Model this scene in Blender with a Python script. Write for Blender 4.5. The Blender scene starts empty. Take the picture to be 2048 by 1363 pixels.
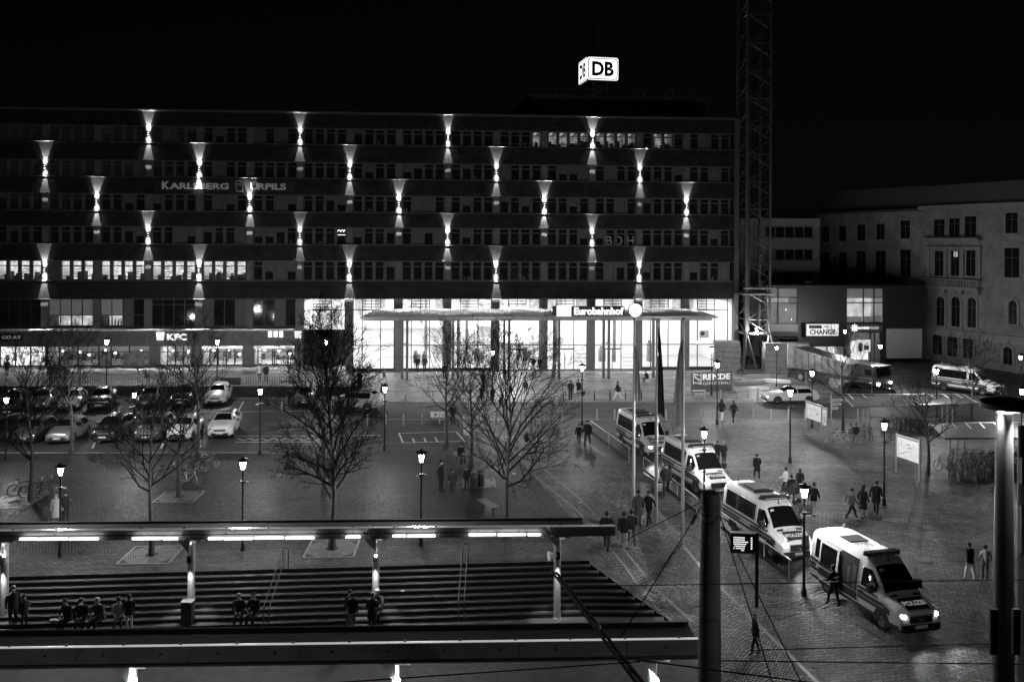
import bpy, math, random
import numpy as np
from mathutils import Vector, Matrix
sc = bpy.context.scene
COL = sc.collection
rnd = random.Random(7)
# ------------------------------------------------------------------ camera model
W, H = 2048.0, 1363.0
FPX, CX, HY, CAMZ, ROLL = 1750.0, 1024.0, 480.0, 14.7, 0.005
FA = 0.0728                       # the station front turns this far from the picture plane
FDIR = Vector((math.cos(FA), math.sin(FA), 0))
FNRM = Vector((math.sin(FA), -math.cos(FA), 0))      # out of the wall, to the square
F0 = Vector((0, 98.2, 0))

def ray(px, py):
    a, b = px - CX, HY - py
    c, s = math.cos(ROLL), math.sin(ROLL)
    u, v = c * a - s * b, s * a + c * b
    return Vector((u / FPX, 1.0, v / FPX))

def sstep(a, b, t):
    t = max(0.0, min(1.0, (t - a) / (b - a)))
    return t * t * (3 - 2 * t)

LOW = -1.35
def gz(x, y):
    """height of the square: level, with a walkway that falls to the tram stop on the right of the steps"""
    return LOW * sstep(56.0, 41.0, y) * sstep(3.4, 6.2, x) * (1 - 0.65 * sstep(11.5, 14.5, x))

def G(px, py, z=None):
    """point of the ground seen at a pixel"""
    d = ray(px, py)
    zz = 0.0 if z is None else z
    for _ in range(30):
        t = (zz - CAMZ) / d.z
        p = Vector((0, 0, CAMZ)) + d * t
        if z is not None: return p
        zz = 0.5 * zz + 0.5 * gz(p.x, p.y)
    return Vector((p.x, p.y, gz(p.x, p.y)))

def at(px, py, Y):
    return Vector((0, 0, CAMZ)) + ray(px, py) * Y

def scale_at(p): return FPX / p.y      # picture pixels per metre

def F(px, py, off=0.0):
    """point of the station front plane (moved off metres towards the square): (u, z)"""
    d = ray(px, py); o = Vector((0, 0, CAMZ)); p0 = F0 + FNRM * off
    t = (p0 - o).dot(FNRM) / d.dot(FNRM)
    p = o + d * t
    return (p - F0).dot(FDIR), p.z
def FU(px, py=500): return F(px, py)[0]
def FZ(py, px=300): return F(px, py)[1]

def plane_hit(px, py, p0, n):
    d = ray(px, py); o = Vector((0, 0, CAMZ))
    return o + d * ((p0 - o).dot(n) / d.dot(n))

# ------------------------------------------------------------------ materials (greys only: the photograph is black and white)
MATS = {}
def mat(name, v=0.3, rough=0.6, metal=0.0, emit=0.0, var=0.2, scale=2.0, bump=0.0, spec=0.5, coat=0.0):
    if name in MATS: return MATS[name]
    m = bpy.data.materials.new(name); m.use_nodes = True
    nt = m.node_tree; b = nt.nodes['Principled BSDF']
    b.inputs['Base Color'].default_value = (v, v, v, 1)
    b.inputs['Roughness'].default_value = rough
    b.inputs['Metallic'].default_value = metal
    b.inputs['Specular IOR Level'].default_value = spec
    b.inputs['Coat Weight'].default_value = coat
    if emit:
        b.inputs['Emission Color'].default_value = (1, 1, 1, 1)
        b.inputs['Emission Strength'].default_value = emit
    if var or bump:
        tc = nt.nodes.new('ShaderNodeTexCoord')
        n = nt.nodes.new('ShaderNodeTexNoise')
        n.inputs['Scale'].default_value = scale; n.inputs['Detail'].default_value = 6
        n.inputs['Roughness'].default_value = 0.65
        nt.links.new(tc.outputs['Object'], n.inputs['Vector'])
        if var:
            r = nt.nodes.new('ShaderNodeMapRange')
            r.inputs['From Min'].default_value = 0.25; r.inputs['From Max'].default_value = 0.75
            r.inputs['To Min'].default_value = v * (1 - var); r.inputs['To Max'].default_value = v * (1 + var)
            nt.links.new(n.outputs['Fac'], r.inputs['Value'])
            nt.links.new(r.outputs['Result'], b.inputs['Base Color'])
        if bump:
            bp = nt.nodes.new('ShaderNodeBump'); bp.inputs['Strength'].default_value = bump
            bp.inputs['Distance'].default_value = 0.02
            nt.links.new(n.outputs['Fac'], bp.inputs['Height'])
            nt.links.new(bp.outputs['Normal'], b.inputs['Normal'])
    MATS[name] = m
    return m

def glow(name, strength, see=0.0):
    """light-giving surface; see>0 lets the lamp inside shine through it"""
    if name in MATS: return MATS[name]
    m = bpy.data.materials.new(name); m.use_nodes = True
    nt = m.node_tree; nt.nodes.remove(nt.nodes['Principled BSDF'])
    out = nt.nodes['Material Output']
    e = nt.nodes.new('ShaderNodeEmission'); e.inputs['Strength'].default_value = strength
    if see:
        t = nt.nodes.new('ShaderNodeBsdfTransparent'); t.inputs['Color'].default_value = (see, see, see, 1)
        a = nt.nodes.new('ShaderNodeAddShader')
        nt.links.new(e.outputs[0], a.inputs[0]); nt.links.new(t.outputs[0], a.inputs[1])
        nt.links.new(a.outputs[0], out.inputs['Surface'])
    else:
        nt.links.new(e.outputs[0], out.inputs['Surface'])
    MATS[name] = m
    return m

def lit(name, lo, hi, scale=3.0, detail=5, stretch=(1, 1, 1)):
    """back-lit surface of uneven brightness"""
    if name in MATS: return MATS[name]
    m = glow(name, 1.0); nt = m.node_tree
    e = [n for n in nt.nodes if n.type == 'EMISSION'][0]
    tc = nt.nodes.new('ShaderNodeTexCoord'); mp = nt.nodes.new('ShaderNodeMapping'); mp.inputs['Scale'].default_value = stretch
    n = nt.nodes.new('ShaderNodeTexNoise')
    n.inputs['Scale'].default_value = scale; n.inputs['Detail'].default_value = detail
    r = nt.nodes.new('ShaderNodeMapRange')
    r.inputs['From Min'].default_value = 0.3; r.inputs['From Max'].default_value = 0.7
    r.inputs['To Min'].default_value = lo; r.inputs['To Max'].default_value = hi
    nt.links.new(tc.outputs['Object'], mp.inputs['Vector']); nt.links.new(mp.outputs[0], n.inputs['Vector'])
    nt.links.new(n.outputs['Fac'], r.inputs['Value']); nt.links.new(r.outputs['Result'], e.inputs['Strength'])
    return m

def glass(name, tint=0.9, refl=0.06, rough=0.03):
    if name in MATS: return MATS[name]
    m = bpy.data.materials.new(name); m.use_nodes = True
    nt = m.node_tree; nt.nodes.remove(nt.nodes['Principled BSDF'])
    out = nt.nodes['Material Output']
    t = nt.nodes.new('ShaderNodeBsdfTransparent'); t.inputs['Color'].default_value = (tint, tint, tint, 1)
    g = nt.nodes.new('ShaderNodeBsdfGlossy'); g.inputs['Roughness'].default_value = rough
    fr = nt.nodes.new('ShaderNodeLayerWeight'); fr.inputs['Blend'].default_value = refl * 4
    x = nt.nodes.new('ShaderNodeMixShader')
    nt.links.new(fr.outputs['Fresnel'], x.inputs['Fac'])
    nt.links.new(t.outputs[0], x.inputs[1]); nt.links.new(g.outputs[0], x.inputs[2])
    nt.links.new(x.outputs[0], out.inputs['Surface'])
    MATS[name] = m
    return m

def paving(name, v, kind, scale, rough=0.55, joint=0.45, bump=0.6, rot=0.0, bw=0.5, bh=0.25):
    """stone paving: setts (voronoi), fan (setts laid in arcs) or blocks (brick bond), with stains and worn patches"""
    m = bpy.data.materials.new(name); m.use_nodes = True
    nt = m.node_tree; b = nt.nodes['Principled BSDF']; L = nt.links.new; N = nt.nodes.new
    tc = N('ShaderNodeTexCoord'); mp = N('ShaderNodeMapping'); mp.inputs['Rotation'].default_value = (0, 0, rot)
    L(tc.outputs['Object'], mp.inputs['Vector'])
    vec = mp.outputs[0]
    if kind == 'fan':
        # arcs: v = y + arch height over a repeated width
        sp = N('ShaderNodeSeparateXYZ'); L(vec, sp.inputs[0])
        fr = N('ShaderNodeMath'); fr.operation = 'PINGPONG'; fr.inputs[1].default_value = 0.75
        L(sp.outputs['X'], fr.inputs[0])
        sq = N('ShaderNodeMath'); sq.operation = 'POWER'; sq.inputs[1].default_value = 2.0; L(fr.outputs[0], sq.inputs[0])
        ad = N('ShaderNodeMath'); ad.operation = 'MULTIPLY_ADD'; ad.inputs[1].default_value = 0.75
        L(sq.outputs[0], ad.inputs[0]); L(sp.outputs['Y'], ad.inputs[2])
        cb = N('ShaderNodeCombineXYZ'); L(sp.outputs['X'], cb.inputs['X']); L(ad.outputs[0], cb.inputs['Y'])
        vec = cb.outputs[0]
    if kind == 'setts':
        vo = N('ShaderNodeTexVoronoi'); vo.feature = 'DISTANCE_TO_EDGE'; vo.inputs['Scale'].default_value = scale; L(vec, vo.inputs['Vector'])
        v2 = N('ShaderNodeTexVoronoi'); v2.inputs['Scale'].default_value = scale; L(vec, v2.inputs['Vector'])
        jr = N('ShaderNodeMapRange'); jr.inputs['From Min'].default_value = 0.02; jr.inputs['From Max'].default_value = 0.12
        L(vo.outputs['Distance'], jr.inputs['Value']); jf = jr.outputs[0]
        sx = N('ShaderNodeSeparateColor'); L(v2.outputs['Color'], sx.inputs[0]); cell = sx.outputs[0]
    else:
        br = N('ShaderNodeTexBrick'); br.inputs['Scale'].default_value = scale
        br.inputs['Brick Width'].default_value = bw; br.inputs['Row Height'].default_value = bh
        br.inputs['Mortar Size'].default_value = 0.03; br.inputs['Mortar Smooth'].default_value = 0.3
        br.inputs['Color1'].default_value = (0.2, 0.2, 0.2, 1); br.inputs['Color2'].default_value = (0.9, 0.9, 0.9, 1); br.inputs['Mortar'].default_value = (0.5,)*3+(1,)
        L(vec, br.inputs['Vector'])
        inv = N('ShaderNodeMath'); inv.operation = 'SUBTRACT'; inv.inputs[0].default_value = 1.0; L(br.outputs['Fac'], inv.inputs[1]); jf = inv.outputs[0]
        sx = N('ShaderNodeSeparateColor'); L(br.outputs['Color'], sx.inputs[0]); cell = sx.outputs[0]
    n1 = N('ShaderNodeTexNoise'); n1.inputs['Scale'].default_value = 0.22; n1.inputs['Detail'].default_value = 8; n1.inputs['Roughness'].default_value = 0.68
    L(tc.outputs['Object'], n1.inputs['Vector'])
    n2 = N('ShaderNodeTexNoise'); n2.inputs['Scale'].default_value = 3.5; n2.inputs['Detail'].default_value = 6; n2.inputs['Roughness'].default_value = 0.75
    L(tc.outputs['Object'], n2.inputs['Vector'])
    m3 = N('ShaderNodeMapping'); m3.inputs['Rotation'].default_value = (0, 0, 0.5); m3.inputs['Scale'].default_value = (0.12, 0.9, 1)
    n3 = N('ShaderNodeTexNoise'); n3.inputs['Scale'].default_value = 1.0; n3.inputs['Detail'].default_value = 5; L(tc.outputs['Object'], m3.inputs['Vector']); L(m3.outputs[0], n3.inputs['Vector'])
    def rng(o, a, bb, fa=0.3, fb=0.7):
        r = N('ShaderNodeMapRange'); r.inputs['From Min'].default_value = fa; r.inputs['From Max'].default_value = fb
        r.inputs['To Min'].default_value = a; r.inputs['To Max'].default_value = bb; L(o, r.inputs['Value']); return r.outputs[0]
    def mul(a, bb):
        x = N('ShaderNodeMath'); x.operation = 'MULTIPLY'
        for k, q in enumerate((a, bb)):
            if isinstance(q, (int, float)): x.inputs[k].default_value = q
            else: L(q, x.inputs[k])
        return x.outputs[0]
    val = mul(mul(rng(jf, joint, 1.0, 0, 1), rng(cell, 0.4, 1.65, 0.1, 0.95)), mul(rng(n1.outputs['Fac'], 0.35, 1.65), mul(rng(n2.outputs['Fac'], 0.4, 1.65), rng(n3.outputs['Fac'], 0.7, 1.35))))
    L(mul(val, v), b.inputs['Base Color']); b.inputs['Specular IOR Level'].default_value = 0.1
    L(rng(n2.outputs['Fac'], rough - 0.2, rough + 0.25), b.inputs['Roughness'])
    bp = N('ShaderNodeBump'); bp.inputs['Strength'].default_value = bump; bp.inputs['Distance'].default_value = 0.03
    L(mul(jf, rng(n2.outputs['Fac'], 0.2, 1.6)), bp.inputs['Height']); L(bp.outputs[0], b.inputs['Normal'])
    MATS[name] = m
    return m

# ------------------------------------------------------------------ mesh building
EACH = set('light_tube pillar cornice poster bumper vent trim door_window side_window ceiling_light light_box bar mirror aerial leg pendant_lamp roof_pipe light_panel panel letter kiosk table column wheel_arch foot cladding sign_panel timetable bolt roof_hatch carrier seam_strip sill_plate'.split())
class MB:
    def __init__(s): s.v = []; s.f = []; s.mi = []; s.mats = []; s.cur = 0
    def use(s, m):
        if m not in s.mats: s.mats.append(m)
        s.cur = s.mats.index(m); return s
    def add(s, vs, fs):
        o = len(s.v); s.v += [tuple(q) for q in vs]
        for f in fs: s.f.append(tuple(i + o for i in f)); s.mi.append(s.cur)
        return s
    def box(s, x0, x1, y0, y1, z0, z1, M=None):
        vs = [(x, y, z) for z in (z0, z1) for y in (y0, y1) for x in (x0, x1)]
        if M is not None: vs = [tuple(M @ Vector(q)) for q in vs]
        return s.add(vs, [(0, 2, 3, 1), (4, 5, 7, 6), (0, 1, 5, 4), (2, 6, 7, 3), (0, 4, 6, 2), (1, 3, 7, 5)])
    def tube(s, pts, r, n=6, cap=True):
        pts = [Vector(p) for p in pts]
        rs = r if isinstance(r, (list, tuple)) else [r] * len(pts)
        d0 = (pts[1] - pts[0]).normalized()
        up = Vector((0, 0, 1)) if abs(d0.z) < 0.95 else Vector((0, 1, 0))
        a = d0.cross(up).normalized()
        o = len(s.v)
        for i, p in enumerate(pts):
            if i == 0: d = d0
            elif i == len(pts) - 1: d = (pts[i] - pts[i - 1]).normalized()
            else: d = (pts[i + 1] - pts[i - 1]).normalized()
            a = (a - d * a.dot(d))
            if a.length < 1e-6: a = d.orthogonal()
            a.normalize(); b = d.cross(a)
            for k in range(n):
                t = 2 * math.pi * k / n
                q = p + (a * math.cos(t) + b * math.sin(t)) * rs[i]
                s.v.append((q.x, q.y, q.z))
        for i in range(len(pts) - 1):
            for k in range(n):
                k2 = (k + 1) % n
                s.f.append((o + i * n + k, o + i * n + k2, o + (i + 1) * n + k2, o + (i + 1) * n + k)); s.mi.append(s.cur)
        if cap:
            s.f.append(tuple(o + k for k in range(n))[::-1]); s.mi.append(s.cur)
            e = o + (len(pts) - 1) * n
            s.f.append(tuple(e + k for k in range(n))); s.mi.append(s.cur)
        return s
    def lathe(s, prof, n=12, c=(0, 0, 0), axis='z', cap=True):
        o = len(s.v)
        for r, z in prof:
            for k in range(n):
                t = 2 * math.pi * k / n
                q = (r * math.cos(t), r * math.sin(t), z)
                if axis == 'x': q = (z, q[0], q[1])
                elif axis == 'y': q = (q[0], z, q[1])
                s.v.append((q[0] + c[0], q[1] + c[1], q[2] + c[2]))
        for i in range(len(prof) - 1):
            for k in range(n):
                k2 = (k + 1) % n
                s.f.append((o + i * n + k, o + i * n + k2, o + (i + 1) * n + k2, o + (i + 1) * n + k)); s.mi.append(s.cur)
        if cap:
            s.f.append(tuple(o + k for k in range(n))[::-1]); s.mi.append(s.cur)
            e = o + (len(prof) - 1) * n
            s.f.append(tuple(e + k for k in range(n))); s.mi.append(s.cur)
        return s
    def prism(s, poly, y0, y1):
        """polygon in x,z pushed along y"""
        n = len(poly)
        vs = [(x, y0, z) for x, z in poly] + [(x, y1, z) for x, z in poly]
        fs = [tuple(range(n)), tuple(range(2 * n - 1, n - 1, -1))]
        for k in range(n):
            k2 = (k + 1) % n; fs.append((k, k + n, k2 + n, k2))
        return s.add(vs, fs)
    def quad(s, a, b, c, d): return s.add([a, b, c, d], [(0, 1, 2, 3)])
    def ball(s, c, r, n=10, m=6):
        rx, ry, rz = r if isinstance(r, (list, tuple)) else (r, r, r)
        prof = [(math.sin(math.pi * (i + 0.02) / (m + 0.04)), -math.cos(math.pi * (i + 0.02) / (m + 0.04))) for i in range(m + 1)]
        o = len(s.v); s.lathe(prof, n)
        for i in range(o, len(s.v)):
            x, y, z = s.v[i]; s.v[i] = (c[0] + x * rx, c[1] + y * ry, c[2] + z * rz)
        return s
    def grid(s, fn, us, vs):
        o = len(s.v)
        for u in us:
            for v in vs: s.v.append(tuple(fn(u, v)))
        n = len(vs)
        for i in range(len(us) - 1):
            for j in range(n - 1):
                s.f.append((o + i * n + j, o + (i + 1) * n + j, o + (i + 1) * n + j + 1, o + i * n + j + 1)); s.mi.append(s.cur)
        return s
    def join(s, me, M, m):
        s.use(m); o = len(s.v)
        for v in me.vertices: s.v.append(tuple(M @ v.co))
        for p in me.polygons: s.f.append(tuple(i + o for i in p.vertices)); s.mi.append(s.cur)
        return s
    def mesh(s, name, smooth=0):
        me = bpy.data.meshes.new(name); me.from_pydata(s.v, [], s.f)
        for m in s.mats: me.materials.append(m)
        if len(s.mats) > 1: me.polygons.foreach_set('material_index', s.mi)
        if smooth:
            me.polygons.foreach_set('use_smooth', [True] * len(me.polygons))
            me.set_sharp_from_angle(angle=math.radians(smooth))
        me.update(); return me
    def pieces(s):
        """one builder for each piece that hangs together"""
        par = list(range(len(s.v)))
        def find(i):
            while par[i] != i: par[i] = par[par[i]]; i = par[i]
            return i
        for f in s.f:
            a = find(f[0])
            for i in f[1:]: par[find(i)] = a
        out = {}
        for f, m in zip(s.f, s.mi):
            k = find(f[0])
            if k not in out: out[k] = (MB(), {})
            q, mp = out[k]; q.use(s.mats[m])
            for i in f:
                if i not in mp: mp[i] = len(q.v); q.v.append(s.v[i])
            q.f.append(tuple(mp[i] for i in f)); q.mi.append(q.cur)
        return [q for q, _ in out.values()]
    def obj(s, name, parent=None, smooth=0, loc=None, label=None, stuff=False):
        if parent is not None and name in EACH:
            for q in s.pieces(): o = q.obj1(name, parent, smooth, loc, label, stuff)
            return o
        return s.obj1(name, parent, smooth, loc, label, stuff)
    def obj1(s, name, parent=None, smooth=0, loc=None, label=None, stuff=False):
        o = bpy.data.objects.new(name, s.mesh(name, smooth)); COL.objects.link(o)
        if parent is not None: o.parent = parent
        if loc is not None: o.location = loc
        if label: o['label'] = label
        if stuff: o['kind'] = 'stuff'
        return o

def empty(name, loc=(0, 0, 0), rz=0.0):
    o = bpy.data.objects.new(name, None); COL.objects.link(o)
    o.location = loc; o.rotation_euler = (0, 0, rz); o.empty_display_size = 0.2
    return o
def tag(o, label, cat, group=None):
    o['label'] = label; o['category'] = cat
    if group: o['group'] = group
    return o
def thing(name, label, cat, loc=(0, 0, 0), rz=0.0, group=None): return tag(empty(name, loc, rz), label, cat, group)
def struct(o): o['kind'] = 'structure'; return o
def dup(root, loc, rz, label, scale=None):
    r = root.copy(); COL.objects.link(r); r.location = loc; r.rotation_euler = (0, 0, rz); r['label'] = label
    if scale is not None: r.scale = (scale,) * 3 if isinstance(scale, (int, float)) else scale
    for ch in list(root.children):
        c = ch.copy(); COL.objects.link(c); c.parent = r
        for g in list(ch.children):
            d = g.copy(); COL.objects.link(d); d.parent = c
    return r

LD = {}
def lamp(name, kind, loc, power, parent=None, size=0.1, spot=None, blend=0.15, rot=None, shape=None):
    key = (name, kind, power, size, spot, blend, shape)
    if key not in LD:
        d = bpy.data.lights.new(name, kind); d.energy = power
        if kind in ('POINT', 'SPOT'): d.shadow_soft_size = size
        if kind == 'SPOT': d.spot_size = spot; d.spot_blend = blend
        if kind == 'AREA':
            d.shape = 'RECTANGLE'; d.size, d.size_y = shape
        LD[key] = d
    o = bpy.data.objects.new(name, LD[key]); COL.objects.link(o); o.location = loc
    if rot is not None: o.rotation_euler = rot
    if parent is not None: o.parent = parent
    return o

TXT = {}
def text(body, bold=0.0, ext=0.0, font=None):
    """mesh of a word: one unit high capitals, centred, in the x,y plane"""
    k = (body, bold, ext)
    if k in TXT: return TXT[k]
    cu = bpy.data.curves.new('word', 'FONT'); cu.body = body; cu.align_x = 'CENTER'; cu.align_y = 'CENTER'
    cu.size = 1.4; cu.offset = bold; cu.extrude = ext; cu.resolution_u = 3
    o = bpy.data.objects.new('word', cu); COL.objects.link(o)
    dg = bpy.context.evaluated_depsgraph_get()
    me = bpy.data.meshes.new_from_object(o.evaluated_get(dg))
    bpy.data.objects.remove(o)
    xs = [v.co.x for v in me.vertices] or [0]; ys = [v.co.y for v in me.vertices] or [0]
    cx, cy = (max(xs) + min(xs)) / 2, (max(ys) + min(ys)) / 2
    for v in me.vertices: v.co.x -= cx; v.co.y -= cy
    TXT[k] = (me, max(xs) - min(xs), max(ys) - min(ys)); return TXT[k]
def put_text(mb, body, c, w, h, m, X=(1, 0, 0), Y=(0, 0, 1), bold=0.0, ext=0.0):
    """lay a word centred on c, w wide and h high, along X with its top towards Y"""
    me, tw, th = text(body, bold, ext)
    X = Vector(X).normalized(); Y = Vector(Y).normalized(); Z = X.cross(Y)
    M = Matrix.Translation(Vector(c)) @ Matrix(((X.x, Y.x, Z.x), (X.y, Y.y, Z.y), (X.z, Y.z, Z.z))).to_4x4() @ Matrix.Diagonal((w / tw, h / th, 1, 1))
    return mb.join(me, M, m)

# common materials
BLACK = mat('black_metal', 0.015, 0.45, 0.3)
DARK = mat('dark_metal', 0.05, 0.5, 0.4)
STEEL = mat('galvanised_steel', 0.35, 0.42, 0.7, var=0.25, scale=6)
WHITEP = mat('white_paint', 0.75, 0.5, var=0.08)
GREYP = mat('grey_paint', 0.3, 0.5)
RUB = mat('rubber', 0.015, 0.8)
LENS = glow('lantern_glow', 70.0, see=0.95)
SKY, WALLW, HALL, SHOP, LAMPW, HEADW, CANL, COLW, MASTW, FLOODW = 0.0003, 9000.0, 900.0, 34.0, 1150.0, 220.0, 90.0, 220.0, 400.0, 2600.0
# ------------------------------------------------------------------ camera, world
cd = bpy.data.cameras.new('camera'); cam = bpy.data.objects.new('camera', cd); COL.objects.link(cam)
cam.matrix_world = Matrix.Translation((0, 0, CAMZ)) @ Matrix.Rotation(math.radians(90), 4, 'X') @ Matrix.Rotation(ROLL, 4, 'Z')
cd.sensor_width = 36; cd.lens = 36 * FPX / W; cd.shift_y = -(H / 2 - HY) / W
cd.clip_start = 0.5; cd.clip_end = 3000
sc.camera = cam
sc.view_settings.view_transform = 'Standard'; sc.view_settings.look = 'None'; sc.view_settings.exposure = 0
sc.render.engine = 'CYCLES'
cy = sc.cycles
cy.use_denoising = True; cy.use_light_tree = True
cy.max_bounces = 5; cy.diffuse_bounces = 2; cy.glossy_bounces = 3; cy.transparent_max_bounces = 12
cy.sample_clamp_indirect = 2.0; cy.caustics_reflective = False; cy.caustics_refractive = False
wd = bpy.data.worlds.new('World'); sc.world = wd; wd.use_nodes = True
nt = wd.node_tree; bg = nt.nodes['Background']
sk = nt.nodes.new('ShaderNodeTexSky'); sk.sky_type = 'NISHITA'; sk.sun_disc = False
sk.sun_elevation = math.radians(12); sk.sun_rotation = math.radians(200)
bw = nt.nodes.new('ShaderNodeRGBToBW')
nt.links.new(sk.outputs[0], bw.inputs[0]); nt.links.new(bw.outputs[0], bg.inputs['Color'])
bg.inputs['Strength'].default_value = SKY
sd = bpy.data.lights.new('sun', 'SUN'); sd.energy = 0.004; sd.angle = math.radians(20)
so = bpy.data.objects.new('sun', sd); COL.objects.link(so)
so.rotation_euler = (math.radians(78), 0, math.radians(180 - 200))

# ------------------------------------------------------------------ ground
P_PLAZA = paving('plaza_setts', 0.05, 'blocks', 1.0, rough=.5, joint=.12, bump=1.0, bw=.16, bh=.13, rot=.07)
P_FAN = paving('fan_setts', 0.25, 'fan', 1.0, rough=0.5, bw=0.16, bh=0.13, joint=0.06, bump=1.0)
P_SLAB = paving('stone_slabs', 0.085, 'blocks', 1.0, rough=0.45, bw=0.4, bh=0.2, rot=0.35, joint=0.35, bump=0.7)
P_FORE = paving('forecourt_slabs', 0.15, 'blocks', 1.0, rough=0.42, bw=0.8, bh=0.4, joint=0.6, bump=0.3)
P_BLOCK = paving('block_paving', 0.06, 'blocks', 1.0, rough=0.5, bw=0.3, bh=0.15, joint=0.3, bump=0.8)
P_ASPH = mat('asphalt', 0.04, 0.62, var=0.5, scale=1.3, bump=0.35, spec=.15)
P_TRAM = mat('tram_platform_asphalt', 0.08, 0.7, var=0.5, scale=2.5, bump=0.5)
P_KERB = mat('kerb_stone', 0.22, 0.6, var=0.3, scale=4, bump=0.2)
P_LINE = mat('road_paint', 0.45, 0.6, var=0.35, scale=5)

NST, TRD, RIS = 9, 0.35, 0.15
YT = 40.2                 # top edge of the steps
YB = YT - NST * TRD
XE0, XE9 = 3.30, 6.54     # right-hand ends of the top and bottom step
def gz(x, y):
    x0 = XE0 + .36 * sstep(YT, YT + 1.5, y)
    fx = max(min(1, max(0, (x - x0) / (XE9 - XE0))), min(1, max(0, (YT - y) / (YT - YB))))
    return LOW * sstep(56.0, 41.0, y) * fx * (1 - 0.65 * sstep(11.5, 14.5, x))
def xstart(y): return XE0 + .36 + (XE9 - XE0) * min(1, max(0, (YT - y) / (YT - YB)))
SH = 0.09                 # the steps run parallel to the station, not to the picture
def sh(x): return SH * min(0.0, x - XE0)
lin = lambda a, b, n: [a + (b - a) * i / n for i in range(n + 1)]

b = MB().use(P_PLAZA); b.grid(lambda x, y: (x, y + (sh(x) if y == YT else 0), 0), [-120, -60, -30, 0, XE0, XE0 + .36], [YT, 55, 70, 85, 100, 140, 900])
plaza = struct(b.obj('plaza_ground'))
b = MB().use(P_SLAB)
ys = lin(4, 37, 12) + lin(37.05, 40.2, 12) + lin(40.5, 58, 26) + [64, 72, 82, 92, 104, 140, 900]
us = [0, 0.005, 0.01, 0.015, 0.02, 0.03, 0.04, 0.05, 0.06, 0.07, 0.08, 0.09, 0.1, 0.12, 0.15, 0.2, 0.3, 0.5, 1.0]
b.grid(lambda u, y: (xstart(y) + u * 150, y, gz(xstart(y) + u * 150, y)), us, ys)
b.grid(lambda u, y: (xstart(y) + 150 + u * 700, y, gz(150, y)), [0, 1], [4, 37, 40, 58, 900])
struct(b.obj('square_ground'))
b = MB().use(P_TRAM); b.grid(lambda x, y: (x, y + (sh(x) if y == YB else 0), LOW), [-120, -40, -20, 0, XE0, XE9, XE9 + .36], [2, 10, 20, YB])
struct(b.obj('tram_platform'))
# the walkway of setts laid in arcs
b = MB().use(P_FAN)
def wl(t):   # left and right edges of the walkway, as ground points
    A = [(1000, 872), (1060, 945), (1172, 1068), (1252, 1163), (1345, 1240), (1400, 1363), (1470, 1560)]
    B = [(1168, 872), (1205, 908), (1297, 1000), (1398, 1100), (1465, 1180), (1615, 1363), (1780, 1560)]
    i = min(len(A) - 2, int(t)); f = t - i
    q = lambda L: (L[i][0] + (L[i + 1][0] - L[i][0]) * f, L[i][1] + (L[i + 1][1] - L[i][1]) * f)
    return G(*q(A)), G(*q(B))
def wp(t, s):
    a, c = wl(t); p = a.lerp(c, s)
    x = max(p.x, xstart(p.y) + 0.02) if p.y < 42 else p.x
    return (x, p.y, gz(x, p.y) + 0.012)
b.grid(wp, lin(0, 6, 40), lin(0, 1, 12))
struct(b.obj('walkway'))
# darker and paler stone bands, drains
b = MB().use(mat('band_stone_pale', .13, .5, var=.4, scale=2)); b2 = MB().use(mat('drain_iron', .03, .5, .3))
def ribbon_on(bb, p0, p1, w, z=.02, n=30):
    a, c = G(*p0), G(*p1)
    for k in range(n):
        q0, q1 = a.lerp(c, k / n), a.lerp(c, (k + 1) / n); d = (c - a).normalized(); nn = Vector((-d.y, d.x, 0)) * w / 2
        bb.add([(p.x, p.y, gz(p.x, p.y) + z) for p in (q0 - nn, q1 - nn, q1 + nn, q0 + nn)], [(0, 1, 2, 3)])
for p in (((1062, 945), (1345, 1243)), ((1090, 940), (1385, 1243)), ((1300, 1002), (1640, 1370)), ((1150, 868), (1210, 912))): ribbon_on(b, *p, .16)
for p in (((1250, 900), (1900, 1370)), ((1420, 890), (2060, 1250)), ((1560, 880), (2060, 1080)), ((1420, 1150), (1880, 1040))): ribbon_on(b2, *p, .07, .015)
struct(b.obj('pavement_bands')); struct(b2.obj('drain_channels'))
b = MB()
for (x, y, r_) in ((1690, 960, .33), (1850, 1120, .33), (1560, 870, .33), (1120, 905, .3), (700, 930, .3), (560, 950, .3), (1660, 1300, .33), (420, 850, .33), (1830, 1290, .33)):
    c = G(x, y); b.use(MATS['drain_iron']); b.add([(c.x + r_ * math.cos(t), c.y + r_ * math.sin(t), gz(c.x, c.y) + .018) for t in lin(0, 6.28, 20)[:-1]], [tuple(range(20))])
struct(b.obj('road_covers'))
# band of block paving along the top of the steps
b = MB().use(P_BLOCK)
b.grid(lambda x, y: (x, y + sh(x), 0.005), [-60, -30, 0, XE0 - 0.4], [YT + 0.02, 41.5, YT + 2.6])
struct(b.obj('steps_pavement'))
# forecourt in front of the hall
b = MB().use(P_FORE)
q = [G(640, 803), G(2048, 803), G(1560, 738), G(640, 738)]
b.add([(p.x, p.y, 0.004) for p in q], [(0, 1, 2, 3)])
struct(b.obj('forecourt_pavement'))
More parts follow.
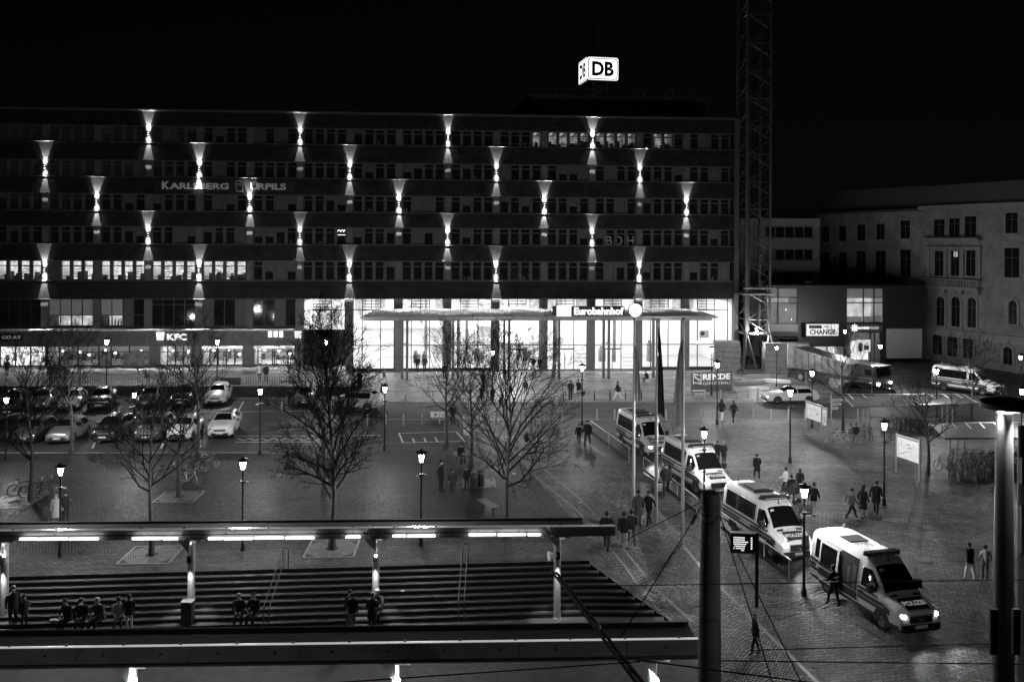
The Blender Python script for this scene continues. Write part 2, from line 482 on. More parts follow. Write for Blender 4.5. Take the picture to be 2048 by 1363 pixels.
# steps
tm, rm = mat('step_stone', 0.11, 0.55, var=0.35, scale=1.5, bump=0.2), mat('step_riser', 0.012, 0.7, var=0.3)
b = MB()
def strip(y0, z0, y1, z1, xe):
    xs = [-120, XE0, xe] if xe > XE0 + .01 else [-120, XE0]
    for xa, xb in zip(xs, xs[1:]): b.quad((xa, y0 + sh(xa), z0), (xb, y0 + sh(xb), z0), (xb, y1 + sh(xb), z1), (xa, y1 + sh(xa), z1))
for k in range(NST - 1):
    y1 = YT - TRD * k; y0 = y1 - TRD; xe = XE0 + (XE9 - XE0) * (k + 1) / NST; z = -RIS * (k + 1)
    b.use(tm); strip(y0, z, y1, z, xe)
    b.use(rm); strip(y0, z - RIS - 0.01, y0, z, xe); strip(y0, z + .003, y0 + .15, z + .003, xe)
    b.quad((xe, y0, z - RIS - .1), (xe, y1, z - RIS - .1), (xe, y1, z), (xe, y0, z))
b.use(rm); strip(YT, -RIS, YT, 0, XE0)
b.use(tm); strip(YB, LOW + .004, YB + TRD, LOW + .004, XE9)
struct(b.obj('steps'))
# car park and road
def sheet(name, pts, m, z):
    b = MB().use(m); q = [G(*p) for p in pts]
    b.add([(p.x, p.y, z) for p in q], [tuple(range(len(q)))])
    return struct(b.obj(name))
sheet('parking_lot', [(-300, 905), (560, 905), (770, 862), (770, 798), (-300, 798)], P_ASPH, 0.004)
sheet('road', [(770, 838), (2500, 838), (2500, 806), (770, 806)], mat('road_stone', .07, .6, var=.5, scale=.8, bump=.3, spec=.15), 0.009)
b = MB().use(P_KERB)
def kerb(p0, p1, w=0.16, h=0.1):
    a, c = G(*p0), G(*p1); d = (c - a).normalized(); n = Vector((-d.y, d.x, 0)) * w
    b.add([tuple(a + Vector((0, 0, -.05))), tuple(c + Vector((0, 0, -.05))), tuple(c + n + Vector((0, 0, -.05))), tuple(a + n + Vector((0, 0, -.05))),
           tuple(a + Vector((0, 0, h))), tuple(c + Vector((0, 0, h))), tuple(c + n + Vector((0, 0, h))), tuple(a + n + Vector((0, 0, h)))],
          [(0, 1, 5, 4), (1, 2, 6, 5), (2, 3, 7, 6), (3, 0, 4, 7), (4, 5, 6, 7)])
kerb((-300, 797), (700, 798)); kerb((770, 839), (2300, 839), h=0.02); kerb((770, 804), (2300, 804), h=0.03); kerb((-300, 906), (560, 906), h=0.03)
struct(b.obj('kerb'))
b = MB().use(P_LINE)
def stripe(p0, p1, w=0.12, z=0.013):
    a, c = G(*p0), G(*p1); d = (c - a).normalized(); n = Vector((-d.y, d.x, 0)) * (w / 2)
    b.add([(p.x, p.y, gz(p.x, p.y) + z) for p in (a - n, c - n, c + n, a + n)], [(0, 1, 2, 3)])
for p in [((475, 824), (487, 803)), ((563, 822), (564, 803)), ((156, 833), (172, 816)), ((213, 834), (236, 811)), ((96, 834), (116, 814)), ((385, 824), (398, 805)), ((330, 826), (348, 806)), ((275, 828), (292, 808)),
          ((385, 824), (760, 820)), ((400, 861), (400, 894)), ((470, 872), (760, 870)), ((470, 884), (640, 883)), ((335, 868), (322, 896)), ((200, 860), (185, 896)),
          ((798, 866), (912, 863)), ((806, 885), (922, 882)), ((798, 866), (806, 885)), ((912, 863), (930, 883)), ((825, 876), (829, 884)), ((848, 875), (852, 884)), ((870, 874), (875, 883))]:
    stripe(*p, w=0.13)
for x in range(475, 620, 24):       # zigzag bay marks
    stripe((x, 876), (x + 12, 881), 0.1); stripe((x + 12, 881), (x + 24, 876), 0.1)
b.use(mat('worn_paint', .06, .7, var=.5, scale=4))
for (x, y) in ((545, 848), (580, 846), (520, 857), (575, 859), (545, 865)):     # worn round patches on the asphalt
    c = G(x, y); b.add([(c.x + .7 * math.cos(t), c.y + .7 * math.sin(t), 0.0132) for t in lin(0, 6.28, 16)[:-1]], [tuple(range(16))])
struct(b.obj('parking_markings'))
MATS['road_paint'].node_tree.nodes['Principled BSDF'].inputs['Roughness'].default_value = 0.6

# KFC terrace with retaining wall
TZ = 0.8
b = MB().use(P_FORE)
ta, tb = G(-300, 772, TZ), G(703, 772, TZ)
wa = F0 + FDIR * FU(-300, 600); wb = F0 + FDIR * FU(690, 600)
b.quad((ta.x, ta.y, TZ), (tb.x, tb.y, TZ), (wb.x, wb.y, TZ), (wa.x, wa.y, TZ))
b.use(mat('terrace_wall_stone', 0.05, 0.8, var=0.5, scale=3, bump=0.6))
b.quad((ta.x, ta.y, -.05), (tb.x, tb.y, -.05), (tb.x, tb.y, TZ), (ta.x, ta.y, TZ)); b.quad((tb.x, tb.y, -.05), (wb.x, wb.y, -.05), (wb.x, wb.y, TZ), (tb.x, tb.y, TZ))
struct(b.obj('terrace'))
# ------------------------------------------------------------------ station building
st = thing('station_building', 'long six-storey station office block with ribbon windows over a lit glass hall', 'building', F0, FA)
M_STONE = mat('band_stone', 0.024, 0.8, var=0.5, scale=0.8, bump=0.15, spec=.04)
M_PIER = mat('pier_stone', 0.11, 0.75, var=0.3, scale=2, spec=.1)
M_FRAME = mat('window_frame', 0.075, 0.6, 0, var=0.2, spec=.1)
M_MULL = mat('hall_mullion', 0.03, 0.5, 0.3, var=0.1)
M_DGLASS = mat('dark_glass', 0.012, 0.06, var=0.5, scale=0.6, spec=0.6)
M_BLIND = mat('window_blind', 0.07, 0.8, var=0.25)
M_GLASS = glass('clear_glass', 0.92, 0.03)
M_ROOM = lit('lit_room', 0.28, 1.15, 2.2, 5, (1.2, 1, 1.6)); M_ROOMD = lit('dim_room', 0.03, 0.34, 1.8)
M_ROOF = mat('roof_felt', 0.05, 0.9)
# joints in the bands
nt = M_STONE.node_tree; bs = nt.nodes['Principled BSDF']
br = nt.nodes.new('ShaderNodeTexBrick'); tc = nt.nodes.new('ShaderNodeTexCoord'); mp = nt.nodes.new('ShaderNodeMapping')
mp.inputs['Rotation'].default_value = (math.radians(90), 0, 0)
nt.links.new(tc.outputs['Object'], mp.inputs['Vector']); nt.links.new(mp.outputs[0], br.inputs['Vector'])
br.inputs['Scale'].default_value = 1.0; br.inputs['Brick Width'].default_value = 1.1; br.inputs['Row Height'].default_value = 0.31
br.inputs['Mortar Size'].default_value = 0.012; br.inputs['Color1'].default_value = (1, 1, 1, 1); br.inputs['Color2'].default_value = (.78, .78, .78, 1); br.inputs['Mortar'].default_value = (.35, .35, .35, 1)
ol = bs.inputs['Base Color'].links[0].from_socket
mx = nt.nodes.new('ShaderNodeMix'); mx.data_type = 'RGBA'; mx.blend_type = 'MULTIPLY'; mx.inputs['Factor'].default_value = 1
nt.links.new(ol, mx.inputs['A']); nt.links.new(br.outputs['Color'], mx.inputs['B']); nt.links.new(mx.outputs['Result'], bs.inputs['Base Color'])

u_0, u_12 = FU(90, 430), FU(1279, 430); DU = (u_12 - u_0) / 12
UP = lambda i: u_0 + DU * i
UL, UR = UP(-4), FU(1469, 500)
I0, I1 = -4, 13
Z = {k: FZ(k) for k in (217, 221, 251, 284, 287, 320, 353, 355, 387, 421, 422, 452, 487, 489, 520, 560, 562, 597, 655, 690)}
ROWS = [(284, 251), (353, 320), (421, 387), (487, 452), (560, 520)]
BANDS = [(251, 221), (320, 284), (387, 353), (452, 421), (520, 487), (597, 560)]
DEPTH = 14.0
for k, (lo, hi) in enumerate(BANDS):
    b = MB().use(M_STONE); z0, z1 = FZ(lo), FZ(hi)
    b.box(UL, UR, 0.0, 0.45, z0, z1 - 0.1)
    b.use(M_FRAME if k else M_ROOF); b.box(UL, UR, -0.03, 0.45, z1 - 0.1, z1)
    b.use(M_FRAME); b.box(UL, UR, 0.02, 0.45, z0 - 0.06, z0)
    b.obj('spandrel', st)
b = MB().use(M_PIER)                # right-hand end wall
b.use(mat('end_wall_stone', 0.07, 0.75, var=0.2)); b.box(UR, UR + 0.5, -0.05, DEPTH, 0.0, FZ(219)); b.obj('end_wall', st)
b = MB().use(M_ROOF); b.box(UL, UR, 0.46, DEPTH, FZ(224), FZ(222)); b.box(UL, UR + .5, -0.3, 0.6, FZ(221) + 0.003, FZ(221) + 0.14); b.obj('roof', st)
b = MB().use(mat('inner_dark', 0.01, 0.9)); b.box(UL, UR - .1, 5.2, 5.4, FZ(597), FZ(225)); b.obj('core_wall', st)
for i in range(I0, I1 + 1):
    b = MB().use(M_PIER)
    b.box(UP(i) - 0.3, UP(i) + 0.3, 0.03, 0.44, FZ(597), FZ(225))
    if i >= 5: b.use(mat('hall_column_stone', 0.12, 0.7)); b.box(UP(i) - 0.42, UP(i) + 0.42, 0.0, 0.8, 0, FZ(597) - .003)
    else: b.box(UP(i) - 0.4, UP(i) + 0.4, 0.02, 0.6, FZ(656), FZ(597) - .003)
    b.obj('pier', st)
# ribbon windows
LIT = {}
for i in (-4, -3, -2, -1, 1, 2, 3): LIT[(4, i)] = ('b', (0, 1, 2, 3))
LIT[(4, 0)] = ('b', (1, 2, 3)); LIT[(0, 10)] = ('d', (3,)) ; LIT[(0, 11)] = ('d', (0, 1, 2, 3)); LIT[(0, 12)] = ('d', (1, 2))
LIT[(0, 9)] = ('d', (3,)); LIT[(0, 10)] = ('d', (0, 1, 2, 3))
rw = random.Random(3)
def ribbon(r, i):
    lo, hi = ROWS[r]; z0, z1 = FZ(lo) + 0.003, FZ(hi) - 0.063
    ua, ub = UP(i) + 0.3, min(UP(i + 1) - 0.3, UR - 0.05)
    if ub - ua < 1: return
    n = 4; p = (ub - ua) / n; zt = z1 - (z1 - z0) * 0.27
    kind, on = LIT.get((r, i), (None, ()))
    b = MB().use(M_FRAME)
    mw = 0.17
    for k in range(n + 1):
        uc = ua + p * k
        l, rr = max(ua, uc - mw), min(ub, uc + mw)
        b.box(l, rr, 0.16, 0.4, z0, z1)
    b.box(ua, ub, 0.2, 0.36, z0 - .001, z0 + 0.1); b.box(ua, ub, 0.2, 0.36, z1 - 0.08, z1 + .001); b.box(ua, ub, 0.22, 0.36, zt - 0.05, zt + 0.05)
    if kind: b.box(ua, ub, 0.23, 0.35, z0 + (z1 - z0) * .17, z0 + (z1 - z0) * .17 + 0.07)
    w = b.obj('window', st)
    b = MB()
    for k in range(n):
        l, rr = ua + p * k + mw, ua + p * (k + 1) - mw
        if k in on:
            b.use(M_GLASS); b.quad((l, 0.3, z0), (rr, 0.3, z0), (rr, 0.3, z1), (l, 0.3, z1)); continue
        b.use(M_DGLASS); b.quad((l, 0.3, z0), (rr, 0.3, z0), (rr, 0.3, z1), (l, 0.3, z1))
        q = rw.random()
        if q < 0.22:
            b.use(M_BLIND); zb = z1 - (z1 - z0) * rw.choice((0.3, 0.55, 0.98)); b.quad((l, 0.29, zb), (rr, 0.29, zb), (rr, 0.29, z1 - .03), (l, 0.29, z1 - .03))
        elif q < 0.3:
            b.use(M_BLIND)
            for j in range(rw.randint(1, 3)):
                x0 = l + rw.random() * (rr - l - .3); b.box(x0, x0 + .1 + .2 * rw.random(), 0.27, 0.29, z0 + .1, z0 + .15 + .35 * rw.random())
    b.obj('pane', w)
    if kind:
        b = MB().use(M_ROOM if kind == 'b' else M_ROOMD)
        l, rr = ua + p * min(on), ua + p * (max(on) + 1)
        y1 = 3.4
        b.quad((l, y1, z0 - .3), (rr, y1, z0 - .3), (rr, y1, z1), (l, y1, z1))
        b.use(mat('room_white', 0.7, 0.8, var=0.1))
        b.quad((l, .42, z0 - .3), (rr, .42, z0 - .3), (rr, y1, z0 - .3), (l, y1, z0 - .3))
        b.quad((l, .42, z1), (rr, .42, z1), (rr, y1, z1), (l, y1, z1))
        b.quad((l, .42, z0 - .3), (l, y1, z0 - .3), (l, y1, z1), (l, .42, z1)); b.quad((rr, .42, z0 - .3), (rr, y1, z0 - .3), (rr, y1, z1), (rr, .42, z1))
        b.use(glow('tube_light', 9.0 if kind == 'b' else 9.0) if kind == 'b' else glow('tube_light_dim', .45))
        for k in on:
            uc = ua + p * (k + .5); b.box(uc - .1, uc + .1, .9, 3.0, z1 - .08, z1 - .04)
        b.use(mat('office_furniture', 0.06, 0.6))
        for k in on:
            uc = ua + p * (k + .5)
            for j in range(rw.randint(2, 5)):
                x = uc + rw.uniform(-.5, .5); y = rw.uniform(.6, 3); h = rw.uniform(.3, .9); ww = rw.uniform(.08, .35)
                b.box(x - ww, x + ww, y, y + .15, z0 - .3, z0 + h)
            if rw.random() < .4:
                for j in range(5): b.box(uc - .4, uc + .4, 3.2, 3.3, z0 + .2 + j * .28, z0 + .27 + j * .28)
        b.obj('lit_room', st)
for r in range(5):
    for i in range(I0, I1 + 1): ribbon(r, i)
# words cut from paper in the windows, and the small neon
for ch, x in (('B', 1218), ('D', 1238), ('H', 1261)):
    b = MB(); u, z = F(x, 481, -0.26)
    put_text(b, ch, (u, 0.25, z), 0.75, 1.0, mat('paper_letter', 0.25, 0.8)); b.obj('letter', st)
b = MB().use(glow('neon', 3.0)); u, z = F(684, 462)
for s in (-.35, 0.0, .32):
    b.tube([(u + s - .22, .24, z - .12), (u + s - .05, .24, z + .12), (u + s + .1, .24, z + .1), (u + s + .18, .24, z - .1)], 0.025, 4)
b.tube([(u - .5, .24, z - .42), (u + .5, .24, z - .42)], 0.02, 4); tag(b.obj('neon_sign', loc=F0), 'small white neon squiggle glowing in a dark office window', 'neon sign').rotation_euler = (0, 0, FA)

# storey over the shops (left of the hall): tall dark windows, two lit
zl, zh = FZ(656) + .1, FZ(597) - .003
for i in range(-4, 5):
    ua, ub = UP(i) + .4, UP(i + 1) - .4
    b = MB().use(M_MULL)
    n = 4; p = (ub - ua) / n
    for k in range(n + 1): b.box(ua + p * k - .04, ua + p * k + .04, .2, .3, zl, zh)
    b.box(ua, ub, .2, .3, zl, zl + .12); b.box(ua, ub, .18, .3, zh - .1, zh)
    zc = zl + (zh - zl) * .42
    if i in (0, 1): b.box(ua, ub, .2, .3, zc - .04, zc + .04)
    if i in (-1, 2): b.box(ua, ub, .2, .3, zh - .7, zh - .62)
    w = b.obj('window', st)
    b = MB()
    for k in range(n):
        l, rr = ua + p * k + .04, ua + p * (k + 1) - .04
        if i == 0 or (i == 1 and k < 2):
            b.use(mat('warm_blind', .25, .8, emit=.03)); b.quad((l, .25, zc), (rr, .25, zc), (rr, .25, zh), (l, .25, zh))
            b.use(M_GLASS); b.quad((l, .25, zl), (rr, .25, zl), (rr, .25, zc), (l, .25, zc))
        else:
            b.use(M_DGLASS if (i + k) % 3 or i in (-1, 2) else M_BLIND); b.quad((l, .25, zl), (rr, .25, zl), (rr, .25, zh), (l, .25, zh))
    b.obj('pane', w)
    if i in (0, 1):
        b = MB().use(lit('cafe_room', .25, .9, 1.5)); rr = ub if i == 0 else ua + 2 * p
        b.quad((ua, 2.5, zl), (rr, 2.5, zl), (rr, 2.5, zh), (ua, 2.5, zh)); b.use(mat('office_furniture')); b.box(ua, ua + .05, .35, 2.5, zl, zh); b.box(rr - .05, rr, .35, 2.5, zl, zh)
        if i == 1:
            for q in range(7): x = ua + .3 + q * .33; b.box(x, x + .12, 1.5, 1.6, zl, zl + .4 + .5 * rw.random())
        b.obj('lit_room', st)
# shop ledge and fascia
b = MB().use(mat('shop_ledge', .45, .5, .2)); z = FZ(657); b.box(UL, UP(5) - .4, -1.3, .6, z - .12, z + .02)
b.use(mat('shop_fascia', .09, .6, var=.4, scale=1.5)); b.box(UL, UP(5) - .4, -1.0, .4, FZ(690), z - .123)
b.obj('shop_fascia', st)
# ---- glass hall
ZG0, ZG1 = 0.3, FZ(597) - .003
ULH, URH = UP(5) + 0.42, UR - .003
b = MB().use(mat('hall_white', 0.72, 0.7, var=0.12, scale=.5))
D1 = 13.0
b.quad((ULH, D1, 0), (URH, D1, 0), (URH, D1, ZG1), (ULH, D1, ZG1))
b.quad((ULH, .9, 0), (ULH, D1, 0), (ULH, D1, ZG1), (ULH, .9, ZG1)); b.quad((URH, .9, 0), (URH, D1, 0), (URH, D1, ZG1), (URH, .9, ZG1))
b.quad((ULH, .81, ZG1), (URH, .81, ZG1), (URH, D1, ZG1), (ULH, D1, ZG1))
b.use(mat('hall_floor', .35, .3, var=.3, scale=.7)); b.quad((ULH, .0, .03), (URH, .0, .03), (URH, D1, .03), (ULH, D1, .03))
b.obj('hall_interior', st)
b = MB().use(mat('hall_poster', .3, .6, var=.7, scale=1.2)); b2 = MB().use(lit('hall_lightbox', .35, 1.7, 1.5, 5, (1, 1, 2)))
rh = random.Random(11)
x = ULH + .6
while x < URH - 2:
    w = rh.uniform(1.2, 3.2); z0 = rh.choice((.3, 2.4, 4.6)); h = rh.uniform(1.0, 1.9)
    (b if rh.random() < .6 else b2).box(x, x + w, D1 - .1, D1 - .04, z0, z0 + h)
    (b if rh.random() < .4 else b2).box(x + .2, x + w, D1 - .1, D1 - .04, 5.9, 7.2)
    x += w + rh.uniform(.3, 1.6)
b.obj('poster', st); b2.obj('light_box', st)
b = MB().use(mat('kiosk', .16, .5, var=.6, scale=1.0))
for x in (UP(5.2), UP(6.9), UP(7.25), UP(8.6), UP(9.7), UP(11.4), UP(12.5)):
    y = rh.uniform(4, 9); h = rh.uniform(1.0, 2.6); w = rh.uniform(.5, 1.6)
    b.box(x, x + w, y, y + .9, .03, h); b.box(x + .1, x + w * .6, y + .2, y + .7, h, h + .4)
b.obj('kiosk', st); b = MB().use(mat('table_grey', .2, .5))
for k in range(5): b.box(UP(5.1) + k * 1.1, UP(5.1) + k * 1.1 + .7, 2.2, 2.9, .75, .82); b.box(UP(5.1) + k * 1.1 + .3, UP(5.1) + k * 1.1 + .38, 2.5, 2.6, .03, .75)
b.obj('table', st); b = MB().use(mat('kiosk'))
for x in (7.5, 8.4, 10.4, 11.7): b.box(UP(x), UP(x) + .35, 7, 7.35, .03, ZG1 - .003)
b.obj('kiosk', st)
b = MB().use(mat('gallery_white', .6, .6, var=.1)); b.box(UP(6.05), UP(8.2), 8.5, D1 - .2, 4.0, 4.25); b.box(UP(6.05), UP(8.2), 8.45, 8.495, 4.9, 4.95)
for k in range(24): x = UP(6.05) + k * (UP(8.2) - UP(6.05)) / 24; b.box(x, x + .03, 8.46, 8.49, 4.251, 4.9)
b.obj('gallery', st)
for i in range(5, 14):
    ua, ub = UP(i) + .42, min(UP(i + 1) - .42, URH)
    L = ub - ua; b = MB().use(M_MULL)
    zs1, zs2, zu = FZ(693), FZ(640), FZ(621)
    wide = i in (5, 6)
    vs = (0.0, .22, .66, .985)
    for k in vs: b.box(ua + L * k - .04, ua + L * k + .05, .3, .42, ZG0 - .25, ZG1)
    b.box(ua, ub, .32, .44, zs1 - .05, zs1 + .05)
    b.box(ua, ub, .33, .43, zu - .05, zu + .05)
    b.box(ua, ub, .28, .5, .03, .14 if 9 <= i <= 11 else .35)
    l, rr = ua + L * .22, ua + L * .66
    for k in range(5): zz = zu + (ZG1 - zu) * k / 4.2; b.box(l, rr, .27, .29, zz + .05, zz + .13)
    b.box((l + rr) / 2 - .04, (l + rr) / 2 + .04, .26, .3, zu, ZG1)
    if 9 <= i <= 11:
        for k in range(4): b.box(ua + L * .7, ub, .33, .4, .5 + k * .45, .54 + k * .45)
        b.box(l, rr, .31, .45, 2.35, 2.5); b.box((l + rr) / 2 - .03, (l + rr) / 2 + .03, .34, .4, .1, 2.35)
    if i == 5: b.box(ua, ub, .3, .5, .0, FZ(683)); b.box(ua, ub, .28, .5, FZ(690), FZ(660))
    w = b.obj('glazing', st)
    b = MB().use(M_GLASS); b.quad((ua, .37, ZG0 - .2), (ub, .37, ZG0 - .2), (ub, .37, ZG1), (ua, .37, ZG1)); b.obj('pane', w)
# hall lights
b = MB().use(glow('hall_lamp', 14.0))
for i in range(5, 14):
    for y in (3.0, 7.0, 10.5): b.box(UP(i) + 1.2, UP(i) + 4.2, y, y + .25, ZG1 - .25, ZG1 - .2)
b.obj('ceiling_light', st)
for i in range(5, 14):
    lamp('hall_ceiling_lamp', 'AREA', (UP(i) + DU / 2, 6.0, ZG1 - .4), HALL, st, shape=(4.5, 9.0))
for i in (5, 6, 7): lamp('gallery_fill', 'AREA', (UP(i) + DU / 2, 9.5, 3.8), HALL * .35, st, shape=(4.0, 3.0))  # added fill lights under the gallery, to brighten the wall it shades
lamp('hall_floodlight', 'AREA', (UP(9.25), 3.2, 4.0), HALL * .8, st, shape=(2.2, 2.6), rot=(math.radians(90), 0, math.radians(180)))
b = MB().use(glow('glare_panel', 5.0)); b.box(UP(9.2), UP(9.75), 5.0, 5.1, 2.6, 6.9); b.box(UP(8.98), UP(9.12), 2.0, 2.1, 3.3, 6.9); b.obj('light_panel', st)
# penthouse and mast on the roof
b = MB().use(mat('penthouse_metal', .1, .6, var=.3)); ua, ub = FU(1070, 230), FU(1440, 230); zr = FZ(222)
zp = F(1200, 197, -6)[1]
b.box(ua, ub, 6, 12, zr, zp); b.box(ua - .3, ub + .3, 5.7, 12.2, zp, zp + .25)
for k in range(14): x = ua + (ub - ua) * k / 13; b.box(x - .04, x + .04, 5.94, 6.0, zr, zp)
for k in range(9): x = ua + (ub - ua) * (k + .3) / 9; b.box(x - .02, x + .02, 5.75, 5.79, zp + .25, zp + 1.1)
b.box(ua, ub, 5.76, 5.78, zp + 1.07, zp + 1.11)
b.prism([(ua - 4.2, zr), (ua - .3, zr), (ua - .3, zp)], 7, 11)
b.obj('penthouse', st)
u, z1 = F(730, 88, -4); b = MB().use(DARK); b.tube([(u, 4, zr), (u, 4, z1)], .035, 5); b.box(u - .3, u + .3, 3.7, 4.3, zr, zr + .2); b.obj('antenna', st)
for x in (50, 100, 1068, 1290, 1330, 1388):
    u, z1 = F(x, 186 if x > 500 else 200, -6); b = MB().use(STEEL); zz = zp + .25 if x > 500 else zr; b.tube([(u, 6.2, zz), (u, 6.2, max(z1, zz + .6))], .04, 5); b.obj('roof_pipe', st)

# ------------------------------------------------------------------ wall lights
WL = [(270, 251, 284, (295, 600, 896, 1184), 'top'), (336, 320, 353, (90, 398, 699, 992, 1279), 'second'), (404, 387, 421, (195, 498, 799, 1088, 1372), 'third'),
      (470, 452, 487, (295, 600, 896, 1184), 'fourth'), (541, 520, 560, (90, 398, 699, 992, 1279), 'lowest')]
ORD = ['first', 'second', 'third', 'fourth', 'fifth']
HOUS = mat('wall_light_housing', .03, .5, .3); LL = glow('wall_light_lens', 30.0)
proto = None
for r, (yc, yh, yl, xs, nm) in enumerate(WL):
    for x in xs:      # little stone shelves that stop the beams
        uc = UP(round((FU(x, 430) - u_0) / DU))
        for zz in ([FZ(BANDS[r][1]) - .03] if r else []) + [FZ(BANDS[r + 1][0]) - .04]: b = MB().use(M_FRAME); b.box(uc - 1.1, uc + 1.1, -.3, -.013, zz - .02, zz + .02); b.obj('sill_plate', st)
    for n, x in enumerate(xs):
        i = round((FU(x, 430) - u_0) / DU); z = (FZ(yh) + FZ(yl)) / 2
        lab = 'wall light with beams up and down, %s from left in the %s row' % (ORD[n], nm)
        p = F0 + FDIR * UP(i) + FNRM * 0.0 + Vector((0, 0, z))
        if proto is None:
            proto = thing('wall_light', lab, 'wall light', p, FA, 'up and down lights on the office front')
            bb = MB().use(HOUS); bb.lathe([(.09, -.1), (.1, -.09), (.1, .09), (.09, .1)], 12, (0, -.13, 0)); bb.box(-.05, .05, -.08, .029, -.06, .06); bb.obj('housing', proto)
            for s in (-1, 1):
                bb = MB().use(LL); bb.lathe([(.07, s * .103), (.07, s * .108)], 10, (0, -.13, 0)); bb.obj('lens', proto)
                lamp('beam', 'SPOT', (0, -.14, s * .13), WALLW * 1.2 if s > 0 else WALLW * 2.2, proto, .015, math.radians(35 if s > 0 else 25), .15, rot=(math.radians(180 if s > 0 else 0), 0, 0)); lamp('near_beam', 'SPOT', (0, -.13, s * .12), WALLW * .07, proto, .015, math.radians(84), .9, rot=(math.radians(180 if s > 0 else 0), 0, 0))
        else:
            o = dup(proto, p, FA, lab); f_ = rw.choice((.7, .85, 1.0, 1.0, 1.2))
            for c_ in o.children:
                if c_.type == 'LIGHT':
                    kk = (c_.data.name, f_)
                    if kk not in LD: LD[kk] = c_.data.copy(); LD[kk].energy *= f_
                    c_.data = LD[kk]
            for c_ in o.children:
                if c_.type == 'LIGHT': c_.rotation_euler = (c_.rotation_euler[0] + rw.uniform(-.012, .012), rw.uniform(-.025, .025), 0)
# ------------------------------------------------------------------ shops under the offices
def fthing(name, label, cat, group=None): return thing(name, label, cat, F0, FA, group)
SIGNW = glow('sign_white', 1.6)
def shopfront(root, x0, x1, lit_, splits, door=None, dark=False):
    ua, ub = FU(x0, 700), FU(x1, 700); zt = FZ(690) - .003; zb = TZ
    b = MB().use(M_MULL)
    for f in splits: u = ua + (ub - ua) * f; b.box(u - .05, u + .05, -.1, .05, zb, zt)
    b.box(ua, ub, -.08, .04, zb, zb + .12); b.box(ua, ub, -.08, .04, zt - .1, zt); b.box(ua, ub, -.08, .04, zt - .75, zt - .68)
    b.obj('frame', root)
    b = MB().use(M_GLASS if lit_ else M_DGLASS); b.quad((ua, 0, zb), (ub, 0, zb), (ub, 0, zt), (ua, 0, zt)); b.obj('pane', root)
    if lit_:
        b = MB().use(mat('shop_wall', .45, .7, var=.3, scale=1.2)); D = 6
        b.quad((ua, .1, zb), (ub, .1, zb), (ub, D, zb), (ua, D, zb)); b.quad((ua, D, zb), (ub, D, zb), (ub, D, zt), (ua, D, zt)); b.quad((ua, .06, zt), (ub, .06, zt), (ub, D, zt), (ua, D, zt))
        b.quad((ua, .06, zb), (ua, D, zb), (ua, D, zt), (ua, .06, zt)); b.quad((ub, .06, zb), (ub, D, zb), (ub, D, zt), (ub, .06, zt))
        b.use(lit('menu_board', .2, 2.2 * lit_, 1.6)); 
        n = int((ub - ua) / 1.1)
        for k in range(n): b.box(ua + k * 1.1 + .1, ua + k * 1.1 + .95, D - .2, D - .1, zb + 1.5, zb + 2.3)
        b.use(mat('shop_furniture', .06, .5))
        for k in range(int((ub - ua) / .8)):
            x = ua + .3 + k * .8; y = rh.uniform(.8, 4.5); b.box(x, x + .5, y, y + .5, zb + .7, zb + .76); b.box(x + .22, x + .28, y + .2, y + .26, zb, zb + .7); b.box(x + .1, x + .5, y + .7, y + .76, zb + .4, zb + rh.uniform(.8, 1.3))
        b.obj('interior', root)
        b = MB().use(glow('pendant', 16))
        for k in range(max(2, int((ub - ua) / 1.4))): b.ball((ua + .7 + k * 1.4, 2.2 + (k % 2), zt - .9 - .2 * (k % 3)), .13, 8, 5)
        b.obj('pendant_lamp', root)
        lamp('shop_lamp', 'AREA', ((ua + ub) / 2, 2.5, zt - .15), SHOP * (ub - ua) * lit_, root, shape=(ub - ua - .4, 3))
t = fthing('restaurant_shopfront', 'brightly lit fried chicken restaurant front with tall glass doors under its white sign', 'shop front')
shopfront(t, 320, 383, 1.2, (0, .25, .5, .75, 1)); shopfront(t, 404, 486, 1.0, (0, .2, .4, .6, .8, 1)); shopfront(t, 508, 590, 1.2, (0, .1, .45, .5, .83, 1))
b = MB().use(mat('shop_pier', .12, .6))
for x0, x1 in ((300, 320), (383, 404), (486, 508), (590, 606)): b.box(FU(x0, 700) + .003, FU(x1, 700) - .003, -.25, .3, TZ, FZ(690) - .003)
b.obj('pillar', t)
b = MB().use(lit('restaurant_strip', .3, 2.0, 2, 5, (.6, 1, 1)))
for x0, x1 in ((404, 486), (508, 590)): b.box(FU(x0, 700), FU(x1, 700), -.12, -.09, FZ(697), FZ(691) - .05)
b.obj('light_strip', t)
t = fthing('dark_shopfront', 'unlit shop front with posters between the kiosk and the restaurant', 'shop front')
shopfront(t, 95, 300, .06, (0, .12, .3, .5, .62, .8, 1))
b = MB().use(mat('shop_poster', .2, .6, var=.8, scale=1.0))
for x0, x1, y0, y1 in ((247, 262, 738, 705), (262, 290, 735, 700), (200, 222, 735, 708), (128, 140, 730, 700)): b.box(FU(x0, 700), FU(x1, 700), -.14, -.11, FZ(y0), FZ(y1))
b.obj('poster', t)
t = fthing('kiosk_shopfront', 'glaring white kiosk front at the far left end of the terrace', 'shop front')
shopfront(t, -60, 92, 2.2, (0, .2, .4, .6, .8, 1))
b = MB().use(lit('kiosk_shelves', .3, 3.0, 1.4, 6, (1, 1, 2.5))); b.box(FU(-60, 700), FU(85, 700), 2.2, 2.3, TZ + .3, FZ(692)); b.obj('shelf_wall', t)
